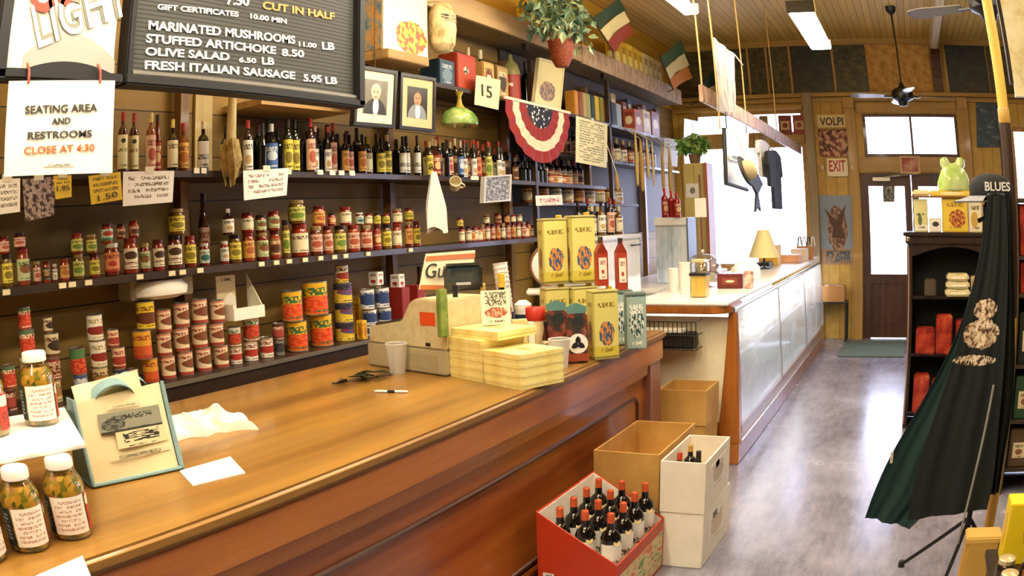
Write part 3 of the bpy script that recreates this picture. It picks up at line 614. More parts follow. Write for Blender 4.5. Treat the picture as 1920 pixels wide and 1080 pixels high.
def jars(items, where, g, base=None, pale=False):
    pl = rowplace(items, -3.03, ZJ)
    for k, (it, (y, r, h)) in enumerate(zip(items, pl)):
        z = ZJ
        if base is not None:
            sup = [q for q in base if abs(q[0]-y) < q[1]+r-.001]
            z = max([q[2] for q in sup], default=ZJ); h = min(max(h-(z-ZJ), 2.0*r), 3.0*r)
            if not sup or h < .05: z = z if sup else ZJ; h = max(h, .1)
        else: h = min(max(h, 1.6*r), .26)
        jar('%s-labelled jar, %s from left %s' % (NM[it[3]], ordi(k+1), where), Vector((-3.03, y, z)), r, h, SAUCE[(k*5) % 6] if it[3] not in ('yellow', 'yellowgreen') else ('#6a4a1a' if k % 2 else '#7a2a14'), L[it[3]],
            '#d9d2c4' if it[3] in ('salmon', 'white', 'teal') else ('#5a1a12', '#2a1a14', '#8a2a1a', '#a58a5a')[k % 4], g)
        pl[k].append(z+h) if False else None
        pl[k] = [y, r, z+h]
    return pl
b1 = jars(J1, 'in the lower jar row below the notes', 'lower jars below the notes'); jars(U1, 'stacked on the jar row below the notes', 'stacked jars below the notes', b1)
b2 = jars(J2, 'in the lower jar row under the bottles', 'lower jars between the uprights'); jars(U2, 'stacked on the jar row under the bottles', 'stacked jars between the uprights', b2)
b3 = jars(J3, 'in the small jar row beside the towel', 'small jars beside the towel'); jars(U3, 'stacked on the small jars beside the towel', 'stacked small jars beside the towel', b3)
p = onx(428, 420, -3.03); bottle('small white-labelled sauce bottle standing on a jar beside the brown upright', Vector((-3.03, p.y, max(q[2] for q in b2[:2]))), .030, .13, '#3a1510', L['white'], '#e8e0d0', 'wide', name='sauce_bottle')
p = onx(392, 380, -3.12); bottle('slim brown bottle in front of the brown shelf upright', Vector((-3.17, p.y, ZJ)), .030, .36, '#4a2414', L['pink'], '#2a1810', 'slim', name='sauce_bottle')

# cans on the lowest shelf: x, width, top y, bottom y, label
K = dict(tomred=lab('#b5301c', '#e0583a', (.5, .4, .36, .3), '#f0d8b0', top='#5a7a52', th=.18, pic2='#c23a20'), beans=lab('#8a3a28', '#5a1f14', (.5, .45, .36, .3), '#efd8b8', pic2='#c9a07a'), creamdark=lab('#d9c9a0', '#3a2a1c', (.6, .5, .24, .26), '#5a3a24', bot='#6a3a24', bh=.14),
 tomgreen=lab('#c93a22', '#e2643a', (.5, .35, .36, .3), None, top='#4d7a46', th=.42, pic2='#b52c18'), bluecan=lab('#4a5f8e', '#aebcd2', (.5, .5, .3, .3), '#e8e4d8'), whitefruit=lab('#f3ead2', '#8e2a1c', (.55, .38, .28, .18), '#b5a070', bot='#e9dcc0', bh=.08), creambrown=lab('#d2bb84', '#a5763a', (.5, .5, .3, .24), '#6a4a28'),
 pinkred=lab('#efc9a6', '#a33a28', (.5, .38, .3, .22), '#9a4630', bot='#8a2a1c', bh=.1), navy=lab('#23304a', '#4a5f86', (.5, .5, .3, .24), '#c9cdd2'), yellowbig=lab('#f0cf2a', '#6a3418', (.45, .40, .34, .24), '#8a5a14'), orangecan=lab('#e6a52e', '#d05a28', (.5, .28, .5, .2), '#a5441c', bot='#c03a20', bh=.16),
 pyramid=lab('#f3d9b4', '#6f5a30', (.62, .50, .26, .22), '#a04a34', (.72, .84), bot='#a83a2a', bh=.13, top='#d98a74', th=.08, pic2='#8e3a24'), tomwhite=lab('#efe9d6', '#a8301e', (.45, .36, .4, .34), '#4d7a46', pic2='#d0502e'), redwhite=lab('#f2ead6', '#b13524', (.5, .42, .38, .2), '#8a4a30', top='#caa888', th=.1),
 darkred=lab('#5a1f18', '#a5483a', (.5, .5, .3, .3), '#e0c8b0'), silver=lab('#8a8680', '#3a3630', (.5, .5, .34, .34), '#2a2620'), tomyellow=lab('#efb522', '#d6401c', (.5, .30, .40, .30), '#3d6a3a', (.60, .86), pic2='#e8662a'), blackyellow=lab('#e2c23a', '#8a2a3a', (.58, .62, .26, .24), '#26262e', top='#2a3346', th=.30, pic2='#4a5a8a', bot='#e9cf4a', bh=.2),
 blackwhite=lab('#ece3c6', '#9a3424', (.55, .40, .30, .22), '#3a2a24', bot='#e2bd3a', bh=.2), whiteblue=lab('#f0f0ee', '#2f4676', (.5, .48, .46, .30), '#2f4676'))
NK = dict(tomred='red tomato', beans='red bean', creamdark='cream and dark', tomgreen='green-topped red tomato', bluecan='blue', whitefruit='white red-fruit', creambrown='tan', pinkred='pink', navy='navy', yellowbig='big yellow', orangecan='orange', pyramid='pink and cream', tomwhite='white tomato', redwhite='cream and red', darkred='dark red', silver='silver dark', tomyellow='large yellow plum-tomato', blackyellow='dark-topped yellow', blackwhite='white and yellow', whiteblue='white and blue')
COLS = [  # columns from bottom to top
 ('behind the big jar', [[(12, 32, 690, 'darkred'), (12, 32, 645, 'tomred')], [(49, 36, 690, 'beans'), (49, 36, 640, 'creamdark'), (49, 36, 599, 'tomred'), (43, 31, 548, 'tomred')], [(100, 31, 690, 'creambrown'), (98, 31, 644, 'beans'), (94, 34, 589, 'creamdark'), (79, 22, 548, 'creamdark')]]),
 ('behind the tote bag', [[(150, 32, 685, 'bluecan'), (143, 36, 630, 'tomgreen')], [(187, 36, 679, 'creambrown'), (182, 37, 624, 'whitefruit'), (176, 36, 577, 'whitefruit')], [(222, 28, 676, 'navy'), (220, 30, 627, 'pinkred'), (209, 25, 581, 'pinkred')], [(249, 24, 680, 'pinkred')]]),
 ('in the pink can pyramid', [[(281, 34, 664, 'orangecan'), (266, 44, 618, 'orangecan'), (252, 45, 567, 'yellowbig')], [(314, 32, 660, 'pyramid'), (306, 32, 610, 'pyramid'), (292, 32, 566, 'pyramid')], [(347, 33, 655, 'pyramid'), (339, 33, 607, 'pyramid'), (328, 34, 563, 'pyramid')], [(381, 33, 650, 'pyramid'), (373, 33, 603, 'pyramid'), (362, 34, 559, 'pyramid')], [(414, 31, 643, 'pyramid'), (405, 31, 598, 'pyramid'), (395, 31, 552, 'pyramid')]]),
 ('below the white display box', [[(441, 25, 630, 'redwhite'), (438, 27, 593, 'tomwhite')], [(470, 28, 632, 'redwhite'), (470, 34, 588, 'tomwhite')], [(499, 28, 627, 'redwhite')]]),
 ('among the plum-tomato tins', [[(523, 20, 622, 'silver'), (505, 24, 580, 'darkred')], [(556, 42, 595, 'tomyellow'), (546, 42, 531, 'tomyellow')], [(602, 44, 588, 'tomyellow'), (590, 50, 527, 'tomyellow')], [(647, 38, 603, 'blackyellow'), (634, 36, 569, 'blackyellow'), (624, 37, 533, 'blackyellow'), (618, 27, 499, 'blackwhite')]]),
 ('beside the red cartons', [[(694, 27, 610, 'whiteblue'), (694, 27, 579, 'whiteblue'), (688, 28, 533, 'whiteblue')], [(721, 27, 606, 'whiteblue'), (721, 27, 576, 'whiteblue'), (716, 28, 532, 'whiteblue')]])]
for where, cols in COLS:
    bases = rowplace([c[0] for c in cols], -3.05, ZL)
    for ci, (c, bs) in enumerate(zip(cols, bases)):
        z = ZL
        for k, it in enumerate(c):
            pl = rowplace([it], -3.05, ZL)[0]
            r = min(pl[1], bs[1]*1.0) if k == 0 else min(pl[1], bs[1]*1.18)
            if k == 0: r = bs[1]
            top = pl[2]+ZL; h = max(top-z, 1.1*r)
            if k+1 < len(c) and h < .05: h = .09
            h = min(h, 2.75*r)
            can('%s can, level %s of column %s from left %s' % (NK[it[3]], ('one', 'two', 'three', 'four')[k], ('one', 'two', 'three', 'four', 'five', 'six')[ci], where), Vector((-3.05, pl[0] if abs(pl[0]-bs[0]) < r*.8 else bs[0], z)), r*.985, h, K[it[3]], 'cans '+where)
            z += h
# the other things on that shelf
p0, p1 = onx(420, 580, -3.05), onx(484, 580, -3.05)
zt = 1.235
d = thing('display_box', 'white paper display box with tall back standing on the tomato cans', 'box', (-3.05, (p0.y+p1.y)/2, zt))
w = p1.y-p0.y
part('back_card', MB().prism([(-w/2, 0), (w*.05, 0), (w*.05, .22), (-w/2, .22)], -.06, -.05, 'x'), lab('#e6d3a2', '#f6efdc', (.7, .7, .34, .3), '#6a5a3a'), d)
part('side_card', MB().prism([(-.06, 0), (.06, 0), (.06, .05), (-.06, .22)], w*.42, w*.44, 'y'), C('#efe6cc', .6), d)
part('tray', MB().box((0, 0, .004), (.12, w*.9, .008)).box((.06, 0, .03), (.008, w*.9, .06)).box((0, -w*.44, .04), (.12, .008, .08)), C('#f4eedd', .6), d)
pk = thing('paper_sack', 'crumpled white paper sack lying on the pink cans under the jar shelf', 'bag', (-3.06, onx(300, 548, -3.06).y, 1.385))
part('sack', MB().lathe([(0, 0), (.6, .02), (.95, .2), (1, .5), (.8, .85), (.3, 1)], 14), C('#f2ece0', .6), pk, smooth=True).scale = (.10, .17, .10)
part('box', MB().box((-.06, .02, .05), (.12, .40, .09)), C('#b5aa90', .6), pk, bevel=.006)
for k, (xc, y0, y1, wd) in enumerate(((652, 533, 600, 18), (676, 600, 640, 20), (667, 560, 600, 10))):
    X = (-3.17, -2.985, -3.17)[k]; q = onx(xc, y1, X); hh = onx(xc, y0, X).z-ZL if k != 1 else .11
    single('pasta_packet', ('tall yellow packet beside the dark-topped cans', 'short yellow packet at the shelf edge beside the register', 'narrow yellow packet behind the short yellow one')[k], 'packet', MB().box((X, q.y+(0, .02, .02)[k], ZL+hh/2), (.05, wd*.0021, hh)), lab('#efc12a', '#b56a1c', (.5, .4, .3, .3), '#8a4a14'), 'yellow packets', bevel=.003)
for k, (xc, y0, y1) in enumerate(((747, 537, 565), (776, 537, 565))):
    q = onx(xc, 560, -3.05)
    t = thing('red_carton', ('dark red carton with printed flap, left of the register sign', 'red carton with white pointed label, touching the register sign')[k], 'carton', (-3.05, q.y, ZL), 0, 'red cartons')
    part('carton', MB().box((0, 0, .13), (.12, .085, .26)), C('#8e2418', .45), t, bevel=.003)
    if k: part('label', MB().prism([(-.04, .06), (.015, .06), (.042, .115), (.015, .17), (-.04, .17)], .061, .063, 'x'), lab('#f6efe2', '#b0402a', (.4, .5, .22, .3), '#b0402a'), t)
    else: part('label', MB().box((.061, 0, .06), (.003, .06, .06)), lab('#efe0cc', '#b0402a', (.4, .5, .22, .3)), t)
for k, xc in enumerate((705, 733)):
    q = onx(xc, 520, -3.05); zz = ZL+.272 if k else 1.2745
    z0 = zz if k else None
    top = [o for o in bpy.data.objects if o.get('label', '').startswith('white and blue can') and o['label'].find('level three')>0]
    if not k: z0 = max(o.location.z for o in top)+.135
    single('small_carton', ('small white carton lying on top of the white-blue cans', 'small white carton standing on the dark red carton')[k], 'carton', MB().box((-3.05, q.y if not k else onx(747, 560, -3.05).y, (z0 if not k else ZL+.2605)+.04), (.07, .06, .08)), lab('#f3ece0', '#a03a2a', (.5, .3, .3, .15), '#3a2a24'), bevel=.002)
q = onx(772, 520, -3.16); bottle('slim brown bottle behind the red cartons', Vector((-3.18, q.y+.12, ZL)), .033, .36, '#5a2c14', L['brown'], '#3a2010', 'slim', name='sauce_bottle')
# ------------------------------------------------------------------ things on the counter
olives = patch('olive_salad', [(.1, '#4d5a1c'), (.35, '#8f8a2e'), (.55, '#b98a2c'), (.75, '#c9a33c'), (.95, '#8e3a18')], 78, coord='Object', rough=.25, cell=True)
def salad_jar(p, label, rz, lid='#f4efe6'):
    t = thing('salad_jar', label, 'jar', p, rz, 'big olive salad jars'); r, h = .058, .198
    part('contents', MB().lathe([(.0, .004), (r*.93, .006), (r*.96, .1), (r*.93, .135), (.040, .158), (0, .158)], 24), olives, t, smooth=True)
    part('glass', MB().lathe([(r*.9, 0), (r*.99, .008), (r, .02), (r, .125), (r*.93, .142), (r*.66, .166), (r*.62, .176)], 28), clear('jar_glass', '#fdf8ea', .06), t, smooth=True)
    part('lid', MB().lathe([(r*.64, .172), (r*.68, .174), (r*.68, .193), (r*.62, .198)], 28), C(lid, .35), t, smooth=True)
    part('front_label', MB().lathe([(r*1.012, .018), (r*1.012, .112)], 16, a0=R(-50), a1=R(50)), paper('#f6eee0', '#a8553c', 7, .25, 3.0, .08, .92), t, smooth=True)
    part('side_label', MB().lathe([(r*1.012, .018), (r*1.012, .112)], 10, a0=R(58), a1=R(125)), lab('#c23b30', '#f3e3d4', (.4, .8, .5, .16), '#7a1a14', (.2, .5)), t, smooth=True)
    part('back_label', MB().lathe([(r*1.012, .018), (r*1.012, .112)], 10, a0=R(-130), a1=R(-58)), paper('#1f2c30', '#a9c0bd', 7, .6, 1.0), t, smooth=True)
    return t
a = onz(141, 1003, ZC); b_ = onz(62, 1026, ZC); e = onz(-22, 1046, ZC)
def look(p, extra=0.0): return math.atan2(-p.y, -p.x)+extra
salad_jar((a.x-.01, a.y, ZC), 'big olive jar on counter under the white board, nearest the tote bag', look(a, .05))
salad_jar((b_.x-.01, b_.y, ZC), 'big olive jar on counter under the white board, middle one', look(b_, .25))
salad_jar((e.x, e.y, ZC), 'big olive jar on counter, mostly cut off by the left photo edge', look(e, .5))
ZW = ZC+.199
P1, P2, P0 = onz(160, 831, ZW+.012), onz(121, 763, ZW+.012), onz(0, 862, ZW+.012)
dv = (P0-P1)*2.0
bd = MB(); bd.prism([(P1.x, P1.y), (P2.x, P2.y), (P2.x+dv.x, P2.y+dv.y), (P1.x+dv.x, P1.y+dv.y)], ZW, ZW+.012, 'z')
single('white_board', 'white board lying across the lids of the lower olive jars', 'board', bd, C('#f6f1e8', .45), bevel=.002)
c = onz(80, 793, ZW+.0125)
salad_jar((c.x, c.y, ZW+.0125), 'big olive jar with white lid standing on the white board', look(c, .1))
c = onz(-12, 815, ZW+.0125); salad_jar((c.x, c.y, ZW+.0125), 'olive jar on the white board, cut off by the left photo edge', look(c, -.5))

# tote bag: cream print face, teal gusset and handles
P, Q = onz(173, 916, ZC), onz(341, 880, ZC); P.z = Q.z = ZC
ex = (Q-P).normalized(); ny = Vector((ex.y, -ex.x, 0)); W = (Q-P).length
bag = thing('tote_bag', 'cream tote bag with teal edges and dark picture print on the counter', 'bag', P, math.atan2(ny.y, ny.x))
# local frame: x = outward (toward the viewer), y = along the face, z = up
cream_bag = patch('bag_cloth', [(.3, '#cdb98a'), (.6, '#e4d5a9'), (.8, '#efe4c2')], 3, coord='Object', rough=.7); teal = C('#7f9ea0', .6, 0, 0, .15)
Hb, Db = .25, .15
part('front', MB().sheet((-.06, .012, Hb-.01), (-.06, W-.012, Hb+.012), (.0, W-.012, .012), (.0, .012, .012), 10, 10, .004, 1.0, .6, .004), cream_bag, bag, smooth=True)
part('back', MB().sheet((-.12, W-.012, Hb-.01), (-.12, .012, Hb-.01), (-Db, .012, .0), (-Db, W-.012, 0), 6, 6, .003, 1, .5, .004), cream_bag, bag, smooth=True)
for y in (0, W): part('gusset', MB().sheet((-.12, y, Hb), (-.055, y, Hb), (.004, y, 0), (-Db, y, 0), 3, 6, .004, .5, .5, .006), teal, bag, smooth=True)
part('bottom', MB().box((-Db/2, W/2, .006), (Db+.008, W+.006, .012)), teal, bag, bevel=.003)
g = MB(); g.tube([(.006, .004, .008), (.006, W-.004, .008)], .006, 6); g.tube([(-.055, .004, Hb), (.006, .004, .008)], .006, 6); g.tube([(-.055, W-.004, Hb+.015), (.006, W-.004, .008)], .006, 6)
part('piping', g, teal, bag, smooth=True)
def strap(x, y0, y1, hgt, lean):
    b = MB(); n = 12; vs = []; w = .016
    for i in range(n+1):
        s_ = i/n; y = y0+(y1-y0)*s_; z = Hb-.02+hgt*math.sin(PI*s_)**.6; q = x+lean*math.sin(PI*s_)
        vs += [(q, y, z-.002), (q-.045, y, z+.012)]
    b.add(vs, [(2*i, 2*i+1, 2*i+3, 2*i+2) for i in range(n)]); b.add([(v[0], v[1], v[2]-.003) for v in vs], [(2*i, 2*i+2, 2*i+3, 2*i+1) for i in range(n)]); return b
part('handle', strap(-.06, W*.22, W*.70, .05, .02), teal, bag, smooth=True); part('handle', strap(-.115, W*.60, W*.95, .045, -.03), teal, bag, smooth=True)
fl = part('flap', MB().sheet((-.11, .02, Hb+.03), (-.11, W*.8, Hb+.05), (-.08, W*.8, Hb-.01), (-.08, .02, Hb-.02), 8, 3, .012, 2.0, 0, .004), cream_bag, bag, smooth=True)
def face_pt(u, v): return Vector((-.06*(v)+.010, .012+(W-.024)*u, Hb*v))   # on the print face
def face_sheet(nm, u0, v1, u1, v0, m):
    q = part(nm, MB().sheet(face_pt(u0, v1), face_pt(u1, v1), face_pt(u1, v0), face_pt(u0, v0), 4, 4, 0, 1, 0, .001), m, bag); return q
face_sheet('print', .20, .80, .93, .57, lab('#8d8b78', '#3d4038', (.22, .4, .2, .3), '#34362e', (.55, .8), pic2='#6a6a5c', bot='#2f312a', bh=.10))
face_sheet('print', .36, .57, .95, .38, lab('#d9cba0', None, txt='#2c2e28', tv=(.30, .92), cells=4))
face_sheet('print', .24, .31, .94, .265, lab('#d9cba0', None, txt='#3a382a', tv=(.05, .95), cells=8)); face_sheet('print', .34, .87, .72, .84, lab('#dccfa5', None, txt='#8a8060', tv=(.05, .95), cells=7))

def crumple(nm, label, cat, c, s, mat, seed, amp=.32, sub=4, rz=0.0, flat=.25):
    rnd = random.Random(seed); W_ = [(Vector((rnd.uniform(-1, 1), rnd.uniform(-1, 1), rnd.uniform(-1, 1))).normalized()*rnd.uniform(2, 9), rnd.uniform(0, 6.3), rnd.uniform(.4, 1)) for _ in range(14)]
    bm = bmesh.new(); bmesh.ops.create_icosphere(bm, subdivisions=sub, radius=1)
    lo = 9
    for v in bm.verts:
        d = sum(a*abs(math.sin(k.dot(v.co)+p)) for k, p, a in W_)/7-.65
        v.co = v.co*(1+amp*d); v.co.z = max(v.co.z, -flat); lo = min(lo, v.co.z)
    for v in bm.verts: v.co = Vector((v.co.x*s[0], v.co.y*s[1], (v.co.z-lo)*s[2]))
    for f in bm.faces: f.smooth = True
    me = bpy.data.meshes.new(nm); bm.to_mesh(me); bm.free(); me.materials.append(mat)
    return tag(put(nm, me, None, c, (0, 0, rz)), label, cat)
def cloth_heap(nm, label, c, s_, rz, seed, mat, hmax=.07, n=46):
    """a thrown-down cloth: a square of fabric gathered into ridges that touch the table at the rim"""
    rr = random.Random(seed); K_ = [(rr.uniform(-1, 1), rr.uniform(-1, 1), rr.uniform(1.2, 4.5), rr.uniform(0, 6.3), rr.uniform(.5, 1)) for _ in range(7)]
    b = MB(); vs = []
    for side in (0, 1):
        for j in range(n+1):
            for i in range(n+1):
                u, v = 2*i/n-1, 2*j/n-1; rad = max(abs(u), abs(v)); ang = math.atan2(v, u)
                f = 1-rad**2.2; z = 0
                for a, b2, k, p, w in K_: z += w*(1-abs(math.sin(k*(a*u+b2*v)*1.6+p)))**1.6
                z = hmax*f**.55*(.25+.75*min(z/2.6, 1.15)) if f > 0 else 0
                e = 1+.18*math.sin(3*ang+seed)+.10*math.sin(7*ang+2)
                vs.append((u*s_[0]*e+.012*math.sin(9*v+seed), v*s_[1]*e+.012*math.sin(8*u), z+.0045-side*.004))
    W2 = n+1; H2 = W2*W2; fs = []
    for j in range(n):
        for i in range(n): k = j*W2+i; fs += [(k, k+1, k+W2+1, k+W2), (H2+k, H2+k+W2, H2+k+W2+1, H2+k+1)]
    for i in range(n):
        for a, b2 in ((i, i+1), (n*W2+i, n*W2+i+1), (i*W2, (i+1)*W2), (i*W2+n, (i+1)*W2+n)): fs.append((a, H2+a, H2+b2, b2))
    b.add(vs, fs); return tag(put(nm, b.mesh(nm, mat, True), None, c, (0, 0, rz)), label, 'cloth')
q = onz(383, 806, ZC); cloth_heap('cloth', 'crumpled white cleaning cloth lying on the counter behind the white card', (q.x, q.y, ZC), (.10, .15), R(-25), 4, C('#f2ead8', .8), .085)
def flat(label, pts, mat, t=.0015, nm='paper_card'):
    c = [onz(x, y, ZC+.0005) for x, y in pts]; b = MB(); b.prism([(p.x, p.y) for p in c], ZC+.0005, ZC+.0005+t, 'z')
    return single(nm, label, 'card', b, mat)
flat('blank white card lying on the counter in front of the cloth', [(337, 885), (432, 858), (460, 888), (362, 912)], C('#f7f2e9', .6), .004)
flat('white card at the counter edge at the bottom left of the photo', [(62, 1083), (155, 1043), (180, 1103), (70, 1140)], C('#f7f2e9', .6), .002)
# pen, dark sprig
u0, u1 = onz(702, 736, ZC), onz(765, 737, ZC); dd = (u1-u0); pn = thing('pen', 'white pen with dark grip lying on the counter near the cup', 'pen', (u0.x, u0.y, ZC+.006)); dd.z = 0
part('barrel', MB().tube([dd*0, dd*.06, dd*.07, dd*.40], [.002, .004, .0058, .0058], 10), C('#efece4', .3), pn, smooth=True); part('grip', MB().tube([dd*.40, dd*.62], .006, 10), C('#15171c', .4), pn, smooth=True); part('cap', MB().tube([dd*.62, dd*.97, dd], [.0058, .0055, .003], 10), C('#efece4', .3), pn, smooth=True)
sg = onz(690, 712, ZC); sp = thing('leaf_sprig', 'dark green leafy sprig lying on the counter left of the plastic cup', 'sprig', (sg.x, sg.y, ZC))
for k in range(9):
    a0 = -2.4+k*.36+random.uniform(-.3, .3); ln = random.uniform(.07, .12); base = Vector((random.uniform(-.06, .06), random.uniform(-.12, .08), .004+.004*k))
    M = Matrix.Rotation(a0, 3, 'Z'); vs = [M @ Vector(p)+base for p in ((0, 0, 0), (ln*.4, ln*.22, .012), (ln, 0, .004), (ln*.4, -ln*.22, .012), (ln*.45, 0, .004))]
    part('leaf', MB().add(vs, [(0, 4, 1), (1, 4, 2), (2, 4, 3), (3, 4, 0)]).add([v-Vector((0, 0, .002)) for v in vs], [(0, 1, 4), (1, 2, 4), (2, 3, 4), (3, 0, 4)]), C(('#2a3420', '#3a4a2a', '#4a3a24')[k % 3], .45), sp)
part('stalk', MB().tube([(-.08, -.16, .006), (0, -.02, .010), (.05, .12, .008)], .005, 6), C('#4a3520', .6), sp)
cupm = hazy('cup_plastic', .95, .12, .3, '#efece4')
def cup(label, p, r=.050, h=.128, tilt=0.0):
    t = thing('plastic_cup', label, 'cup', p); t.rotation_euler = (0, tilt, 0)
    part('wall', MB().lathe([(.0, .003), (r*.68, .002), (r*.68, 0), (r*.70, 0), (r, h), (r*.97, h), (r*.67, .006), (0, .006)], 26), cupm, t, smooth=True)
    part('rim', MB().tube([(r*math.cos(2*PI*i/26), r*math.sin(2*PI*i/26), h) for i in range(26)], .0022, 6, closed=True), C('#e9e5dc', .3), t, smooth=True)
q = onz(746, 700, ZC); cup('empty translucent plastic cup standing before the cash register', (q.x, q.y, ZC+.0005), .052, .14)
q = onz(1052, 690, ZC); cup('translucent plastic cup at counter edge before the coffee bags', (q.x-.005, q.y, ZC+.0005), .05, .135)

# cash register, seen from its side
A = onz(837, 707, ZC); d690 = ray(690, 664); k_ = None
for i in range(400):
    B = Vector((d690.x, d690.y, 0))*(3.4+i*.005)/math.hypot(d690.x, d690.y)
    if (Vector((A.x, A.y, 0))-B).length < .56: k_ = B
B = k_ or Vector((A.x-.45, A.y+.3, 0)); fx = (B-Vector((A.x, A.y, 0))).normalized()
rg = thing('cash_register', 'beige cash register seen from the side with an orange sticker', 'cash register', (A.x, A.y, ZC), math.atan2(fx.y, fx.x))
D_ = .56; Wd = -.40                                    # local x: from its back toward the clerk; its body runs to +-y
sgn = 1 if (Matrix.Rotation(rg.rotation_euler.z, 3, 'Z') @ Vector((0, 1, 0))).dot(Vector((-A.x, -A.y, 0))) < 0 else -1
bei = patch('beige_plastic', [(.3, '#c9b98a'), (.7, '#ddd0a4')], 30, coord='Object', rough=.5)
def side(poly, y0, y1): return MB().prism(poly, sgn*y0, sgn*y1, 'y')
part('drawer_base', side([(0, .004), (D_, .004), (D_, .115), (0, .115)], 0, .29), C('#b5a883', .5), rg, bevel=.006)
part('body', side([(0, .117), (D_-.01, .117), (D_-.01, .195), (.30, .235), (.235, .325), (.19, .345), (0, .345)], .006, .28), bei, rg, bevel=.008)
kb = part('keyboard', MB().box((.43, sgn*.145, .217), (.2, .22, .02), rot=Matrix.Rotation(R(9), 3, 'Y')), C('#3a342c', .5), rg, bevel=.003)
part('sticker', side([(.06, .225), (.16, .225), (.16, .285), (.06, .285)], .0035, .006), C('#e0521c', .4), rg)
part('vent_panel', side([(.05, .02), (.40, .02), (.40, .09), (.05, .09)], -.002, .0), C('#a99d78', .55), rg); part('socket', side([(.10, .13), (.13, .13), (.13, .145), (.10, .145)], .003, .006), C('#1a1814', .5), rg)
part('foot_shadow_gap', side([(.01, 0), (D_-.01, 0), (D_-.01, .004), (.01, .004)], .01, .28), C('#1a1814', .6), rg).name = 'foot_shadow_strip'  # thin dark strip painting the shadow gap under the register
pm = sgn*.12
part('display_pole', MB().tube([(.04, pm, .345), (.04, pm, .40)], .012, 8), C('#1a1a1c', .4), rg, smooth=True)
hd = MB(); hd.box((0, 0, 0), (.07, .185, .125), rot=Matrix.Rotation(R(12), 3, 'Y'))
loc = Matrix.Rotation(-rg.rotation_euler.z, 3, 'Z') @ (onx(868, 519, A.x-.10)-rg.location)
dh = put('display_head', hd.mesh('display_head', C('#12161c', .22, 0, .4), bevel=.012), rg, loc, (0, 0, math.atan2(-A.y, -A.x)-rg.rotation_euler.z))
put('screen', MB().box((.038, 0, .012), (.004, .15, .07), rot=Matrix.Rotation(R(12), 3, 'Y')).mesh('screen', C('#22313a', .12)), dh); put('maker_plate', MB().box((.0365, 0, -.03), (.005, .07, .012), rot=Matrix.Rotation(R(12), 3, 'Y')).mesh('maker_plate', C('#b9bcc0', .3)), dh)
XR = A.x-.22
r4 = [onx(x, y, XR) for x, y in ((800, 476), (891, 469), (884, 545), (787, 543))]
sg = thing('shop_sign', 'cream sign with orange stripes and handwritten letters behind the register display', 'sign', r4[3])
part('panel', MB().sheet(*r4, 1, 1, thick=.006), C('#f0e2bb', .6), sg, world=True)
for lo, hi in ((.80, .93), (.0, .13)):
    s4 = [r4[3].lerp(r4[0], hi), r4[2].lerp(r4[1], hi), r4[2].lerp(r4[1], lo), r4[3].lerp(r4[0], lo)]; s4 = [p+Vector((.0025, 0, 0)) for p in s4]
    part('stripe', MB().sheet(*s4, 1, 1, thick=.002), C('#c9743a', .6), sg, world=True)
inkm = C('#2c2c2a', .6)
write('Gu', onx(798, 522, XR+.003), onx(834, 520, XR+.003), .07, inkm, sg, shear=.2)

# stacks of yellow candy boxes
G, F_, Hh = onz(908, 719, ZC), onz(976, 733, ZC), onz(1021, 712, ZC)
e1 = (F_-G); e2 = (Hh-F_); e1.z = e2.z = 0
w1, w2 = e1.length, min(e2.length, .25); e1.normalize(); e2 = Vector((-e1.y, e1.x, 0))
boxm = lab('#f0d778', None, bot='#d9b24a', bh=.12); boxt = patch('candy_box', [(.3, '#e6c968'), (.6, '#f4e49a'), (.8, '#faf0bc')], 8, coord='Object', rough=.45)
hb = .0365; rzb = math.atan2(e1.y, e1.x)
def candy(label, c, w, d, h, rz):
    t = thing('candy_box', label, 'box', c, rz, 'yellow candy boxes')
    part('box_base', MB().box((0, 0, h*.35), (w*.985, d*.985, h*.7)), boxt, t); part('lid', MB().box((0, 0, h*.68), (w, d, h*.62)), boxt, t, bevel=.0015)
    part('print', MB().box((0, 0, h*.995), (w*.6, d*.3, .0012)), lab('#f0dc9a', '#b59a4a', (.5, .5, .4, .3)), t)
cR = G+e1*(w1/2)+e2*(w2/2); cL = cR-e1*(w1+.012)
for k in range(4): candy('yellow candy box, %s from bottom of the right-hand stack' % ordi(k+1), (cR.x, cR.y, ZC+k*hb+.0005), w1*.99, w2, hb-.0008, rzb)
for k in range(5): candy('yellow candy box, %s from bottom of the stack touching the register' % ordi(k+1), (cL.x, cL.y, ZC+k*hb+.0005), w1*.99, w2, hb-.0008, rzb)
cT = cL+e1*.03+e2*.02; candy('yellow candy box lying askew on top of the stack touching the register', (cT.x, cT.y, ZC+5*hb+.0005), w1*1.25, w2*.98, hb, rzb+.1)

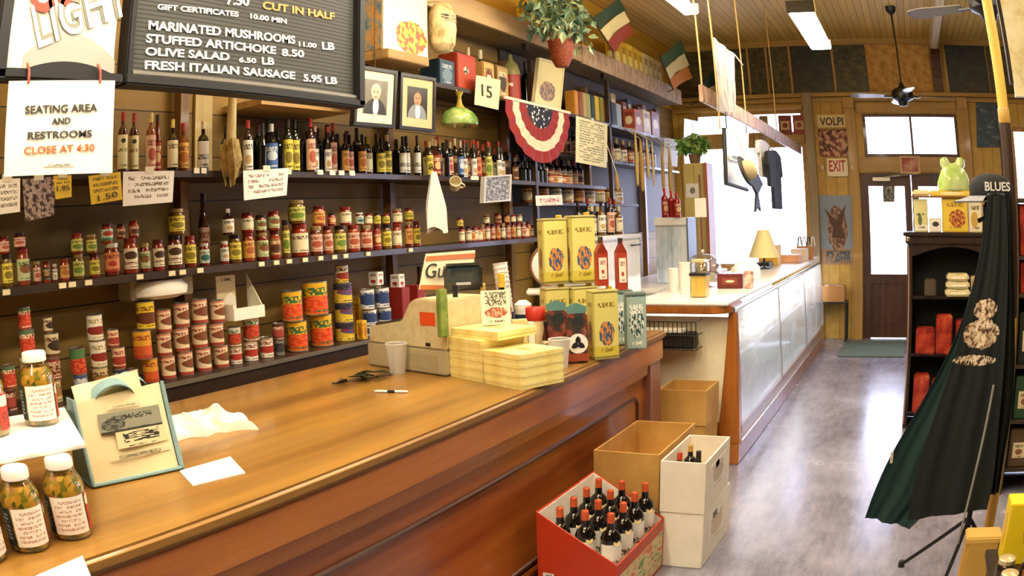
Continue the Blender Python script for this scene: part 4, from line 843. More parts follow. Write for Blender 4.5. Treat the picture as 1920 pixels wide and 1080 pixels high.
# tins, bags and bottles at the end of the counter
oil_front = lab('#ddd27a', '#3f5a78', (.5, .36, .34, .20), '#8a7420', (.78, .86), pic2='#d98a3a', bot='#cdbd4a', bh=.16)
oil_side = lab('#d3c866', '#a59a3a', (.5, .5, .3, .3), '#8a7420')
def oil_tin(label, c, h, w=.13, d=.105, rz=0.0):
    t = thing('oil_tin', label, 'tin', c, rz, 'tall yellow oil tins')
    part('tin_body', MB().box((0, 0, h/2), (d, w, h-.012)), oil_side, t, bevel=.008)
    for z in (.004, h-.006): part('rim', MB().box((0, 0, z), (d+.004, w+.004, .012 if z > .01 else .008)), C('#e6dc9a', .3, .4), t, bevel=.004)
    part('front_print', MB().sheet((d/2+.0015, -w*.46, h*.95), (d/2+.0015, w*.46, h*.95), (d/2+.0015, w*.46, h*.05), (d/2+.0015, -w*.46, h*.05), 1, 1, thick=.001), oil_front, t)
    part('side_print', MB().sheet((-d*.44, -w/2-.0015, h*.95), (d*.44, -w/2-.0015, h*.95), (d*.44, -w/2-.0015, h*.05), (-d*.44, -w/2-.0015, h*.05), 1, 1, thick=.001), oil_front, t)
    part('spout_cap', MB().lathe([(.016, h), (.016, h+.012), (.013, h+.015)], 14, (0, w*.28, 0)), C('#c9a53a', .3, .5), t, smooth=True)
ht = .335
def at_dist(px, dist, z): d = ray(px, 560); k = dist/math.hypot(d.x, d.y); return Vector((d.x*k, d.y*k, z))
tin = [(1129, 3.98, 'front right'), (1092, 4.22, 'middle'), (1040, 4.22, 'left')]
pt = [at_dist(x, q, ZC+.0005) for x, q, _ in tin]
fz = R(-48)
oil_tin('yellow oil tin on the counter beside the teal tins', pt[0], ht, rz=fz)
oil_tin('yellow oil tin on the counter under the right tall tin', pt[1], ht, rz=fz)
oil_tin('yellow oil tin on the counter under the left tall tin', pt[2], ht, rz=fz)
oil_tin('tall yellow oil tin on top, right one of the pair', pt[1]+Vector((0, 0, ht+.016)), .345, rz=fz)
oil_tin('tall yellow oil tin on top, left one of the pair', pt[2]+Vector((0, 0, ht+.016)), .335, rz=fz)
tealm = patch('teal_print', [(.3, '#2f4f52'), (.5, '#7fa09c'), (.65, '#b9cbc4'), (.8, '#4a6a6a')], 9, (1, 1.6, 1))
for k, (x, q) in enumerate(((1166, 4.40), (1190, 4.24))):
    c = at_dist(x, q, ZC+.0005); t = thing('teal_tin', ('teal and silver patterned tin behind, next to the yellow oil tins', 'teal and silver patterned tin at the counter end')[k], 'tin', c, R(-60), 'teal tins')
    part('tin_body', MB().box((0, 0, .14), (.085, .105, .28)), tealm, t, bevel=.006); part('lid', MB().box((0, 0, .285), (.088, .108, .016)), C('#8fa39e', .3, .5), t, bevel=.004)
    part('front_print', MB().sheet((.0435, -.05, .27), (.0435, .05, .27), (.0435, .05, .01), (.0435, -.05, .01), 1, 1, thick=.001), lab('#9fb5ae', '#2f4f55', (.5, .5, .4, .3), '#eef0e8', pic2='#d9e0da'), t)
for k, (x, src, dz, mm) in enumerate(((1131, pt[0], ht+.018, 0), (1166, at_dist(1166, 4.40, ZC), .2945, 0))):
    t = thing('gable_carton', ('red gable-top carton with white label standing on the yellow tin', 'red gable-top carton with white label standing on the teal tin')[k], 'carton', (src.x, src.y, ZC+dz), R(-50), 'red gable cartons')
    h = (.16, .20)[k]
    part('carton', MB().box((0, 0, h/2), (.052, .056, h)), C('#a93a20', .4), t, bevel=.002)
    part('gable', MB().prism([(-.028, h), (.028, h), (.004, h+.045), (.004, h+.06), (-.004, h+.06), (-.004, h+.045)], -.026, .026, 'x'), C('#8a2a18', .4), t); part('crest', MB().box((0, 0, h+.06), (.05, .01, .03)), C('#2a2018', .5), t)
    part('label', MB().sheet((.0275, -.02, h*.85), (.0275, .02, h*.85), (.0275, .02, h*.2), (.0275, -.02, h*.2), 1, 1, thick=.001), lab('#f2e6cf', '#b0402a', (.5, .35, .2, .1), '#8a4a3a'), t)
def topz(px, py, dist): d = ray(px, py); return EYE.z+d.z*dist/math.hypot(d.x, d.y)
def coffee(label, c, rz, emb):
    t = thing('coffee_bag', label, 'bag', c, rz, 'dark coffee bags'); h = .235
    part('bag_body', MB().box((0, 0, h/2), (.07, .105, h), taper=.92), patch('coffee_bag', [(.35, '#1d2a2b'), (.5, '#3a2f28'), (.58, '#9a3a22'), (.7, '#4d6f6c')], 22, coord='Object'), t, bevel=.008)
    part('folded_top', MB().prism([(-.045, h), (.045, h), (.05, h+.03), (0, h+.05), (-.05, h+.03)], -.008, .008, 'x'), C('#5d8884', .4), t)
    part('lower_band', MB().box((.034, 0, .03), (.006, .10, .035)), C('#9a4526', .5), t)
    if emb:
        ro = Matrix.Rotation(R(90), 3, 'Y')
        e = part('round_label', MB().lathe([(.047, 0), (.047, .004)], 28, (.034, 0, .095), M=ro), C('#f4efe6', .4), t)
        for a in (90, 210, 330):
            cy, cz = .019*math.cos(R(a)), .019*math.sin(R(a)); b = MB(); poly = []
            for i in range(14):
                s_ = 2*PI*i/14; l_, w_ = .017*math.cos(s_), .010*math.sin(s_)*(1.25-.5*math.cos(s_))
                poly.append((cy+l_*math.cos(R(a))-w_*math.sin(R(a)), .095+cz+l_*math.sin(R(a))+w_*math.cos(R(a))))
            b.prism(poly, .0385, .0400, 'x'); put('emblem_petal', b.mesh('emblem_petal', C('#151515', .5)), e)
c1 = onz(1089, 682, ZC); coffee('dark coffee bag with round white emblem at the counter edge', (c1.x-.03, c1.y+.03, ZC+.0005), R(-58), True)
c1 = onz(1049, 672, ZC); coffee('dark red and teal coffee bag behind the counter-edge cup', (c1.x-.02, c1.y+.02, ZC+.0005), R(-58), False)
c1 = onz(1023, 672, ZC)+Vector((.03, -.05, 0)); bottle('slim dark red bottle beside the candy boxes and coffee bags', (c1.x, c1.y, ZC), .018, .19, '#3a120e', L['cream'], '#1a0e0a', 'slim', name='sauce_bottle')
c1 = at_dist(1003, 4.07, ZC+.0005); t = thing('canister', 'cream cardboard canister with red lid behind the candy boxes', 'canister', c1, R(-50))
part('tub', MB().lathe([(.045, 0), (.047, .2)], 24), lab('#efd7a0', '#a83a24', (.55, .3, .12, .2), '#6a3a24', (.6, .8)), t, smooth=True); part('lid', MB().lathe([(.048, .185), (.050, .19), (.050, .245), (.046, .25)], 24), C('#c23424', .35), t, smooth=True)
for nm, l, x, dist, w, h, mm in (('tea_box', 'cream box with small blue-grey picture behind the right candy stack', 972, 3.88, .072, .215, lab('#f0dfa0', '#6f9aa5', (.5, .34, .32, .2), '#caa94a')), ('paper_packet', 'narrow white packet standing between cream box and red-lidded canister', 993, 3.88, .028, .20, C('#f4ecda', .5))):
    c1 = at_dist(x, dist, ZC+.0005); single(nm, l, 'box' if nm == 'tea_box' else 'packet', MB().box(c1+Vector((0, 0, h/2)), (.05, w, h), rz=R(-55)), mm, bevel=.002)
c1 = at_dist(904, 4.06, ZC); bottle('squat olive green bottle behind the candy boxes', c1, .050, topz(911, 532, 4.02)-ZC, '#6a5a1c', None, '#c9a44a', 'wide')
c1 = at_dist(941, 4.06, ZC); bottle('dark bottle with yellow capsule behind the candy boxes', c1, .045, topz(938, 514, 4.0)-ZC, '#141012', L['redlab'], '#e2b83a', 'wide', name='wine_bottle')
c1 = at_dist(934, 3.84, ZC); single('flat_carton', 'red and white carton lying in front of the dark bottle', 'carton', MB().box(c1+Vector((0, 0, .105)), (.05, .10, .21), rz=R(-50)), lab('#f0dccb', '#b0402c', (.5, .5, .4, .2), '#8a2a1c'), bevel=.002)
zt5 = ZC+6*hb+.002; c5 = cL+e2*.06; yw = R(-50)
lf = thing('leaflet_stand', 'white printed leaflet standing on the candy boxes below the black display', 'leaflet', (c5.x, c5.y, zt5), yw)
part('leaflet', MB().sheet((.0, -.065, .155), (.0, .065, .155), (.012, .065, .003), (.012, -.065, .003), 4, 4, .003, 1, 0, .004), lab('#f2ead0', '#c9a58a', (.5, .35, .4, .16), '#6a6250', (.55, .95), pic2='#a5503a'), lf)
part('easel', MB().prism([(-.03, 0), (-.002, 0), (-.008, .13)], -.01, .01, 'y'), C('#d9ceb0', .5), lf)
c1 = onx(830, 600, A.x+.015); single('herb_packet', 'green and yellow packet leaning at the register corner', 'packet', MB().box((c1.x+.0, c1.y, ZC+.185+.105), (.03, .045, .21), rz=R(-20)), patch('herb', [(.3, '#4a6a30'), (.6, '#8fa04a'), (.8, '#d3c96a')], 12, coord='Object'), bevel=.004)
# stack of clear cups, dial scale
c1 = at_dist(955, 4.35, ZC+.0005); t = thing('cup_tower', 'tall leaning tower of nested clear cups behind the bottles', 'cups', c1); t.rotation_euler = (0, R(-6), 0)
for k in range(16): part('cup', MB().lathe([(.030, 0), (.040, .10), (.042, .10), (.042, .104)], 16, (0, 0, k*.024)), C('#e4e2dc', .2, 0, .3), t, smooth=True)
part('band', MB().lathe([(.044, .15), (.044, .20)], 16), C('#23262a', .4), t, smooth=True)
c1 = at_dist(980, 4.25, ZC+.0005); t = thing('white_tub', 'white lidded tub with dark band between the cup tower and tins', 'tub', c1)
part('tub_body', MB().lathe([(.036, 0), (.042, .22)], 18), C('#efece4', .3), t, smooth=True); part('dark_band', MB().lathe([(.0425, .15), (.0432, .20)], 18), C('#1e2f4a', .4), t, smooth=True); part('lid', MB().lathe([(.044, .22), (.045, .25), (.02, .27)], 18), C('#f4f1ea', .3), t, smooth=True)
c1 = at_dist(1037, 4.75, ZC+.0005); t = thing('dial_scale', 'white round dial scale standing behind the two tall yellow tins', 'scale', c1, look(c1))
part('dial', MB().lathe([(.0, .03), (.10, .03), (.125, .02), (.125, -.03), (.0, -.03)], 30, (0, 0, .42), M=Matrix.Rotation(R(90), 3, 'Y')), C('#f3f0e6', .3), t, smooth=True)
part('dial_rim', MB().tube([(.03, .122*math.cos(2*PI*i/30), .42+.122*math.sin(2*PI*i/30)) for i in range(30)], .007, 6, closed=True), C('#7a4a3a', .4), t, smooth=True)
part('column', MB().box((0, 0, .15), (.08, .10, .30), taper=.8), C('#26221e', .4), t, bevel=.01); part('tray', MB().box((.0, 0, .27), (.16, .30, .03)), C('#f3f0e6', .3), t, bevel=.008)
# ------------------------------------------------------------------ menu board, beer light, hanging signs
XBD = -2.15
blk = C('#0c0b0a', .55); white_l = C('#f6f3ea', .5); orange_l = C('#d99a4a', .5)
bl0, bl1 = onx(0, 141, XBD), onx(672, 181, XBD); zb_ = onx(300, 157, XBD).z
mb = thing('menu_board', 'black letter board with white food prices hanging over the counter', 'menu board', (XBD, 2.1, zb_))
grv, t_, b_s = base_mat('grooved_felt', .8); fz_ = t_.m('FRACT', t_.m('MULTIPLY', t_.sep(t_.coord('Object'))[2], 62.0))
t_.l(t_.mix(t_.m('LESS_THAN', fz_, .28), srgb('#4a4a46'), srgb('#2a2a28')), b_s.inputs['Base Color'])
yL, yR = onx(250, 60, XBD).y, onx(668, 90, XBD).y
part('panel', MB().box((XBD-.03, (yL+yR)/2, zb_+.42), (.04, yR-yL, .80)), grv, mb, world=True)
fr = MB(); fr.box((XBD-.02, (yL+yR)/2, zb_+.003), (.09, yR-yL+.07, .034)); fr.box((XBD-.02, yR+.012, zb_+.42), (.09, .045, .86)); fr.box((XBD-.02, yL-.012, zb_+.42), (.07, .03, .84)); fr.box((XBD-.02, (yL+yR)/2, zb_+.84), (.09, yR-yL+.07, .04))
part('frame', fr, blk, mb, world=True, bevel=.006)
part('silver_sill', MB().box((XBD+.002, (yL+yR)/2, zb_+.030), (.02, yR-yL, .016)), C('#8f8b82', .35, .7), mb, world=True, bevel=.003)
for y in (1.6, 2.5): part('hanging_chain', MB().tube([(XBD-.02, y, zb_+.85), (XBD-.02, y, CEIL)], .005, 6), C('#4a4238', .5, .5), mb, world=True)
XT = XBD-.008
def brd(s_, x0, y0, x1, y1, hp, m=None):
    p0, p1 = onx(x0, y0, XT), onx(x1, y1, XT); h = abs(onx(x0, y0-hp, XT).z-p0.z)
    write(s_, p0, p1, h, m or white_l, mb, bold=.026, off=.001)
brd('7.50', 424, 9, 467, 12, 20); brd('CUT IN HALF', 492, 17, 627, 38, 15, orange_l)
brd('GIFT CERTIFICATES', 295, 18, 447, 32, 11); brd('10.00 MIN', 469, 35, 537, 45, 10)
brd('MARINATED MUSHROOMS', 278, 56, 553, 83, 18); brd('11.00', 560, 87, 593, 90, 9); brd('LB', 604, 93, 627, 94, 14)
brd('STUFFED ARTICHOKE', 273, 80, 517, 102, 17); brd('8.50', 528, 105, 570, 108, 14)
brd('OLIVE SALAD', 272, 104, 430, 114, 16); brd('6.50', 448, 117, 480, 119, 10); brd('LB', 491, 121, 514, 122, 14)
brd('FRESH ITALIAN SAUSAGE', 271, 130, 553, 149, 17); brd('5.95', 569, 153, 603, 155, 14); brd('LB', 610, 157, 632, 158, 13)
# beer light to its left
yA, yB = onx(8, 120, XBD).y, yL-.07
bs = thing('beer_sign', 'white beer light with slanted outlined letters beside the menu board', 'sign', (XBD, (yA+yB)/2, zb_))
wall_b = patch('beer_face', [(.3, '#d3c9ae'), (.55, '#ece4d0'), (.75, '#f8f3e6')], 2.5, (1, 1, 1), 'Object', .4)
part('face', MB().box((XBD-.03, (yA+yB)/2, zb_+.40), (.04, yB-yA, .78)), wall_b, bs, world=True)
f2 = MB(); f2.box((XBD-.02, yA-.02, zb_+.40), (.08, .05, .84)); f2.box((XBD-.02, (yA+yB)/2, zb_+.003), (.08, yB-yA+.06, .034)); f2.box((XBD-.02, (yA+yB)/2, zb_+.82), (.08, yB-yA+.06, .04))
part('frame', f2, blk, bs, world=True, bevel=.006)
b = MB(); yc = (yA+yB)/2+.04; hw = (yB-yA)*.42; n_ = 16
top = [(yc-hw+2*hw*i/n_, zb_+.018+.036*math.sin(PI*i/n_)**.8) for i in range(n_+1)]
b.prism(top+[(yc+hw, zb_+.018), (yc-hw, zb_+.018)], XBD-.012, XBD-.006, 'x'); part('dark_arc', b, blk, bs, world=True)
b = MB(); top2 = [(y, z+.05+.045*math.sin(PI*(y-yc+hw)/(2*hw))) for y, z in top]; b.prism(top2+top[::-1], XBD-.011, XBD-.007, 'x'); part('grey_arc', b, C('#a9a79c', .4), bs, world=True)
gr, rd = C('#8a8878', .5), C('#c23a20', .4)
for off, m, bo in ((.001, gr, .05), (.004, white_l, .0)): write('LIGHT', onx(72, 92, XT), onx(243, 28, XT), .15, m, bs, up=Vector((0, .10, 1)), off=off, bold=bo)
for off, m, bo in ((.001, white_l, .05), (.004, rd, .01)): write('Coors', onx(62, 32, XT), onx(236, -24, XT), .21, m, bs, up=Vector((0, .10, 1)), off=off, bold=bo, shear=.25)
for y in (yA+.1, yB-.1): part('hanging_chain', MB().tube([(XBD-.02, y, zb_+.83), (XBD-.02, y, CEIL)], .005, 6), C('#4a4238', .5, .5), bs, world=True)
# seating sign on two clips
XSg = XBD+.03
q4 = [onx(x, y, XSg) for x, y in ((17, 152), (216, 151), (211, 324), (8, 331))]
ss = thing('seating_sign', 'white hanging sign with seating area and restrooms text below the beer light', 'sign', q4[3])
part('paper', MB().sheet(*q4, 2, 2, .001, 1, 0, .003), patch('sign_paper', [(.3, '#f3ead4'), (.6, '#faf4e6'), (.8, '#fffaf0')], 2), ss, world=True)
blk_l, ora = C('#3a3630', .6), C('#c0692c', .6)
for s_, x0, y0, x1, y1, hp, m in (('SEATING AREA', 47, 214, 182, 209, 15, blk_l), ('AND', 97, 234, 132, 232, 12, blk_l), ('RESTROOMS', 52, 262, 172, 257, 14, blk_l), ('CLOSE AT 4:30', 45, 290, 177, 283, 14, ora)):
    p0, p1 = onx(x0, y0, XSg+.002), onx(x1, y1, XSg+.002); write(s_, p0, p1, abs(onx(x0, y0-hp, XSg).z-p0.z), m, ss, off=.001, bold=.015)
s4 = [onx(x, y, XSg+.002) for x, y in ((82, 307), (140, 306), (140, 312), (82, 313))]; part('small_print', MB().sheet(*s4, 1, 1, thick=.001), lab('#f6efdf', None, txt='#5a5244', tv=(.1, .9), cells=6), ss, world=True)
for x in (53, 187): p = onx(x, 150, XSg); part('clip', MB().tube([p+Vector((.004, 0, -.01)), p+Vector((.0, 0, .03)), p+Vector((-.02, 0, .055))], .005, 6), C('#a0482c', .4), ss, world=True)

# paper notes hung from the bottle shelf
XN = XS+.014
def note(label, pts, mat, texts=(), nm='note', cat='note', group=None, tape=True, X=XN):
    q = [onx(x, y, X) for x, y in pts]; t = thing(nm, label, cat, q[0], 0, group)
    part('sheet', MB().sheet(*q, 4, 3, .0025, .5, .3, .002), mat, t, world=True)
    for s_, x0, y0, x1, y1, hp, m in texts:
        p0, p1 = onx(x0, y0, X+.003), onx(x1, y1, X+.003); write(s_, p0, p1, abs(onx(x0, y0-hp, X).z-p0.z), m, t, off=.004)
    if tape: m_ = (q[0]+q[1])/2; part('tape', MB().box(m_+Vector((.001, 0, .004)), (.006, .05, .03)), C('#e8e0c4', .3), t, world=True)
    return t
ink = C('#3a3024', .6)
note('white handwritten note at the far left edge, below the seating sign', [(-12, 337), (38, 334), (38, 397), (-14, 404)], paper('#f6efdd', '#6a5a44', 4, .4, 1))
note('dark picture card with red-clad figures between white and yellow notes', [(42, 336), (103, 331), (102, 404), (48, 415)], patch('photo_card', [(.3, '#1a1715'), (.45, '#4a2a22'), (.55, '#b9a89a'), (.68, '#8e3a30'), (.8, '#efe4d4')], 7), nm='picture_card', cat='card')
note('small yellow price note beside the dark picture card', [(100, 330), (134, 328), (135, 369), (104, 374)], paper('#eac33a', '#6a5018', 2, .5, 4, .6, .95), [('1.95', 106, 359, 130, 357, 10, ink)])
note('larger yellow price note between small yellow note and white note', [(166, 330), (226, 322), (230, 374), (171, 384)], paper('#ecc531', '#6a5018', 3, .5, 2, .34, .95), [('1.50', 184, 378, 220, 369, 11, ink)])
note('white handwritten note hanging below the first bottles', [(231, 322), (327, 320), (324, 379), (230, 387)], paper('#f8f3ea', '#7a6a4c', 4, .45, 7))
note('white handwritten note hanging under the white-labelled red-capped bottle', [(456, 320), (541, 315), (538, 366), (457, 376)], paper('#f8f3ea', '#8a6a5c', 4, .45, 9))
note('narrow white shelf label with red marks near the far shelf', [(1004, 367), (1054, 365), (1056, 384), (1005, 386)], lab('#f3ead4', None, txt='#a8504a', tv=(.3, .7), cells=5), tape=False)
# little shelf tags clipped to the edges
tags = [(540, 322), (600, 323), (623, 324), (640, 324), (660, 325), (890, 334), (925, 337), (370, 320), (380, 320)]
for k, (x, y) in enumerate(tags):
    p = onx(x, y, XS+.006); single('shelf_tag', 'tiny white price tag on the bottle shelf edge, %s from left' % ordi(k+1), 'tag', MB().box(p, (.008, .045 if k not in (5,) else .10, .026)), C('#f0e8d2', .5), 'bottle shelf price tags', origin=p)
for k, (x, y) in enumerate([(12, 548), (117, 534), (135, 531), (166, 530), (262, 516), (322, 508), (342, 506), (375, 505), (490, 491), (518, 490), (542, 487), (572, 485), (601, 482), (627, 479), (648, 477), (690, 472), (770, 466)]):
    p = onx(x, y, XS+.006); single('shelf_tag', 'tiny cream price tag on the jar shelf edge, %s from left' % ordi(k+1), 'tag', MB().box((p.x, p.y, ZJ-.014), (.008, .038, .022)), C('#ead9b0', .5), 'jar shelf price tags', origin=Vector((p.x, p.y, ZJ-.014)))
# dried bundle hanging at the upright
p = onx(436, 180, -2.9); q = onx(432, 352, -2.9)
gb = thing('dried_bundle', 'pale dried stalk bundle hanging by the brown upright among the bottles', 'dried bundle', (-2.90, p.y, p.z))
g = MB(); rr = random.Random(4); L_ = p.z-q.z
g.tube([(0, 0, 0), (0, -.005, -L_*.45), (.0, -.01, -L_*.55)], [.022, .026, .03], 10)
part('stalk', g, patch('straw', [(.3, '#b59f6a'), (.6, '#d9c692'), (.8, '#ece0b8')], 20, (4, 4, .5), 'Object', .7), gb, smooth=True)
g = MB()
for k in range(16): a = rr.uniform(0, 6.3); w_ = rr.uniform(.02, .055); g.tube([(w_*.6*math.cos(a), w_*.6*math.sin(a), -L_*.48), (w_*math.cos(a), w_*1.2*math.sin(a), -L_*.7), (w_*.7*math.cos(a), w_*.7*math.sin(a), -L_*rr.uniform(.85, 1.0))], [.014, .016, .004], 6)
part('heads', g, patch('dried_heads', [(.3, '#7a6234'), (.55, '#b59a5c'), (.8, '#d8c594')], 30, coord='Object', rough=.8), gb, smooth=True)
part('string', MB().tube([(0, 0, 0), (-.02, 0, .12)], .003, 5), C('#d9c89a', .7), gb)
# towel, mug and framed drawing hung from the bottle shelf further along
XH = XS+.03
tp = onx(811, 322, XH); tw = thing('towel', 'white towel bunched on a hook below the shelf, left of the mug', 'towel', tp)
b = MB(); nseg, nv_ = 28, 12; vs = []
hh = tp.z-onx(811, 432, XH).z
for j in range(nv_+1):
    s_ = j/nv_; wd = .025+.075*min(1, s_*1.6)**.8; 
    for i in range(nseg): a = 2*PI*i/nseg; k = 1+.22*math.sin(5*a+.6*s_*3)*min(1, s_*2); vs.append((.028*math.cos(a)*k*(.5+s_*.6)+.01, wd*math.sin(a)*k+.01*s_, -hh*s_*(1+.06*math.sin(2*a))))
b.add(vs, [(j*nseg+i, j*nseg+(i+1) % nseg, (j+1)*nseg+(i+1) % nseg, (j+1)*nseg+i) for j in range(nv_) for i in range(nseg)])
b.add([v for v in vs[:nseg]], [tuple(range(nseg))]); part('cloth', b, C('#f1eadb', .8), tw, smooth=True); part('hook', MB().tube([(-.03, 0, .02), (.0, 0, .03), (.012, 0, .01), (.008, 0, -.01)], .004, 6), C('#2a241c', .4), tw)
mp = onx(853, 345, XH); mg = thing('mug', 'cream mug hanging sideways from the shelf edge beside the towel', 'mug', mp)
ro = Matrix.Rotation(R(62), 3, 'X') @ Matrix.Rotation(R(35), 3, 'Y')
part('mug_body', MB().lathe([(.032, -.045), (.038, -.04), (.040, .045), (.036, .045), (.034, -.035), (0, -.035)], 20, M=ro), C('#ecdfb8', .25, 0, .4), mg, smooth=True)
part('handle', MB().tube([ro @ Vector((.038+.028*math.sin(a), 0, .03*math.cos(a))) for a in [PI*i/10 for i in range(11)]], .006, 8), C('#ecdfb8', .25, 0, .4), mg, smooth=True)
part('hook', MB().tube([(-.02, 0, .07), (.01, .0, .065), (.01, 0, .035)], .003, 6), C('#2a241c', .4), mg)
def framed(label, pts, X, face, frame, fw, nm='framed_picture', cat='picture', mat_=None, inset=None, group=None, depth=.02):
    q = [onx(x, y, X) for x, y in pts]; t = thing(nm, label, cat, q[3], 0, group); c = (q[0]+q[1]+q[2]+q[3])/4
    def sc(k, dx): return [c+(p-c)*k+Vector((dx, 0, 0)) for p in q]
    part('backing', MB().sheet(*sc(1, 0), 1, 1, thick=depth), frame, t, world=True)
    e = sc(1, .001); i_ = [p for p in sc(1-fw, .001)]; b = MB()
    for k in range(4): a_, b2, c2, d2 = e[k], e[(k+1) % 4], i_[(k+1) % 4], i_[k]; o_ = Vector((.012, 0, 0)); b.add([a_, b2, c2, d2, a_+o_, b2+o_, c2+o_, d2+o_], [(3, 2, 1, 0), (4, 5, 6, 7), (0, 1, 5, 4), (1, 2, 6, 5), (2, 3, 7, 6), (3, 0, 4, 7)])
    part('frame', b, frame, t, world=True)
    if mat_: part('mount', MB().sheet(*sc(1-fw, .003), 1, 1, thick=.002), mat_, t, world=True)
    k = inset or (1-fw); part('picture', MB().sheet(*sc(k, .005), 1, 1, thick=.0015), face, t, world=True)
    return t
def portrait(name, bgc, skin, coat, shirt, hair):
    m, t, b = base_mat(name, .3); u, v, _ = t.sep(t.coord('UV')); col = t.mix(t.noise(t.coord('UV'), 4, 2), srgb(bgc), tuple(.4*x for x in srgb(bgc)[:3])+(1,))
    def ell(cx, cy, rx, ry): a = t.m('DIVIDE', t.m('SUBTRACT', u, cx), rx); c = t.m('DIVIDE', t.m('SUBTRACT', v, cy), ry); return t.m('LESS_THAN', t.m('ADD', t.m('MULTIPLY', a, a), t.m('MULTIPLY', c, c)), 1.0)
    for (e, c) in (((.5, .02, .46, .44), coat), ((.52, .22, .12, .26), shirt), ((.5, .68, .21, .22), hair), ((.5, .62, .18, .21), skin), ((.43, .65, .035, .022), '#3a2a20'), ((.57, .65, .035, .022), '#3a2a20'), ((.5, .575, .03, .05), coat if False else skin), ((.5, .50, .075, .016), '#7a3a30')): col = t.mix(ell(*e), col, srgb(c))
    t.l(col, b.inputs['Base Color']); return m
framed('grey figure drawing in a pale frame hanging from the bottle shelf', [(906, 331), (957, 327), (955, 377), (904, 381)], XH, patch('sketch', [(.3, '#2e2e30'), (.5, '#77777a'), (.65, '#c9c9c6'), (.8, '#4a4a4c')], 9), C('#c9c6bd', .4), .12)
XPc = -2.80
framed('black framed photograph of white-haired man in dark suit beside the menu board', [(668, 122), (743, 134), (738, 241), (660, 235)], XPc, portrait('portrait_one', '#8a7f68', '#d8b596', '#2a2522', '#f4efe4', '#cfc6b6'), C('#17130f', .35), .12, mat_=C('#ece1c0', .6), inset=.58, group='framed portraits')
framed('black framed photograph of man in grey jacket, right of the other portrait', [(749, 136), (815, 147), (813, 249), (746, 242)], XPc, portrait('portrait_two', '#3a3028', '#c98a66', '#8d9296', '#dfe4ea', '#4a3424'), C('#17130f', .35), .12, mat_=C('#cdbb8c', .6), inset=.56, group='framed portraits')
for x in (703, 781): p = onx(x, 118, XPc-.01); single('picture_wire', 'hanging wire above the %s framed portrait' % ('left' if x < 750 else 'right'), 'wire', MB().tube([(p.x, p.y, 2.50), (p.x, p.y, 3.13)], .003, 5), C('#4a4034', .5, .5))
# wooden crate with colourful sides hung above the portraits
XC = -2.78
cy0, cy1 = onx(716, 90, XC).y, onx(803, 100, XC).y; cz0, cz1 = onx(716, 93, XC).z, 3.118
cr = thing('picture_crate', 'wooden crate with bright fruit picture on its front above the portraits', 'crate', ((XC-.2), (cy0+cy1)/2, cz0))
dpt = .36
part('box', MB().box((XC-dpt/2, (cy0+cy1)/2, (cz0+cz1)/2), (dpt, cy1-cy0, cz1-cz0)), wood('crate_wood', '#8a6a3a', '#c4a062', 'y', .6, 3), cr, world=True, bevel=.004)
part('front_picture', MB().sheet((XC+.003, cy0+.01, cz1-.01), (XC+.003, cy1-.01, cz1-.01), (XC+.003, cy1-.01, cz0+.01), (XC+.003, cy0+.01, cz0+.01), 1, 1, thick=.002), lab('#f4efe2', '#e6c832', (.62, .26, .36, .26), None, pic2='#c9551e'), cr, world=True)
part('side_picture', MB().sheet((XC-dpt, cy0-.003, cz1-.01), (XC, cy0-.003, cz1-.01), (XC, cy0-.003, cz0+.01), (XC-dpt, cy0-.003, cz0+.01), 1, 1, thick=.002), patch('crate_side', [(.3, '#2f4a5c'), (.45, '#8a9aa0'), (.55, '#d8a24a'), (.65, '#b0562a'), (.8, '#e6d9b4')], 4), cr, world=True)
part('base_tray', MB().prism([(XC-dpt, cy0-.04), (XC+.06, cy0-.02), (XC+.06, cy1-.08), (XC-dpt, cy1)], cz0-.06, cz0-.003, 'z'), wood('crate_wood', '#8a6a3a', '#c4a062', 'y', .6, 3), cr, world=True, bevel=.004)
for y in (cy0+.05, cy1-.1): part('hanger_strap', MB().box((XC-.15, y, cz0-.04), (.02, .02, .07)), dkshelf, cr, world=True)
p = onx(829, 52, XC+.03); eg = thing('paper_sack', 'cream printed rounded sack hanging right of the picture crate', 'bag', p)
hs = onx(821, 8, XC).z-p.z
part('sack', MB().lathe([(0, -1), (.55, -.96), (.88, -.7), (1, -.1), (.9, .6), (.6, .93), (0, 1)], 20), patch('sack_print', [(.3, '#a58a4a'), (.5, '#e3cf98'), (.7, '#f0e2b8')], 1.6, coord='Object', rough=.6), eg, smooth=True).scale = (.09, .10, hs*1.0)
part('printed_band', MB().lathe([(1.01, .15), (.96, .5)], 16, a0=R(-80), a1=R(80)), lab('#e9d9a8', None, txt='#4a3a20', tv=(.2, .8), cells=3), eg).scale = (.09, .10, hs*1.0)
part('cord', MB().tube([(0, 0, hs), (-.03, 0, hs+.02), (-.21, 0, 3.121-p.z)], .004, 5), C('#cbb88a', .7), eg)

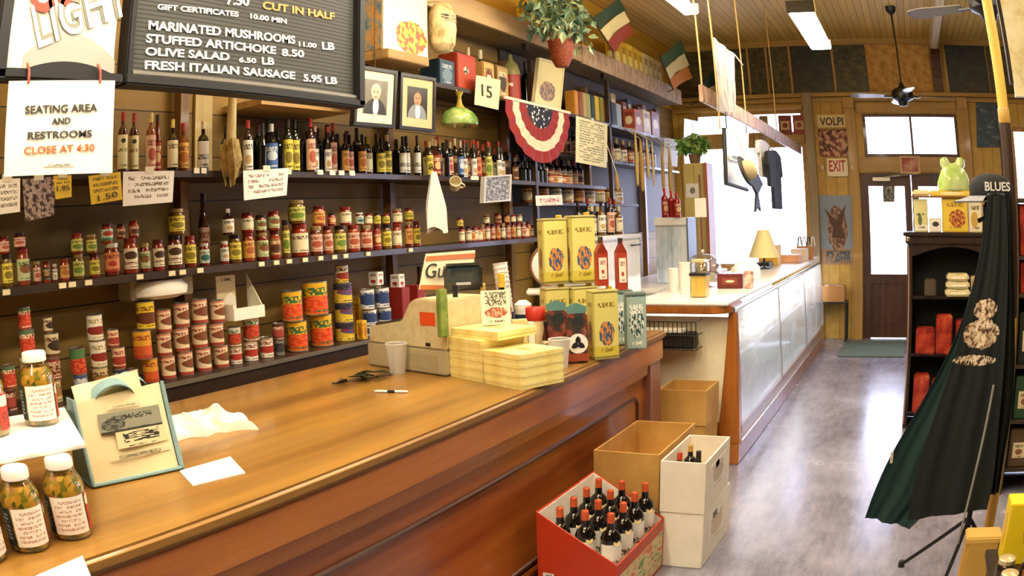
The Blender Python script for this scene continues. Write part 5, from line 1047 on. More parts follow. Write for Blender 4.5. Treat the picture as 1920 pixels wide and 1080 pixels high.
# goods on the high shelf (tins, bottle boxes)
def shelf_box(label, x0, x1, yt, z0, mat, d=.16, X=-2.99, nm='gift_tin', cat='tin', fr_=None, grp=None, **kw):
    a_, c_ = onx(x0, yt+20, X), onx(x1, yt+20, X); h = onx((x0+x1)/2, yt, X).z-z0; w = abs(c_.y-a_.y)
    t = thing(nm, label, cat, (X-d/2, (a_.y+c_.y)/2, z0), 0, grp)
    part('body', MB().box((0, 0, h/2), (d, w*.97, h)), mat, t, bevel=.006)
    if fr_: part('front_print', MB().sheet((d/2+.002, -w*.44, h*.94), (d/2+.002, w*.44, h*.94), (d/2+.002, w*.44, h*.06), (d/2+.002, -w*.44, h*.06), 1, 1, thick=.0015), fr_, t)
    return t
ZT1 = ZT+.001
shelf_box('blue tin with pale window picture at the left end of the high shelf', 823, 853, 112, ZT1, C('#234257', .35), fr_=lab('#2f4f66', '#6f8a9a', (.5, .4, .36, .28), '#c9d3d6'))
rb = shelf_box('red gift box with white oval emblem on the high shelf', 856, 893, 102, ZT1, C('#a8371f', .4), fr_=lab('#b8452a', '#f2e3c4', (.45, .55, .14, .12), None, pic2='#3a2a20'), nm='gift_box', cat='box')
for k, x in enumerate((860, 892)): p = onx(x, 85, -3.1); bottle('dark bottle with pale neck behind the red gift box, %s of two' % ('left' if not k else 'right'), Vector((-3.2, p.y+.05, ZT1)), .035, .42, '#26301c', None, '#d9c79a', 'wine', name='wine_bottle')
p = onx(921, 100, -3.1); bottle('dark bottle with cream capsule behind the boxed bottles on the high shelf', Vector((-3.2, p.y, ZT1)), .04, .43, '#141414', None, '#ece0c0', 'wine', name='wine_bottle')
shelf_box('tan box with brown bottle picture left of the taller brown box', 906, 927, 117, ZT1, C('#c79a55', .5), fr_=lab('#d9b26a', '#8a4a20', (.5, .5, .4, .32), '#5a3418'), nm='bottle_box', cat='box')
shelf_box('brown box with cream edges beside the round red lantern tin', 931, 953, 124, ZT1, C('#8a6a3a', .5), fr_=lab('#b5985a', '#4a3a20', (.5, .5, .36, .34), '#efe0b8'), nm='bottle_box', cat='box')
a_, c_ = onx(958, 140, -3.02), onx(992, 140, -3.02); zt_ = onx(975, 142, -3.02).z-ZT1; lt = thing('lantern_tin', 'red round tin with pale olive dome lid on the high shelf', 'tin', (-3.08, (a_.y+c_.y)/2-.05, ZT1)); rl = .075
part('body', MB().lathe([(rl, 0), (rl, zt_)], 22), lab('#a83420', '#e8c9a0', (.55, .4, .1, .16), '#efd9b4', (.55, .7)), lt, smooth=True); part('dome_lid', MB().lathe([(rl*1.05, zt_), (rl*1.03, zt_+.03), (rl*.8, zt_+.09), (rl*.3, zt_+.13), (.015, zt_+.18), (0, zt_+.185)], 22), C('#8f8a55', .4), lt, smooth=True)
p = onx(985, 120, -3.15); bottle('dark bottle behind the domed red tin', Vector((-3.2, p.y+.1, ZT1)), .045, .45, '#131312', None, '#17130f', 'wine', name='wine_bottle')
XK = XS+.03
note('cream wall calendar showing big number fifteen under the high shelf edge', [(893, 141), (939, 150), (935, 206), (889, 196)], C('#e6dcae', .6), [('15', 903, 180, 922, 185, 22, ink)], nm='calendar', cat='calendar', X=XK)
framed('pale drawing of a man in dark coat on the high shelf beside the bunting', [(1009, 108), (1057, 121), (1049, 206), (1000, 192)], XK, lab('#dccf98', '#6a6660', (.45, .30, .34, .24), None, pic2='#b08a6a'), C('#d9cda0', .5), .08)
# red white and blue bunting
bp = [onx(940, 186, XK), onx(1062, 216, XK)]; yc, zc_ = (bp[0].y+bp[1].y)/2, (bp[0].z+bp[1].z)/2+.01; rw = (bp[1].y-bp[0].y)/2
bt = thing('bunting', 'red, white and starred blue pleated half-round bunting hung from the high shelf', 'bunting', (XK, yc, zc_)); Hh_ = zc_-onx(1003, 305, XK).z
def ring(r0, r1, n=44):
    b = MB(); vs = []; m = 6
    for side in (0, 1):
        for j in range(m+1):
            r_ = r0+(r1-r0)*j/m
            for i in range(n+1): a = PI*i/n; vs.append((.03+.007*math.sin(i*PI/2.0)*r_-side*.003, -rw*r_*math.cos(a), -Hh_*r_*math.sin(a)))
    W_ = n+1; o_ = W_*(m+1); fs = []; 
    for j in range(m):
        for i in range(n): k = j*W_+i; fs += [(k, k+1, k+W_+1, k+W_), (o_+k, o_+k+W_, o_+k+W_+1, o_+k+1)]
    for i in range(n): fs += [(i, o_+i, o_+i+1, i+1), (m*W_+i, m*W_+i+1, o_+m*W_+i+1, o_+m*W_+i)]
    return b.add(vs, fs)
st, t_, b_s = base_mat('starred_navy', .7); t_.l(t_.mix(t_.m('LESS_THAN', t_.voro(t_.coord('Object'), 24), .30), srgb('#141a2c'), srgb('#efe9dc')), b_s.inputs['Base Color'])
for nm, r0, r1, m in (('star_field', .06, .40, st), ('inner_red_band', .40, .62, C('#8e2018', .7)), ('white_band', .62, .80, C('#e6d3b4', .7)), ('outer_red_band', .80, 1.0, C('#94211a', .7))): part(nm, ring(r0, r1), m, bt)
part('header_tape', MB().box((.03, 0, .004), (.02, rw*2.02, .022)), C('#eadcc0', .7), bt); part('pin', MB().box((.0, -rw, .0), (.05, .015, .015)), C('#8a6a3a'), bt); part('pin', MB().box((.0, rw, 0), (.05, .015, .015)), C('#8a6a3a'), bt)
note('cream printed price list poster hanging right of the bunting', [(1080, 217), (1139, 233), (1138, 315), (1079, 304)], paper('#e9e2b6', '#6d6a3c', 16, .5, 5, .06, .95), nm='poster', cat='poster', X=XK)
# long pasta boxes standing in a row on the high shelf
for k, (x, c_) in enumerate(((1081, '#c98a2a'), (1089, '#8a4a1e'), (1097, '#b9a05a'), (1104, '#9aa05e'), (1112, '#1f3a30'), (1120, '#d1b42c'), (1129, '#8e8a34'))):
    shelf_box('%s box in the row above the price list poster' % ('amber', 'brown', 'tan', 'sage', 'dark green', 'bright yellow', 'olive')[k], x-3.6, x+3.6, 170+k*2.1, ZT1, C(c_, .5), .10, -2.99, 'pasta_box', 'box', grp='boxes above the price list')
for k, (x, c_) in enumerate(((1140, '#a5502c'), (1151, '#15202e'), (1161, '#9aa8b5'))): shelf_box('%s box right of the pasta box row' % ('rust', 'navy', 'grey-blue')[k], x-4.5, x+4.5, 189+k*3, ZT1, C(c_, .5), .12, -2.99, 'tall_box', 'box', grp='taller boxes beside the far upright')
for k, (x, c_, nm_) in enumerate(((1197, '#b5553c', 'red'), (1213, '#d8c59a', 'cream'), (1229, '#9a5a38', 'brown'))): shelf_box('%s gift box on the high shelf beyond the upright' % nm_, x-7, x+7, 206+k*2, ZT1, lab(c_, '#efe0c4', (.5, .5, .3, .2), '#5a2a1c'), .14, -2.97, 'gift_box', 'box', grp='gift boxes beyond the upright')
# green plastic bags hung under the high shelf
for lbl, x, y, s_, nm in (('green plastic gourd-shaped bag hanging under the blue tin', 862, 214, .115, 'green_bag'),):
    p = onx(x, y, -2.9); t = crumple(nm, lbl, 'bag', (p.x, p.y, p.z-.08), (.10, .155, .10), patch('green_plastic', [(.3, '#4f7a34'), (.5, '#86ac52'), (.7, '#c6d68a')], 5, coord='Object', rough=.18, coat=.4), 5, .25, 4)
    put('twisted_neck', MB().lathe([(.05, .10), (.02, .15), (.012, .2), (.03, .235)], 12).mesh('twisted_neck', C('#b9a03a', .3), True), t); put('string', MB().tube([(0, 0, .2), (-.02, 0, ZT-.031-p.z+.08)], .003, 5).mesh('string', C('#d8c890', .7)), t)
# ------------------------------------------------------------------ far end of the counter side
def hang_box(mbfun): pass
# dim small bottles and jars on the far stretch of the bottle shelf
for k in range(6):
    x = 979+8*k; p = onx(x, 320, -3.1); bottle('small dark unlabelled bottle under the bunting, %s from left' % ordi(k+1), Vector((-3.1, p.y, ZB)), .034, .17, '#2c2a22', None, '#6a6a60', 'wide', 'dark bottles under the bunting')
for k in range(5):
    x = 1031+8*k; p = onx(x, 335, -3.09); jar('small %s-labelled jar on far bottle shelf, %s from left' % (('red', 'orange', 'cream')[k % 3], ordi(k+1)), Vector((-3.09, p.y, ZB)), .036, .10, '#7a2a16', L[('redlab', 'orange', 'cream')[k % 3]], '#a5844a', 'jars on the far bottle shelf')
for k in range(8):
    y = 6.1+.17*k; bottle('dark bottle on the middle far shelf behind the poster, %s from left' % ordi(k+1), Vector((-3.14, y, 2.241)), .04, .26, ('#1a1712', '#3a2a14', '#241410')[k % 3], L[('pink', 'cream', 'brown')[k % 3]], '#2a1c12', 'wine', 'bottles behind the poster')
for k in range(9):
    y = 7.85+.2*k; bottle('%s bottle on the middle far shelf beyond upright, %s from left' % (('dark', 'reddish')[k % 2], ordi(k+1)), Vector((-3.14, y, 2.241)), .045, .27, ('#1a1712', '#5a2a18')[k % 2], L[('white', 'redlab', 'cream')[k % 3]], '#c0a060', 'wine', 'bottles beyond the far upright')
for k in range(9):
    y = 6.15+.26*k; jar('%s jar on the lowest far shelf, %s from left' % (('amber', 'brown', 'pale')[k % 3], ordi(k+1)), Vector((-3.15, y, 1.801)), .06, .17, ('#a5602a', '#6a3418', '#c9a86a')[k % 3], L[('cream', 'orange', 'white')[k % 3]], '#8a6a3a', 'jars on the lowest far shelf')
for k in range(11):
    y = 6.05+.13*k; bottle('tall dark bottle at the back of the far bottle shelf, %s from left' % ordi(k+1), Vector((-3.2, y, ZB)), .04, .245, ('#1a1510', '#3a2012', '#20241a')[k % 3], L[('cream', 'redlab', 'brown', 'white')[k % 4]], ('#a8331f', '#1a1512', '#c9b070')[k % 3], 'wine', 'tall bottles on the far bottle shelf')
for k in range(12):
    y = 7.85+.17*k; shelf_c = ('#7a3a24', '#2a3a4a', '#b09a5a', '#5a2418')[k % 4]
    single('far_box', '%s box standing on the high shelf far end, %s from left' % (('rust', 'navy', 'tan', 'maroon')[k % 4], ordi(k+1)), 'box', MB().box((-3.17, y+.55 if y < 7.2 else y, ZT+.001+(.30+.05*(k % 3))/2), (.10, .14, .30+.05*(k % 3))), lab(shelf_c, '#e0cfa4', (.5, .5, .3, .22), '#efe0bc'), 'boxes at the far end of the high shelf', bevel=.004)
# white cooler with liquor bottles on top
ck = thing('chest_cooler', 'white enamel cooler cabinet behind the tall yellow tins', 'cooler', (-2.9, 6.85, 0)); wh = C('#f2efe6', .3, 0, .3)
part('cabinet', MB().box((-2.9, 6.85, .74), (.6, 1.0, 1.44)), wh, ck, world=True, bevel=.015); part('lid', MB().box((-2.9, 6.85, 1.48), (.62, 1.03, .04)), C('#f7f4ec', .3), ck, world=True, bevel=.008)
part('handle', MB().tube([(-2.585, 7.05, 1.40), (-2.56, 7.05, 1.40), (-2.56, 7.25, 1.40), (-2.585, 7.25, 1.40)], .008, 6), C('#3a362e', .3), ck, world=True); part('kick_plate', MB().box((-2.9, 6.85, .02), (.56, .96, .04)), C('#2a2620'), ck, world=True)
for k, x in enumerate((1128, 1139, 1150, 1160, 1170, 1181, 1191, 1200, 1209)):
    p = onx(x, 410, -2.80+(k % 2)*.08); bottle('dark liquor bottle on the white cooler, %s from left' % ordi(k+1), Vector((-2.82+(k % 2)*.08, 6.42+.108*k, 1.501)), .036, (.30, .26, .33)[k % 3], ('#16120e', '#2a1810', '#1a1a14', '#6a4a24')[k % 4], L[('white', 'cream', 'pink')[k % 3]], ('#1a1512', '#c9b47a', '#8a2a1a')[k % 3], ('wide', 'wine', 'oil')[k % 3], 'liquor bottles on the cooler')
# back counter with glass-door cooler
bc = thing('back_counter', 'white back counter along the far wall behind the display case', 'counter', (-2.85, 9.0, 0))
part('cabinet', MB().box((-2.83, 8.95, .46), (.66, 2.9, .92)), C('#ebe5d6', .5), bc, world=True); part('worktop', MB().box((-2.82, 8.95, .945), (.70, 2.94, .05)), C('#f4f0e6', .3), bc, world=True, bevel=.006)
gx0, gx1 = ony(1222, 420, 7.9).x, ony(1284, 420, 7.9).x; gz1 = ony(1250, 408, 7.9).z
gc = thing('glass_cooler', 'white framed glass-door cooler with red bottles on top', 'cooler', ((gx0+gx1)/2, 8.1, .971))
w_ = gx1-gx0; h_ = gz1-.971; M0 = lambda: MB()
part('case', MB().box((0, .06, h_/2), (w_, .30, h_)), C('#e9ebec', .35), gc, bevel=.008); part('side', MB().box((w_/2+.004, .03, h_/2), (.01, .32, h_*.98)), C('#1c2428', .4), gc)
part('header', MB().box((0, -.10, h_-.04), (w_*1.02, .03, .08)), C('#f3f1ea', .4), gc, bevel=.004)
for s_ in (-1, 1): part('glass_door', MB().box((s_*w_*.245, -.10, h_*.44), (w_*.46, .02, h_*.84)), patch('cooler_glass', [(.3, '#8ea3b5'), (.5, '#cfd9e0'), (.7, '#f3f6f7')], 3, (2, 1, .6), 'Object', .08), gc, bevel=.003)
for k, x in enumerate((1243, 1258, 1271)):
    p = ony(x, 400, 8.0); bottle('red bottle standing on the glass-door cooler, %s from left' % ordi(k+1), Vector((p.x, 8.08-.05*k, gz1+.001)), .036, (.30, .27, .25)[k], '#9a1f1a', L['redlab'] if k != 1 else None, '#c23428', 'oil', 'red bottles on the cooler', name='red_bottle')
# tall pale cupboard with a plant on top and a small picture
cx0, cx1 = ony(1281, 320, 9.3).x, ony(1321, 320, 9.3).x
cb = thing('pale_cupboard', 'tall pale yellow cupboard under the leafy plant at the far wall', 'cupboard', ((cx0+cx1)/2, 9.3, .971))
hc = ony(1300, 306, 9.3).z-.971
part('body', MB().box((0, .15, hc/2), (cx1-cx0, .3, hc)), C('#cdbb74', .5), cb, bevel=.006); part('door_line', MB().box((0, -.003, hc*.55), (.006, .006, hc*.85)), C('#8a7a44', .5), cb)
part('side_pilaster', MB().box((cx1-(cx0+cx1)/2+.02, .1, hc/2), (.04, .3, hc)), C('#b06a3a', .5), cb)
q = [ony(x, y, 9.29) for x, y in ((1286, 344), (1311, 344), (1311, 371), (1286, 371))]; single('small_picture', 'small white picture pinned on the pale cupboard', 'picture', MB().sheet(*q, 1, 1, thick=.004), lab('#f4efe2', '#8a8478', (.5, .5, .2, .24)))
def plant(nm, label, c, r, n, seed, cols, z0=0.0, leaf=.07, droop=.3, root_parts=None):
    t = thing(nm, label, 'plant', c); rr = random.Random(seed)
    for ci, col in enumerate(cols):
        b = MB()
        for k in range(n):
            a, e_ = rr.uniform(0, 6.3), rr.uniform(-.5, 1.2); d = rr.uniform(.25, 1.0); p = Vector((r[0]*d*math.cos(a)*math.cos(e_), r[1]*d*math.sin(a)*math.cos(e_), z0+r[2]*d*math.sin(e_)+r[2]*.3))
            ax = Vector((rr.uniform(-1, 1), rr.uniform(-1, 1), rr.uniform(-.8-droop, .6))).normalized(); s_ = ax.cross(Vector((rr.uniform(-1, 1), rr.uniform(-1, 1), rr.uniform(-1, 1)))).normalized(); l_ = leaf*rr.uniform(.6, 1.2)
            nn = ax.cross(s_)*l_*.1
            b.add([p, p+ax*l_*.45+s_*l_*.28+nn, p+ax*l_, p+ax*l_*.45-s_*l_*.28+nn], [(0, 1, 2, 3)])
        o_ = part('foliage', b, col, t)
        o_['kind'] = 'stuff'
    return t
greens = [C('#4f7a34', .5), C('#7fae4a', .5), C('#b4d27a', .5)]
pc = Vector(((cx0+cx1)/2, 9.38, .971+hc)); pl_ = plant('potted_plant', 'bright green leafy plant on top of the pale cupboard', pc, (.20, .20, .15), 130, 2, greens, .15, .10)
part('pot', MB().lathe([(.06, 0), (.08, .10), (.085, .11), (.07, .11), (.0, .09)], 16), C('#8a6a44', .6), pl_, smooth=True)
# long pale cheeses and dried things hanging between the shelves
for k, (x, y0, y1, w_, c_) in enumerate(((1156, 322, 358, 9, '#b08a4a'), (1190, 240, 350, 8, '#c9a55c'), (1200, 258, 360, 11, '#b8914a'), (1212, 258, 335, 8, '#d9bd84'), (1222, 262, 350, 6, '#e3d0a0'), (1240, 270, 362, 8, '#c0a05c'), (1254, 275, 368, 10, '#caa864'))):
    p, q = onx(x, y0, -2.80), onx(x, y1, -2.80); l_ = p.z-q.z; r_ = w_*p.length/FPX/2*.9
    t = thing('hanging_cheese', '%s tan cheese-like stick hanging beside the far shelves, %s from left' % ('short' if l_ < .3 else 'long', ordi(k+1)), 'cheese', p, 0, 'long things hanging by the far shelves')
    part('body', MB().lathe([(0, -l_), (r_*.7, -l_*.95), (r_, -l_*.7), (r_*.8, -l_*.35), (r_*.4, -l_*.06), (0, 0)], 12), C(c_, .5, 0, 0, .2, 8), t, smooth=True); part('string', MB().tube([(0, 0, -.01), (-.155, 0, 2.588-p.z)], .004, 5), C('#e0d2a8', .7), t)
q = [onx(x, y, -2.86) for x, y in ((1246, 258), (1272, 263), (1270, 313), (1244, 308))]; t = thing('poster', 'white printed sheet hanging before the far shelves left of the plant', 'poster', q[0]); part('sheet', MB().sheet(*q, 2, 2, thick=.002), paper('#f1eee8', '#5a5a60', 5, .6, 2, .6, .95), t, world=True); part('cord', MB().tube([(q[0]+q[1])/2, Vector((q[0].x, (q[0].y+q[1].y)/2, 2.586))], .003, 5), C('#cbb88a'), t, world=True)
q = [onx(x, y, -2.90) for x, y in ((1283, 222), (1311, 228), (1309, 272), (1282, 264))]; t = thing('poster', 'pale green framed sheet above the leafy plant at the far shelves', 'poster', q[0]); part('sheet', MB().sheet(*q, 2, 2, thick=.006), lab('#e6ebcc', '#a5a58a', (.5, .6, .25, .25)), t, world=True); part('cord', MB().tube([(q[0]+q[1])/2, Vector((q[0].x, (q[0].y+q[1].y)/2, 2.58))], .003, 5), C('#cbb88a'), t, world=True)

# yellow goods and flags on the canopy
for k, (x0, x1, yt, c_, w) in enumerate(((985, 1002, 2, '#e3c02c', 0), (1003, 1019, 4, '#f0d03a', 0), (1020, 1034, 8, '#d9b32a', 0), (1150, 1162, 76, '#efc838', 1), (1163, 1174, 81, '#e6b92e', 1), (1175, 1185, 86, '#f2d24a', 1), (1186, 1195, 92, '#e9c034', 1), (1196, 1204, 98, '#f0cf48', 1), (1206, 1214, 103, '#e6dca0', 1), (1215, 1223, 108, '#efe0a0', 1), (1224, 1231, 113, '#e3d48a', 1), (1232, 1240, 118, '#ecd9a0', 1))):
    yb_ = yt+40; a_, c2 = onx(x0, yb_, -3.0), onx(x1, yb_, -3.0); h = max(.1, onx((x0+x1)/2, yt, -3.0).z-3.156); w2 = (c2.y-a_.y)*.98
    single('canopy_packet', 'yellow packet on the canopy %s, %s from left' % ('left of the hanging basket' if not w else 'beyond the first flag', ordi(k+1 if not w else k-2)), 'packet', MB().box((-3.03, (a_.y+c2.y)/2, 3.1555+h/2), (.10, w2, h)), lab(c_, '#f6e8a0', (.5, .5, .3, .2), '#9a5a20'), 'yellow packets on the canopy', bevel=.003)
fm = {k: C(v, .75, 0, 0, .08, 6) for k, v in dict(g='#3f5f3a', dg='#2c4632', w='#efe2a8', r='#9a3c22', o='#d0812e').items()}
def flag(label, base, tip, w, drop, cols, grp='flags on the canopy'):
    base, tip = Vector(base), Vector(tip); d = (tip-base); t = thing('flag', label, 'flag', base, 0, grp)
    part('pole', MB().tube([base-d.normalized()*.02, tip+d.normalized()*.05], .008, 7), C('#3a2a1a', .5), t, world=True)
    a = base.lerp(tip, .38); side_ = Vector((.10, w, -drop))
    for k, c in enumerate(cols):
        f0, f1 = 1-k/len(cols), 1-(k+1)/len(cols)
        q = [a.lerp(tip, f0), a.lerp(tip, f0)+side_, a.lerp(tip, f1)+side_, a.lerp(tip, f1)]
        part('stripe', MB().sheet(*q, 8, 3, .02, .8, .5, .003), fm[c], t, world=True, smooth=True)
def flagpx(label, X, corners, cols, pole):
    """flag whose four corners (hoist top, fly top, fly bottom, hoist bottom) were read off at the depth X"""
    q = [onx(x, y, X) for x, y in corners]; t = thing('flag', label, 'flag', onx(pole[0], pole[1], XS+.027), 0, 'flags on the canopy')
    n_ = len(cols)
    for k, c in enumerate(cols):
        e = [q[0].lerp(q[3], k/n_), q[1].lerp(q[2], k/n_), q[1].lerp(q[2], (k+1)/n_), q[0].lerp(q[3], (k+1)/n_)]
        part('stripe', MB().sheet(*e, 8, 3, .02, .9, .5, .003), fm[c], t, world=True, smooth=True)
    part('pole', MB().tube([t.location, q[3].lerp(q[0], .0), q[0]+(q[0]-t.location).normalized()*.06], .008, 7), C('#3a2a1a', .5), t, world=True)
flagpx('green, cream and red flag leaning out above the hanging basket', -2.72, ((1110, 34), (1162, -3), (1186, 62), (1150, 98)), ('dg', 'w', 'r'), (1150, 108))
flagpx('green, yellow and orange flag near the end of the canopy', -2.72, ((1238, 108), (1277, 74), (1296, 146), (1262, 168)), ('g', 'w', 'o'), (1252, 172))
flagpx('small green and yellow flag beside the hanging banner', -2.60, ((1316, 158), (1340, 128), (1342, 190), (1322, 186)), ('dg', 'w'), (1296, 196))
# hanging basket with trailing plant
XBk = -2.62; p = onx(1052, 92, XBk)
bk = plant('hanging_basket', 'reddish hanging basket with trailing grey-green plant in front of the canopy', (p.x, p.y, p.z-.01), (.20, .52, .36), 200, 8, [C('#4a6a58', .5), C('#7c9a78', .5), C('#b3c295', .5)], .14, .10, .8)
part('basket', MB().lathe([(0, -.15), (.05, -.14), (.09, -.06), (.105, .08), (.10, .08), (.08, -.05), (0, -.12)], 18), patch('basket_weave', [(.3, '#5a2412'), (.55, '#8e3f1e'), (.75, '#b5612e')], 40, (1, 1, 2.5), 'Object', .6, .3), bk, smooth=True)
b = MB()
for k in range(3): a = 2*PI*k/3; b.tube([(.10*math.cos(a), .10*math.sin(a), .08), (.01*math.cos(a), .01*math.sin(a), .55)], .006, 6)
b.tube([(0, 0, .55), (0, 0, CEIL-p.z+.10)], .006, 6); part('hanger', b, C('#6a3a1c', .6), bk)
part('candle', MB().lathe([(.022, .08), (.022, .20), (.012, .21)], 10), C('#e8d9a0', .5), bk)
p = onx(1034, 30, -2.87); single('red_salami', 'dark red salami hanging beside the basket at the canopy', 'salami', MB().lathe([(0, -.26), (.03, -.24), (.04, -.1), (.036, .1), (.02, .16), (.006, .2), (.006, .75)], 14, (p.x, p.y, p.z)), C('#7e2e16', .4, 0, .2, .25, 30), smooth=True)

# rail hung from rods over the display case, with what hangs on it
XR_ = -1.45
rl_ = thing('hanging_rail', 'printed wooden rail hanging on rods above the display case', 'rail', (XR_, 8.2, 2.52))
part('board', MB().box((XR_, 8.22, 2.525), (.03, 5.3, .125)), patch('rail_face', [(.3, '#8a5a44'), (.5, '#c09a80'), (.7, '#e3cdb4')], 4, (1, 3, 1), 'Object', .5), rl_, world=True, bevel=.003)
for y in (5.62, 7.16, 8.9): part('rod', MB().tube([(XR_, y, 2.55), (XR_, y, CEIL)], .007, 7), C('#cfae6a', .4), rl_, world=True)
q = [onx(x, y, XR_+.10) for x, y in ((1335, 68), (1377, 102), (1383, 212), (1345, 208))]
bn = thing('hanging_banner', 'faded grey and red banner hanging above the rail near the flags', 'banner', q[0])
part('cloth', MB().sheet(*q, 12, 8, .03, 2.5, .6, .004), patch('faded_banner', [(.3, '#6f727c'), (.45, '#a5a09e'), (.6, '#cfc6bc'), (.75, '#9a6a5c')], 3, (6, .8, 1)), bn, world=True, smooth=True)
part('cord', MB().tube([q[1], Vector((XR_+.0135, 7.16, q[1].z+.05))], .006, 6), C('#e0d6c0', .6), bn, world=True); part('pole', MB().tube([q[0]+Vector((0, 0, -.7)), q[0]+Vector((0, 0, CEIL-q[0].z))], .007, 7), C('#cfae6a', .4), bn, world=True)
q = [onx(x, y, XR_) for x, y in ((1357, 240), (1404, 250), (1401, 356), (1361, 344))]
wb = thing('hanging_board', 'white board with dark edge hanging under the rail before the window', 'board', q[0])
part('board', MB().sheet(*q, 1, 1, thick=.012), C('#f4f0e6', .4), wb, world=True); part('edge', MB().box((q[0]+q[3])/2+Vector((0, -.03, 0)), (.03, .06, q[0].z-q[3].z)) if False else MB().tube([q[0], q[3], q[2]], .018, 6), C('#1c1a18', .4), wb, world=True)
for s_ in (.1, .9): pp = q[0].lerp(q[1], s_); part('hook', MB().tube([pp, Vector((XR_, pp.y, 2.4563))], .006, 6), C('#2a2420', .4), wb, world=True)
part('small_motif', MB().sheet(*[onx(x, y, XR_+.014) for x, y in ((1368, 288), (1388, 292), (1388, 303), (1368, 299))], 1, 1, thick=.001), lab('#f4f0e6', '#6a7a4a', (.5, .5, .35, .35)), wb, world=True)
p = onx(1400, 320, XR_+.14); ht_ = thing('hanging_hat', 'dark brimmed hat with straw crown hanging before the white board', 'hat', p)
part('brim', MB().lathe([(.0, 0), (.12, .0), (.13, -.015), (.12, -.02), (0, -.01)], 22, M=Matrix.Rotation(R(70), 3, 'Y')), C('#2a2622', .6), ht_, smooth=True).scale = (1, 1.4, 1); part('crown', MB().lathe([(.085, 0), (.08, .05), (.05, .08), (0, .085)], 20, M=Matrix.Rotation(R(70), 3, 'Y')), C('#c9b68a', .7), ht_, smooth=True)
part('string', MB().tube([(0, 0, .10), (-.14, 0, 2.47-p.z)], .004, 5), C('#e0d6c0'), ht_)
p = onx(1418, 343, XR_); kb_ = thing('dark_ornament', 'black diamond-shaped ornament with tail hanging under the rail', 'ornament', p)
part('diamond', MB().prism([(0, -.11), (.30, 0), (0, .11), (-.30, 0)], -.012, .012, 'x'), C('#121214', .6), kb_); part('tail', MB().prism([(-.04, -.09), (.04, -.09), (.14, -.26), (.0, -.22), (-.14, -.27)], -.01, .01, 'x'), C('#1a1a1c', .6), kb_); part('string', MB().tube([(0, 0, .10), (0, 0, 2.4575-p.z)], .004, 5), C('#2a2420'), kb_)
def shirt(label, x0, x1, y0, y1, mat, X, dy=0.0):
    a_, b2 = onx(x0, (y0+y1)/2, X), onx(x1, (y0+y1)/2, X); zt_, zb2 = onx((x0+x1)/2, y0, X).z, onx((x0+x1)/2, y1, X).z; w = (b2.y-a_.y)/2; cy = (a_.y+b2.y)/2; h = zt_-zb2
    t = thing('hanging_shirt', label, 'shirt', (X, cy, zt_), 0, 'garments on the rail')
    poly = [(-w*.25, 0), (w*.25, 0), (w*.8, -h*.06), (w, -h*.42), (w*.72, -h*.45), (w*.66, -h*.25), (w*.62, -h), (-w*.62, -h), (-w*.66, -h*.25), (-w*.72, -h*.45), (-w, -h*.42), (-w*.8, -h*.06)]
    part('garment', MB().prism(poly, -.02, .02, 'x'), mat, t, bevel=.008); part('hanger', MB().tube([(0, -w*.5, -.02), (0, 0, .05), (0, w*.5, -.02)], .006, 6).tube([(0, 0, .05), (XR_-X, 0, max(2.44-zt_, .03))], .005, 6), C('#8a7a5a', .4), t)
shirt('white shirt with black speckles hanging under the rail', 1419, 1444, 264, 332, patch('speckle', [(.42, '#2a2a2c'), (.47, '#f0ece4'), (.8, '#f7f3ec')], 12), XR_-.05)
shirt('black garment hanging at the front of the rail end', 1436, 1456, 284, 350, C('#1d2226', .8), XR_+.03); shirt('long dark grey garment hanging at the far rail end', 1443, 1466, 284, 392, C('#33393f', .8), XR_-.12)

# things standing on the display case
def ctop(x, y): p = onz(x, y, Z1); return Vector((min(max(p.x, -1.84), -1.24), p.y, Z1+.001))
p = ctop(1307, 559); t = thing('pasta_jar', 'tall square glass jar with yellow contents on the white case top', 'jar', (p.x, p.y+.08, Z1+.001))
part('contents', MB().box((0, 0, .075), (.10, .10, .14)), C('#dcc46a', .5, 0, 0, .2, 40), t); part('glass', MB().box((0, 0, .12), (.115, .115, .24)), clear('jar_glass', '#fdf8ea', .06), t, bevel=.008); part('lid', MB().box((0, 0, .245), (.09, .09, .02)), C('#d9cf9a', .3), t, bevel=.004); part('band', MB().box((0, 0, .155), (.12, .12, .018)), C('#1f1b16'), t)
p = ctop(1370, 540); t = thing('red_box', 'dark red box lying on the white case top beside a white parcel', 'box', p, R(8)); part('box', MB().box((0, 0, .055), (.20, .13, .11)), C('#6a1f14', .4), t, bevel=.004); part('label', MB().box((0, -.066, .055), (.12, .002, .05)), lab('#8a3a24', '#e9d0a8', (.5, .5, .3, .2)), t)
p = ctop(1396, 541); single('ornate_packet', 'small pink and white packet beside the dark red box', 'packet', MB().box((p.x+.03, p.y+.02, Z1+.067), (.07, .05, .13)), patch('ornate', [(.35, '#8a3024'), (.5, '#e8b9a0'), (.65, '#f6efe2')], 14, coord='Object'), bevel=.004)
p = ctop(1375, 512); crumple('white_parcel', 'heap of crumpled white wrapping paper on the case top', 'paper', (-1.48, 6.95, Z1+.001), (.12, .20, .13), C('#f7f4ee', .6), 9, .35, 4)
p = ctop(1310, 515); dm = thing('cake_dome', 'clear cake dome on stand on the case behind the yellow jar', 'cake dome', (-1.67, 6.20, Z1+.001)); dm.scale = (.78, .78, .85)
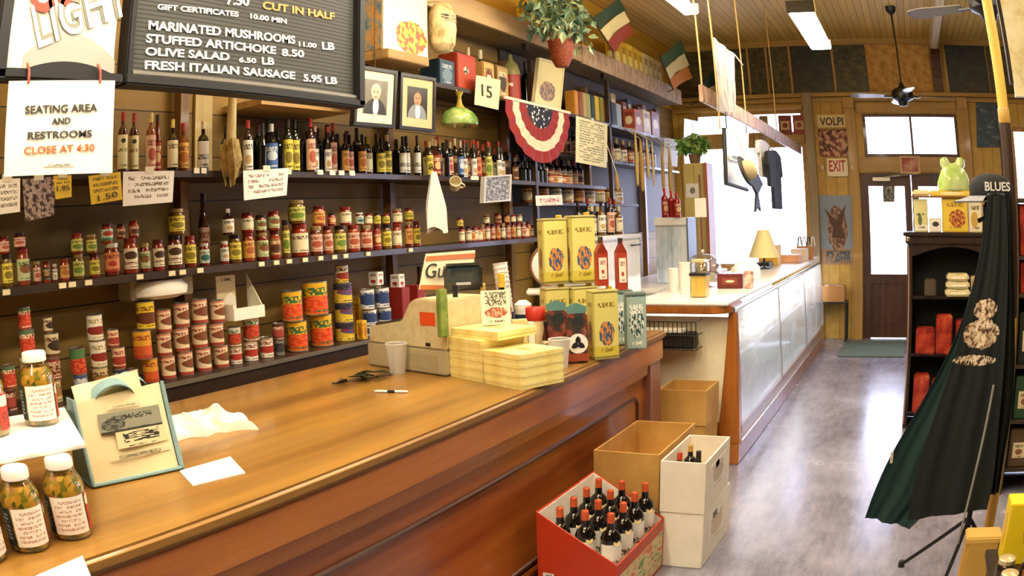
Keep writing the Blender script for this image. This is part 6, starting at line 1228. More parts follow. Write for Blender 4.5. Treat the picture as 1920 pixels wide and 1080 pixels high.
part('dome', MB().lathe([(.19, .06), (.19, .16), (.16, .24), (.09, .29), (0, .30)], 26), clear('dome_glass', '#f4f4f2', .15), dm, smooth=True); part('knob', MB().lathe([(0, .30), (.012, .305), (.02, .325), (.0, .345)], 12), C('#c9c6bd', .2), dm, smooth=True); part('plate', MB().lathe([(0, 0), (.10, .005), (.05, .02), (.05, .04), (.20, .05), (.205, .06), (0, .06)], 26), C('#efece4', .2), dm, smooth=True); part('pastry', MB().lathe([(0, .06), (.13, .06), (.12, .12), (0, .14)], 18), C('#d9cfae', .6, 0, 0, .3, 30), dm, smooth=True)
lp = thing('cone_lamp', 'pale yellow cone shade on a stand on the case top', 'lamp', (-1.56, 8.3, Z1+.001)); part('shade', MB().lathe([(.17, .12), (.06, .40), (.05, .40), (.16, .12)], 22), C('#e3d79a', .6), lp, smooth=True); part('stem', MB().lathe([(.07, 0), (.07, .015), (.012, .03), (.012, .36)], 14), C('#3a342a', .4), lp, smooth=True)
p = ony(1318, 500, 8.0)
sp_ = thing('receipt_pole', 'thin brown pole with white sign plate rising above the case', 'pole', (-1.80, 6.68, Z1+.001)); part('rod', MB().lathe([(.06, 0), (.06, .012), (.010, .02), (.010, .9)], 12), C('#7a4a2a', .4), sp_, smooth=True); part('plate', MB().box((.0, -.01, .62), (.10, .012, .16)), C('#f3efe4', .4), sp_)
for k, (x, y, r_, h_, c_, nm) in enumerate(((1215, 530, .04, .17, '#f1eee6', 'stack of white cups at the near left of the case top'), (1236, 527, .045, .22, '#eceae4', 'second stack of white cups on the case top'))):
    p = ctop(x, y); t = thing('cup_stack', nm, 'cups', (-1.78+.13*k, 5.75-.15*k, Z1+.001), 0, 'cup stacks on the case')
    for j in range(5): part('cup', MB().lathe([(r_*.75, 0), (r_, h_*.5), (r_*1.05, h_*.5), (r_*1.05, h_*.53), (0, h_*.53)], 18, (0, 0, j*h_*.12)), C(c_, .3), t, smooth=True)
for k, (x, y, sx, sy, sz, c_, l) in enumerate(((-1.62, 9.0, .22, .30, .22, '#e6b43c', 'orange box standing on the far part of the case top'), (-1.45, 9.5, .25, .3, .09, '#d9a582', 'flat salmon box on the far part of the case top'), (-1.7, 8.67, .3, .28, .05, '#4a4038', 'dark tray on the case top behind the cone shade'), (-1.4, 9.95, .2, .25, .14, '#f0e0c4', 'pale carton at the far end of the case top'))):
    single(('orange_box', 'salmon_box', 'dark_tray', 'pale_carton')[k], l, 'tray' if k == 2 else 'box', MB().box((x, y, Z1+.001+sz/2), (sx, sy, sz)), C(c_, .5), bevel=.006)
bt_ = thing('handled_basket', 'tan basket with black and white handles at the far case end', 'basket', (-1.36, 10.22, Z1+.001)); part('basket', MB().box((0, 0, .08), (.2, .2, .16), taper=1.15), C('#c9925c', .7, 0, 0, .25, 40), bt_, bevel=.01)
for k in range(4): part('handle', MB().tube([(-.09+.06*k, -.09, .16), (-.08+.06*k, -.06, .27), (-.07+.06*k, .06, .27), (-.06+.06*k, .09, .16)], .010, 7), C(('#17171a', '#f0ece2')[k % 2], .5), bt_, smooth=True)
# contents behind the glass
for k in range(9): single('deli_tray', 'pale deli tray inside the display case, %s from near end' % ordi(k+1), 'tray', MB().box((-1.50, 5.65+.5*k, .662), (.36, .38, .06)), C(('#d9d2c4', '#c7b59a', '#e6e2da')[k % 3], .4), 'deli trays in the case', bevel=.01)
# wire baskets on the end of the case
wbk = thing('wire_basket', 'black wire basket with dark packets hanging on the case end under the top', 'basket', (-1.62, Y0-.02, .80))
b = MB()
for z in (0, .09, .18): b.tube([(-.22, 0, z), (-.22, -.16, z), (.22, -.16, z), (.22, 0, z)], .004, 6)
for k in range(15): x = -.22+.44*k/14; b.tube([(x, -.0, 0), (x, -.16, 0), (x, -.16, .18)], .003, 5)
part('wires', b, C('#15140f', .4), wbk)
part('packets', MB().box((0, -.085, .055), (.40, .13, .10)), C('#1f1d1a', .5), wbk, bevel=.01); part('white_packet', MB().box((-.02, -.09, .115), (.30, .11, .025)), C('#e6e0d2', .6), wbk, bevel=.006)

# signs on the front wall
ex = thing('exit_sign', 'white box sign with red EXIT letters on the wall left of the door', 'exit sign', (-.93, YF, 2.28)); part('box', MB().box((0, -.03, 0), (.30, .06, .24)), C('#f1e2b8', .4), ex, bevel=.008)
write('EXIT', Vector((-1.05, YF-.061, 2.225)), Vector((-.81, YF-.061, 2.225)), .15, C('#c0281c', .4), ex, bold=.02, off=.002)
for s_ in (-1, 1): part('lamp_head', MB().lathe([(0, 0), (.03, .01), (.035, .04), (0, .05)], 12, (s_*.19, -.04, .0), M=Matrix.Rotation(R(90*s_), 3, 'Y')), C('#e0d2a4', .4), ex, smooth=True)
vs_ = thing('red_poster', 'red-brown patterned poster with cream lettered header on the front wall', 'poster', (-.97, YF, 2.72)); part('poster', MB().sheet((-.21, -.012, .08), (.21, -.012, .08), (.21, -.012, -.29), (-.21, -.012, -.29), 1, 1, thick=.01), patch('red_pattern', [(.35, '#5a2014'), (.5, '#9a4a30'), (.65, '#c99a78')], 9, cell=True), vs_)
part('header', MB().box((0, -.012, .19), (.42, .02, .18)), C('#e3cd8a', .5), vs_); write('VOLPI', Vector((-1.14, YF-.0225, 2.85)), Vector((-.80, YF-.0225, 2.85)), .11, C('#3a2a1c', .5), vs_, bold=.02, off=.001)
bpst = thing('bird_poster', 'blue-grey poster with a brown bird on the wall beside the door', 'poster', (-.98, YF, 1.45)); part('sheet', MB().sheet((-.25, -.012, .46), (.24, -.012, .46), (.25, -.012, -.46), (-.24, -.012, -.46), 2, 2, thick=.01), lab('#8c98a2', '#6a4630', (.5, .52, .30, .34), '#4a5660', (.03, .2), pic2='#a5806a', bot='#a07a50', bh=.22), bpst)
part('wing', MB().prism([(-.18, .30), (-.02, .12), (.14, .34), (.06, .02), (.12, -.12), (-.08, -.10), (-.06, .04)], -.026, -.022, 'y'), C('#5a3c2a', .6), bpst)
sg_ = thing('door_notice', 'small red notice in a pale frame above the door centre', 'notice', (.14, YF, 2.31)); part('frame', MB().box((0, -.065, 0), (.30, .02, .24)), C('#c9a56a', .5), sg_, bevel=.004); part('notice', MB().box((0, -.077, 0), (.24, .004, .18)), patch('notice', [(.35, '#5a1c14'), (.5, '#a03a28'), (.7, '#d9b08a')], 4, coord='Object'), sg_)
q = [ony(x, y, YF-.02) for x, y in ((1829, 186), (1878, 190), (1884, 276), (1832, 276))]; single('blue_poster', 'dark blue-grey poster on the front wall right of the transom', 'poster', MB().sheet(*q, 1, 1, thick=.015), patch('bluegrey', [(.3, '#1d2b36'), (.55, '#3f5463'), (.75, '#8ea4ac')], 3, (1, 2.5, 1)))
q = [ony(x, y, YF+.03) for x, y in ((1655, 349), (1678, 349), (1677, 379), (1656, 379))]; single('door_sticker', 'dark picture sticker on the glass of the left door leaf', 'sticker', MB().sheet(*q, 1, 1, thick=.006), patch('sticker', [(.35, '#1f1c1a'), (.5, '#6a6258'), (.7, '#e0d8cc')], 5))
# little side table by the wall
st_ = thing('side_table', 'small dark metal stand by the front wall holding a tan carton', 'stand', (-1.02, 10.64, 0)); part('top', MB().box((0, 0, .52), (.40, .34, .025)), C('#2a2620', .4), st_, bevel=.004)
for sx in (-1, 1):
    for sy in (-1, 1): part('leg', MB().box((sx*.18, sy*.15, .254), (.025, .025, .508)), C('#1d1a17', .4), st_)
tc = thing('tan_carton', 'tan carton of small packets on the dark stand', 'carton', (-1.02, 10.64, .533)); bx = MB()
for cx_, cy_, dx_, dy_ in ((-.15, 0, .01, .26), (.15, 0, .01, .26), (0, -.13, .31, .01), (0, .13, .31, .01)): bx.box((cx_, cy_, .1), (dx_, dy_, .2))
bx.box((0, 0, .005), (.3, .26, .01)); part('box', bx, C('#b8834a', .6), tc); part('packets', MB().box((0, 0, .12), (.28, .24, .18)), patch('packets', [(.35, '#5a2a1a'), (.5, '#d9b48a'), (.7, '#f3e6d0')], 14, coord='Object'), tc, bevel=.01)
dmat = C('#5d6a5c', .9, 0, 0, .25, 60); single('doormat', 'grey-green doormat on the floor before the front door', 'mat', MB().box((-.42, 10.02, .008), (.86, 1.2, .015)), dmat, bevel=.004)
for k, (x0, x1, c_, nm) in enumerate(((1425, 1441, '#8a7a3a', 'olive'), (1461, 1485, '#7a2f24', 'dark red'), (1488, 1511, '#8e3426', 'red'))):
    a_, c2 = ony(x0, 245, YF-.06), ony(x1, 245, YF-.06); t = thing('ledge_tin', '%s tin standing on the ledge before the high shop window' % nm, 'tin', ((a_.x+c2.x)/2, YF-.05, 2.737), 0, 'tins on the window ledge'); w = c2.x-a_.x
    part('body', MB().box((0, 0, .13), (w, .05, .26)), C(c_, .5), t, bevel=.004); part('label', MB().box((0, -.026, .12), (w*.7, .002, .12)), lab('#c9a070', c_, (.5, .5, .3, .3)), t)
# ------------------------------------------------------------------ cartons on the floor in front of the counter
kraft = patch('kraft', [(.3, '#a87a38'), (.6, '#c3964c'), (.8, '#d2a860')], 4, coord='Object', rough=.7)
def open_box(nm, label, x0, x1, y0, y1, z0, z1, mat, inner=None, t=.008, group=None, jag=0.0):
    th = thing(nm, label, 'box', ((x0+x1)/2, (y0+y1)/2, z0), 0, group); w, d, h = x1-x0, y1-y0, z1-z0
    for a, b_, c, e in ((-w/2+t/2, 0, t, d), (w/2-t/2, 0, t, d)): part('side', MB().box((a, b_, h/2), (c, e, h)), mat, th)
    for a, b_, c, e in ((0, -d/2+t/2, w-2*t, t), (0, d/2-t/2, w-2*t, t)): part('end', MB().box((a, b_, h/2), (c, e, h)), mat, th)
    part('bottom', MB().box((0, 0, t/2), (w-2*t, d-2*t, t)), inner or mat, th); return th
ob = open_box('cardboard_box', 'open empty brown cardboard box stacked behind the wine carton', -1.47, -1.14, 3.45, 4.06, .285, .565, kraft)
part('side_print', MB().sheet((.1665, -.12, .2), (.1665, .26, .2), (.1665, .26, .05), (.1665, -.12, .05), 1, 1, thick=.001), lab('#c8a45c', '#f2ead8', (.82, .5, .2, .4), '#5f7a4a', (.4, .62), pic2='#e8dcc0'), ob)
single('printed_carton', 'printed carton on the floor carrying the open brown cardboard box', 'carton', MB().box((-1.305, 3.75, .142), (.33, .60, .282)), patch('print_green', [(.35, '#6f7f4a'), (.5, '#c9b98a'), (.65, '#e9dfc4'), (.8, '#a5482a')], 9, coord='Object'), bevel=.004)
wc = open_box('wine_carton', 'white open wine carton on top of the other, bottles inside', -1.125, -.905, 3.425, 3.90, .292, .545, C('#eee6d4', .6), kraft)
for sx, sy in ((0, 1),): part('side_print', MB().box((.111, 0, .14), (.002, .30, .14)), lab('#f1ead8', '#c9b490', (.5, .5, .35, .3), '#b59a6a'), wc)
part('hand_hole', MB().box((.1105, -.02, .19), (.003, .07, .03)), C('#4a3a28'), wc)
lw = thing('wine_carton', 'white closed wine carton on the floor under the open one', 'box', (-1.015, 3.685, 0)); part('carton', MB().box((0, 0, .144), (.22, .515, .287)), C('#efe8d8', .6), lw, bevel=.004); part('side_print', MB().box((.1105, 0, .15), (.002, .34, .16)), lab('#f3ecdc', '#d2bf9a', (.5, .5, .35, .3), '#b59a6a'), lw); part('hand_hole', MB().box((.1110, -.05, .22), (.003, .08, .03)), C('#5a4a34'), lw)
def wine(label, p, h, r, cap, lb, med=True, grp=None):
    t = bottle(label, Vector(p), r, h, '#0e0b09', lb, cap, 'wine', grp, 'wine_bottle')
    for o in t.children:
        if o.name.startswith('cap'): o.data = lathe_mesh('cap', [(.40, .72), (.37, .84), (.36, .985), (.33, 1.0)], C(cap, .35))
    if med: put('medallion', MB().lathe([(0, 0), (.016, 0), (.016, .004), (0, .004)], 16, M=Matrix.Rotation(R(90), 3, 'Y')).mesh('medallion', C('#e0c88a', .4)), t, (r*.90, 0, h*.60), (0, R(-18), 0))
    return t
for k, (x, y) in enumerate(((-1.07, 3.55), (-.99, 3.60), (-1.06, 3.70))): wine('%s wine bottle in the white carton, %s from near end' % (('red-topped', 'dark', 'gold-topped')[k], ordi(k+1)), (x, y, .301), .25, .036, ('#b8321f', '#2a1810', '#c9a552')[k], L['redlab'], False, 'bottles in the white carton')
# red display carton with sloping sides and twelve bottles
X0, X1, YA, YB = -1.46, -1.10, 2.82, 3.42; ZH, ZLo = .47, .265
redm = C('#b8340f', .45); rc = thing('wine_display', 'red cardboard wine display carton with slanting top edge in front of the counter', 'carton', (X0, YA, 0))
W_, D_ = X1-X0, YB-YA; t_ = .007
part('front', MB().prism([(0, 0), (W_, 0), (W_, ZLo), (0, ZH)], 0, t_, 'y'), redm, rc); part('back', MB().prism([(0, 0), (W_, 0), (W_, ZLo), (0, ZH)], D_-t_, D_, 'y'), redm, rc)
part('side', MB().box((t_/2, D_/2, ZH/2), (t_, D_-2*t_, ZH)), redm, rc); part('side', MB().box((W_-t_/2, D_/2, ZLo/2), (t_, D_-2*t_, ZLo)), redm, rc)
part('lining', MB().prism([(t_, .15), (W_-t_, .15), (W_-t_, ZLo-.006), (t_, ZH-.006)], t_+.0005, t_+.003, 'y').prism([(t_, .15), (W_-t_, .15), (W_-t_, ZLo-.006), (t_, ZH-.006)], D_-t_-.003, D_-t_-.0005, 'y').box((t_+.002, D_/2, (ZH+.15)/2), (.003, D_-.02, ZH-.16)), C('#f2e9dc', .6), rc, 'white inside of the carton')
part('insert', MB().box((W_/2, D_/2, .15), (W_-2*t_-.002, D_-2*t_-.002, .01)), C('#ead9a0', .6), rc)
part('side_print', MB().sheet((W_+.0015, .02, ZLo-.06), (W_+.0015, D_-.02, ZLo-.06), (W_+.0015, D_-.02, .02), (W_+.0015, .02, .02), 1, 1, thick=.001), patch('grape_print', [(.35, '#5a7a3a'), (.5, '#d9d09a'), (.62, '#c9482a'), (.78, '#efe4c4')], 5), rc)
part('code_label', MB().box((.05, -.001, .16), (.05, .001, .05)), lab('#f2ece0', None, txt='#3a3430', tv=(.2, .9)), rc)
for i in range(3):
    for j in range(4): wine('red-capped wine bottle in red carton, %s row from counter, %s from near end' % (ordi(i+1), ordi(j+1)), (X0+.065+.115*i, YA+.09+.14*j, .1555), .310, .044, '#c8552c', L['whitelow'], True, 'bottles in the red carton')
# low crate in the gap behind the counter end
open_box('cardboard_crate', 'open brown cardboard crate standing between the counter end and the display case', -1.56, -1.25, 4.70, 5.02, .38, .60, kraft); single('carton_base', 'plain brown carton under the crate between counter and display case', 'carton', MB().box((-1.405, 4.86, .19), (.30, .31, .378)), kraft, bevel=.004)

# ------------------------------------------------------------------ right-hand side: cabinet, apron rack, shelving
dkc = wood('dark_cabinet', '#170d07', '#3a2112', 'z', .35, 5)
CX0, CX1, CY = .03, .80, 6.2
cab = thing('dark_cabinet', 'tall dark wooden open cabinet beside the aisle with yellow boxes on top', 'cabinet', ((CX0+CX1)/2, CY+.2, 0)); cw = CX1-CX0
part('top', MB().box((0, 0, 1.50), (cw+.08, .48, .03)), dkc, cab, bevel=.006); part('cornice', MB().box((0, 0, 1.455), (cw+.04, .44, .06)), dkc, cab, bevel=.008)
for s_ in (-1, 1): part('side_panel', MB().box((s_*(cw/2-.0175), 0, .715), (.035, .40, 1.42)), dkc, cab)
part('back_panel', MB().box((0, .19, .715), (cw-.07, .02, 1.42)), C('#0f0b08', .6), cab)
for z in (.12, .58, 1.02): part('shelf', MB().box((0, 0, z), (cw-.07, .36, .025)), dkc, cab)
b = MB(); n_ = 14; ww = cw/2-.036; ar = [(-ww+2*ww*i/n_, 1.33+.075*math.sin(PI*i/n_)) for i in range(n_+1)]; b.prism([(-ww, 1.43)]+[(ww, 1.43)][:0]+ar[::1]+[(ww, 1.43)], -.195, -.175, 'y'); part('arched_rail', b, dkc, cab)
part('edge_strip', MB().box((-cw/2+.004, -.203, .72), (.012, .008, 1.36)), C('#b08a74', .3, .3), cab); part('brass_knob', MB().lathe([(0, 0), (.02, .005), (.022, .02), (0, .03)], 12, (-cw/2, -.20, 1.47), M=Matrix.Rotation(R(90), 3, 'X')), C('#d9c9a0', .25, .8), cab, smooth=True)
def cbox(label, x0, x1, y0, y1, z0, mat, nm, cat='box', d=.14, Y=CY+.05, rz=0.0, fm_=None):
    a_, c_ = ony(x0, y1, Y), ony(x1, y1, Y); h = ony((x0+x1)/2, y0, Y).z-z0; w = c_.x-a_.x; t = thing(nm, label, cat, ((a_.x+c_.x)/2, Y+d/2, z0), rz)
    part('carton', MB().box((0, 0, h/2), (w, d, h)), mat, t, bevel=.004)
    if fm_: part('front_print', MB().sheet((-w*.46, -d/2-.0015, h*.95), (w*.46, -d/2-.0015, h*.95), (w*.46, -d/2-.0015, h*.05), (-w*.46, -d/2-.0015, h*.05), 1, 1, thick=.001), fm_, t)
    return t
ZK = 1.516
cbox('tall pale yellow-green box on the left end of the dark cabinet', 1715, 1741, 373, 430, ZK, C('#d3cd86', .5), 'pasta_box', fm_=lab('#dcd694', '#5a6a3a', (.4, .35, .16, .2), '#4a4a30', (.5, .58), bot='#f0ead8', bh=.18), d=.12)
cbox('small white packets between the two yellow boxes on the cabinet', 1743, 1766, 408, 430, ZK, C('#efe8d6', .5), 'packet_row', 'packet', fm_=lab('#f3ecdc', '#3a3430', (.5, .55, .3, .2)))
cbox('big yellow box with brown picture under the green bag', 1768, 1816, 371, 430, ZK, C('#e0b92c', .5), 'panettone_box', fm_=lab('#ecca3e', '#8e3a1c', (.58, .38, .36, .30), '#a57a1c', (.76, .9), pic2='#d9903a'))
cbox('cream box with dark mark at the right end of the dark cabinet', 1818, 1842, 378, 430, ZK, C('#ecdcae', .5), 'cream_box', fm_=lab('#f0e2ba', '#c9a24a', (.4, .4, .3, .3), '#3a3024', (.74, .9)))
ztr = ony(1790, 371, CY+.05).z+.0015
tr_ = thing('yellow_tray', 'shallow yellow tray lying across the boxes on the dark cabinet', 'tray', ((ony(1708, 365, CY+.05).x+ony(1832, 365, CY+.05).x)/2, CY+.12, ztr)); wt = ony(1832, 365, CY+.05).x-ony(1708, 365, CY+.05).x
part('tray_base', MB().box((0, 0, .006), (wt, .2, .012)), C('#8a5a2c', .6), tr_); part('goods', MB().box((.06, 0, .032), (wt*.62, .18, .040)), lab('#efd04a', '#f4e8b0', (.5, .5, .3, .3)), tr_, bevel=.004); part('white_goods', MB().box((-.20, 0, .035), (wt*.26, .16, .046)), C('#ecdca8', .6), tr_, bevel=.012)
gbz = ztr+.053; gbp = ony(1789, 352, CY+.1); gb2 = crumple('green_bag', 'light green plastic bag with knotted ears on the yellow tray', 'bag', (gbp.x, CY+.12, gbz), (.135, .10, .165), patch('green_bag_light', [(.3, '#7fa04a'), (.5, '#b5cf78'), (.7, '#dfe8b0')], 4, coord='Object', rough=.2, coat=.4), 21, .22, 4)
for s_ in (-1, 1): o_ = put('knot_ear', MB().lathe([(0, -.05), (.035, -.03), (.045, .01), (.03, .05), (0, .06)], 12).mesh('knot_ear', bpy.data.materials['green_bag_light'], True), gb2, (s_*.065, 0, .205), (0, R(18*s_), 0))
# goods on its shelves
for k, (x, y, z, w, h, c_, l) in enumerate(((.46, 6.2, 1.0335, .22, .17, '#e6d7a4', 'cream packets on the middle cabinet shelf'), (.62, 6.24, 1.0335, .08, .15, '#c9b07a', 'tan packet beside the cream packets in the cabinet'), (.22, 6.22, 1.0335, .1, .13, '#4a3a24', 'dim packet at the left of the middle cabinet shelf'))):
    b = MB()
    if k == 0:
        t = thing('cream_packet', l, 'packet', (x, y, z))
        for j in range(3): part('packet', MB().box((0, .0, .03+.058*j), (w*(1-.06*j), .16, .054)), lab(c_, '#f6ecc8', (.5, .5, .36, .3), '#a58a4a'), t, bevel=.014)
    else: single('tan_packet' if k == 1 else 'dim_packet', l, 'packet', MB().box((x, y, z+h/2), (w, .12, h)), C(c_, .6), bevel=.01)
redp = patch('red_packet', [(.3, '#5e140e'), (.48, '#a02a1a'), (.62, '#c4522e'), (.75, '#e0a872')], 9, coord='Object', rough=.3)
for k, (x0, x1, zz, h) in enumerate(((.10, .27, .5935, .20), (.275, .42, .5935, .30), (.45, .60, .5935, .26), (.10, .24, .1335, .30), (.26, .40, .1335, .26), (.45, .6, .1335, .3))):
    single('red_packet', 'red packet on the %s cabinet shelf, %s from left' % ('lower' if k < 3 else 'bottom', ordi(k % 3+1)), 'packet', MB().box(((x0+x1)/2, 6.22, zz+h/2), (x1-x0-.004, .14, h)), redp, 'red packets in the cabinet', bevel=.012)
# apron rack on a tripod
AX, AY = .40, 3.30
rk = thing('apron_stand', 'black tripod stand draped with dark aprons beside the aisle', 'stand', (AX, AY, 0)); bk_ = C('#0f0f10', .35)
part('pole', MB().lathe([(.014, .30), (.014, 1.66)], 10), bk_, rk, smooth=True)
for p_ in (onz(1690, 1058, .012), Vector((.27, 3.04, .012)), Vector((.66, 3.36, .012))):
    d_ = Vector((p_.x-AX, p_.y-AY, .012)); l_ = part('leg', MB().tube([(0, 0, .36), d_], .010, 8), bk_, rk, smooth=True); put('rubber_foot', MB().lathe([(.014, 0), (.018, .0), (.016, .03), (.01, .035)], 10, (d_.x, d_.y, 0)).mesh('rubber_foot', C('#1c1c1c', .6), True), l_)
part('crossbar', MB().tube([(-.05, .02, 1.62), (0, 0, 1.64), (.05, -.02, 1.62)], .010, 8), bk_, rk, smooth=True); part('hub', MB().lathe([(0, 1.64), (.03, 1.65), (.03, 1.68), (0, 1.70)], 12), bk_, rk, smooth=True)
def drape(rows, nu, folds, amp, thick=.004, ph=0.0):
    """cloth hung through rows of (left, right) points from top to bottom, with folds that grow downward"""
    b = MB(); R_ = []; n = len(rows)
    m = (n-1)*4
    for j in range(m+1):
        s_ = j/4; i0 = min(int(s_), n-2); f = s_-i0
        def cr(k): 
            P = [Vector(rows[max(0, min(n-1, i0+q))][k]) for q in (-1, 0, 1, 2)]
            return .5*((2*P[1])+(P[2]-P[0])*f+(2*P[0]-5*P[1]+4*P[2]-P[3])*f*f+(3*P[1]-P[0]-3*P[2]+P[3])*f**3)
        R_.append((cr(0), cr(1)))
    vs = []
    for side in (0, 1):
        for j, (a, c) in enumerate(R_):
            v = j/m; d = (c-a); nrm = d.cross(Vector((0, 0, 1))); nrm = nrm.normalized() if nrm.length > 1e-6 else Vector((0, -1, 0))
            for i in range(nu+1):
                u = i/nu; w = amp*(.35+.65*v)*(math.sin(2*PI*folds*u+ph)+.4*math.sin(2*PI*folds*2.3*u+1.3+v*2))
                vs.append(a+d*u+nrm*(w-(thick if side else 0)))
    W_ = nu+1; H_ = W_*(m+1); fs = []; uv = []
    for j in range(m):
        for i in range(nu):
            k = j*W_+i; q = [(i/nu, 1-j/m), ((i+1)/nu, 1-j/m), ((i+1)/nu, 1-(j+1)/m), (i/nu, 1-(j+1)/m)]
            fs += [(k, k+1, k+W_+1, k+W_), (H_+k, H_+k+W_, H_+k+W_+1, H_+k+1)]; uv += [q, [q[0], q[3], q[2], q[1]]]
    for i in range(nu): fs += [(i, H_+i, H_+i+1, i+1), (m*W_+i, m*W_+i+1, H_+m*W_+i+1, H_+m*W_+i)]; uv += [[(i/nu, 1)]*4, [(i/nu, 0)]*4]
    for j in range(m): fs += [(j*W_, j*W_+W_, H_+j*W_+W_, H_+j*W_), (j*W_+nu, H_+j*W_+nu, H_+j*W_+W_+nu, j*W_+W_+nu)]; uv += [[(0, 1-j/m)]*4, [(1, 1-j/m)]*4]
    return b.add(vs, fs, uv)
def A_(px, py, Y): return ony(px, py, Y)
m_, t_n, b_n = base_mat('apron_black', .85); fz = t_n.noise(t_n.coord('Object'), 40, 3); t_n.l(t_n.mix(fz, srgb('#07100f'), srgb('#16211f')), b_n.inputs['Base Color'])
emb, t_n, b_n = base_mat('apron_emblem', .8); uvc = t_n.coord('UV'); u_, v_, _ = t_n.sep(uvc)
ne = t_n.noise(t_n.mapped(uvc, (1.2, 5.6, 1)), 9, 4, .65)
print_ = t_n.ramp(ne, [(.36, '#15110d'), (.44, '#7d5a40'), (.52, '#d8c19c'), (.60, '#f0e3cb'), (.67, '#b98a7a'), (.78, '#8e9a8a')])
def ell_(cx, cy, rx, ry): a = t_n.m('DIVIDE', t_n.m('SUBTRACT', u_, cx), rx); c = t_n.m('DIVIDE', t_n.m('SUBTRACT', v_, cy), ry); return t_n.m('LESS_THAN', t_n.m('ADD', t_n.m('ADD', t_n.m('MULTIPLY', a, a), t_n.m('MULTIPLY', c, c)), t_n.m('MULTIPLY', t_n.noise(t_n.mapped(uvc, (1, 5, 1)), 10, 3), .9)), 1.35)
msk = t_n.m('MAXIMUM', ell_(.46, .668, .30, .030), t_n.m('MAXIMUM', ell_(.46, .598, .40, .046), t_n.m('MULTIPLY', ell_(.42, .522, .44, .016), t_n.m('GREATER_THAN', t_n.noise(t_n.mapped(uvc, (3, 3, 1)), 16, 2), .45))))
t_n.l(t_n.mix(msk, srgb('#0a1413'), print_), b_n.inputs['Base Color'])
tealc = C('#12312e', .8, 0, 0, .25, 20); blk2 = C('#0b1412', .85, 0, 0, .3, 30)
ap = thing('apron', 'long black apron with cream eagle-like emblem hanging in front on the stand', 'apron', (AX, AY-.10, 1.66), 0, 'aprons on the stand')
Yf = 3.10
part('cloth', drape([(A_(1852, 366, Yf), A_(1885, 366, Yf)), (A_(1838, 470, Yf), A_(1890, 470, Yf)), (A_(1812, 580, Yf), A_(1888, 580, Yf)), (A_(1782, 690, Yf), A_(1882, 690, Yf)), (A_(1745, 800, Yf), A_(1872, 800, Yf)), (A_(1715, 900, Yf), A_(1862, 900, Yf)), (A_(1702, 975, Yf), A_(1850, 955, Yf))], 44, 2.0, .007, ph=.6), emb, ap, world=True, smooth=True)
part('neck_loop', MB().tube([A_(1856, 370, Yf), A_(1853, 366, Yf+.05), A_(1868, 364, Yf+.09), A_(1882, 366, Yf+.05), A_(1882, 370, Yf)], .008, 7), C('#0c1211', .8), ap, world=True, smooth=True)
part('tie_cord', MB().tube([A_(1863, 722, Yf-.05), A_(1850, 790, Yf-.05), A_(1830, 880, Yf-.05), A_(1805, 980, Yf-.05), A_(1796, 1020, Yf-.05)], .0055, 7), C('#8d8a84', .7), ap, world=True, smooth=True)
Yl = 3.38
ap2 = thing('apron', 'dark green apron flaring out low toward the aisle on the stand', 'apron', (AX-.1, AY+.05, 1.60), 0, 'aprons on the stand')
part('cloth', drape([(A_(1846, 378, Yl), A_(1862, 378, Yl)), (A_(1832, 500, Yl), A_(1858, 500, Yl)), (A_(1788, 640, Yl), A_(1842, 640, Yl)), (A_(1730, 750, Yl), A_(1820, 750, Yl)), (A_(1672, 850, Yl), A_(1790, 850, Yl)), (A_(1640, 920, Yl), A_(1765, 925, Yl)), (A_(1622, 970, Yl), A_(1705, 990, Yl))], 34, 2.0, .014, ph=2.0), tealc, ap2, world=True, smooth=True)
part('tag', MB().box(A_(1672, 858, Yl-.05), (.012, .004, .05), rz=.3), C('#d9c9b4', .5), ap2, world=True)
Yb2 = 3.22
ap3 = thing('apron', 'plain black apron hanging at the right side of the stand', 'apron', (AX+.1, AY, 1.62), 0, 'aprons on the stand')
part('cloth', drape([(A_(1880, 372, Yb2), A_(1897, 372, Yb2)), (A_(1884, 480, Yb2), A_(1899, 480, Yb2)), (A_(1874, 620, Yb2), A_(1903, 620, Yb2)), (A_(1866, 740, Yb2), A_(1900, 740, Yb2)), (A_(1858, 850, Yb2), A_(1884, 850, Yb2)), (A_(1852, 930, Yb2), A_(1872, 925, Yb2))], 20, 2, .012), blk2, ap3, world=True, smooth=True)
ap4 = thing('apron', 'plain black apron hanging at the back of the stand, behind the green one', 'apron', (AX, AY+.2, 1.60), 0, 'aprons on the stand'); Yk = 3.475
part('cloth', drape([(A_(1856, 380, Yk), A_(1888, 380, Yk)), (A_(1842, 520, Yk), A_(1886, 520, Yk)), (A_(1800, 680, Yk), A_(1880, 680, Yk)), (A_(1752, 810, Yk), A_(1868, 810, Yk)), (A_(1735, 930, Yk), A_(1852, 900, Yk))], 24, 3, .015, ph=1), m_, ap4, world=True, smooth=True)
cpz = A_(1858, 347, AY).z; cc_ = A_(1858, 347, AY)
cap_ = thing('cap', 'black knit cap with white BLUES lettering on top of the apron stand', 'cap', (cc_.x, AY+.01, 1.704), R(0))
part('crown', MB().lathe([(.098, 0), (.105, .015), (.106, .06), (.085, .09), (.05, .105), (0, .11)], 24), C('#15171c', .85), cap_, smooth=True)
part('brim', MB().lathe([(.09, .0), (.18, -.012), (.185, -.006), (.10, .018)], 16, a0=R(150), a1=R(250)), C('#8c9098', .7, 0, 0, .3, 20), cap_, smooth=True)
write('BLUES', Vector((cc_.x-.045, AY-.124, 1.738)), Vector((cc_.x+.075, AY-.120, 1.738)), .036, C('#eceae4', .6), cap_, bold=.02, off=.004)
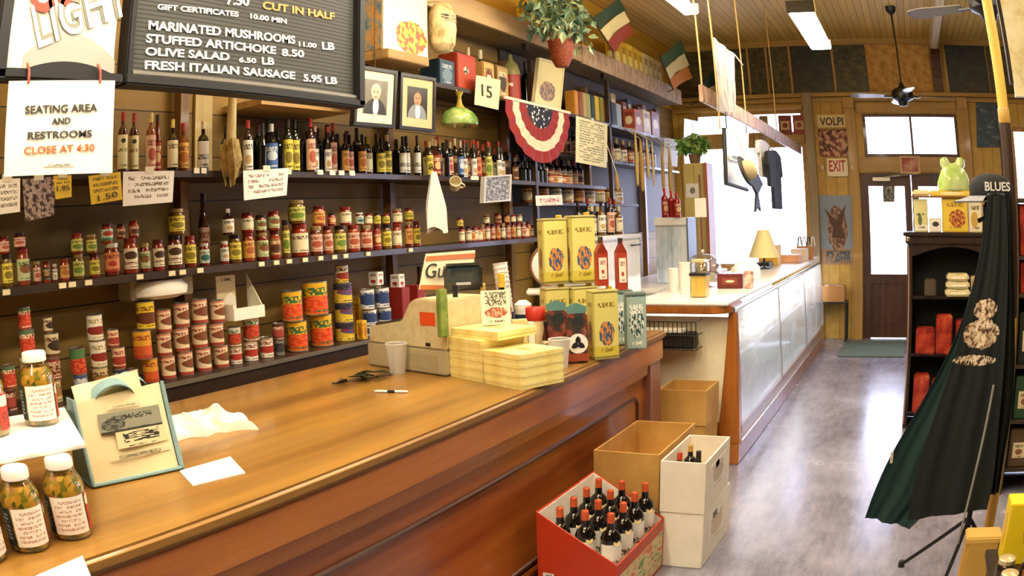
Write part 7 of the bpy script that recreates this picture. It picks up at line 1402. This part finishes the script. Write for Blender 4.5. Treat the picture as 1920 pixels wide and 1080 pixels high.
# tan paper bag on the floor
q = Vector((.44, 2.95, 0)); tb = thing('paper_bag', 'tan yellow paper bag standing on the floor under the aprons', 'bag', (q.x, q.y, 0)); part('bag', MB().box((0, 0, .21), (.17, .12, .42), taper=.95), C('#c39a45', .7, 0, 0, .2, 8), tb, bevel=.015); part('folded_rim', MB().box((0, 0, .415), (.165, .118, .03)), C('#d2ad5a', .7), tb, bevel=.006)
# end shelving at the right edge
es = thing('end_shelving', 'dark end shelving unit at the right photo edge holding red boxes', 'shelving', (1.15, 4.85, 0)); ex0, ex1 = .73, 1.75
for x in (ex0+.015, ex1-.015): part('side_panel', MB().box((x, 4.85, .87), (.03, .5, 1.74)), C('#4a3a24', .5), es, world=True)
for z in (.15, .45, .78, 1.19, 1.405, 1.735): part('shelf', MB().box(((ex0+ex1)/2, 4.85, z), (ex1-ex0-.06, .48, .02)), C('#3a2c1c', .5), es, world=True)
part('back_panel', MB().box(((ex0+ex1)/2, 5.08, .87), (ex1-ex0-.06, .02, 1.70)), C('#2a2016', .6), es, world=True)
for z, nm, mat_, h, lbl, n_ in ((1.416, 'red_box', redp, .29, 'red box on the upper end shelf', 5), (1.201, 'red_box', redp, .18, 'red box on the second end shelf', 5), (.461, 'green_tin', C('#2f4a30', .4), .26, 'dark green tin on the low end shelf', 5), (.161, 'brown_packet', C('#5a4428', .5), .24, 'brown packet on the bottom end shelf', 5), (.791, 'dark_tin', C('#23291f', .4), .30, 'dark tin on the middle end shelf', 5)):
    for k in range(n_):
        x = ex0+.12+.155*k; t = thing(nm, '%s, %s from left' % (lbl, ordi(k+1)), 'tin' if 'tin' in nm else 'box', (x, 4.72, z), 0, lbl.replace('red box', 'red boxes').replace('tin', 'tins').replace('packet', 'packets'))
        put('body', cached((nm, h), lambda: MB().box((0, 0, h/2), (.145, .16, h)).mesh('body', mat_, bevel=.006)), t); put('label', cached((nm, h, 'l'), lambda: MB().box((0, -.081, h*.45), (.09, .002, h*.4)).mesh('label', lab('#e0cfa4', '#8a5a3a', (.5, .4, .3, .2), '#4a3424'))), t)
lt_ = thing('low_table', 'low dark table at the bottom right photo edge with jars on it', 'table', (.86, 2.50, 0)); part('top', MB().box((0, 0, .405), (.84, .6, .03)), C('#2f2418', .5), lt_, bevel=.004)
for sx in (-1, 1):
    for sy in (-1, 1): part('leg', MB().box((sx*.38, sy*.25, .195), (.04, .04, .39)), C('#2f2418', .5), lt_)
single('yellow_box', 'bright yellow box on the low table at the right edge', 'box', MB().box((.66, 2.70, .54), (.34, .12, .24)), lab('#efd21f', '#d9a81c', (.5, .5, .3, .3)), bevel=.004)
for k in range(8): jar('dark jar on the low table at the right edge, %s from left' % ordi(k+1), Vector((.475+.10*(k % 4), 2.30+.12*(k//4), .4205)), .040, .13, '#2a1a10', L[('dark', 'brown')[k % 2]], '#c9b48a', 'jars on the low table')
# cream hanging panel at the top right
hp = thing('hanging_placard', 'cream mottled panel with dark edge hanging at the top right photo corner', 'panel', (.9, 3.0, 2.10)); px0 = .528
part('panel', MB().box(((px0+1.3)/2-.9, 0, .36), (1.3-px0, .02, .72)), patch('cream_mottle', [(.3, '#cdb06a'), (.5, '#eddfae'), (.7, '#f7eecb')], 10, coord='Object'), hp); part('dark_edge', MB().box((px0-.9-.006, .014, .38), (.020, .03, .68)), C('#2a1c10', .5), hp); part('bottom_edge', MB().box(((px0+1.3)/2-.9, 0, -.006), (1.3-px0, .03, .012)), C('#f3e9c4', .5), hp)
for x in (px0+.2, 1.2): part('cord', MB().tube([(x-.9, 0, .72), (x-.9, 0, CEIL-2.10)], .005, 6), C('#5a4a30', .5), hp)
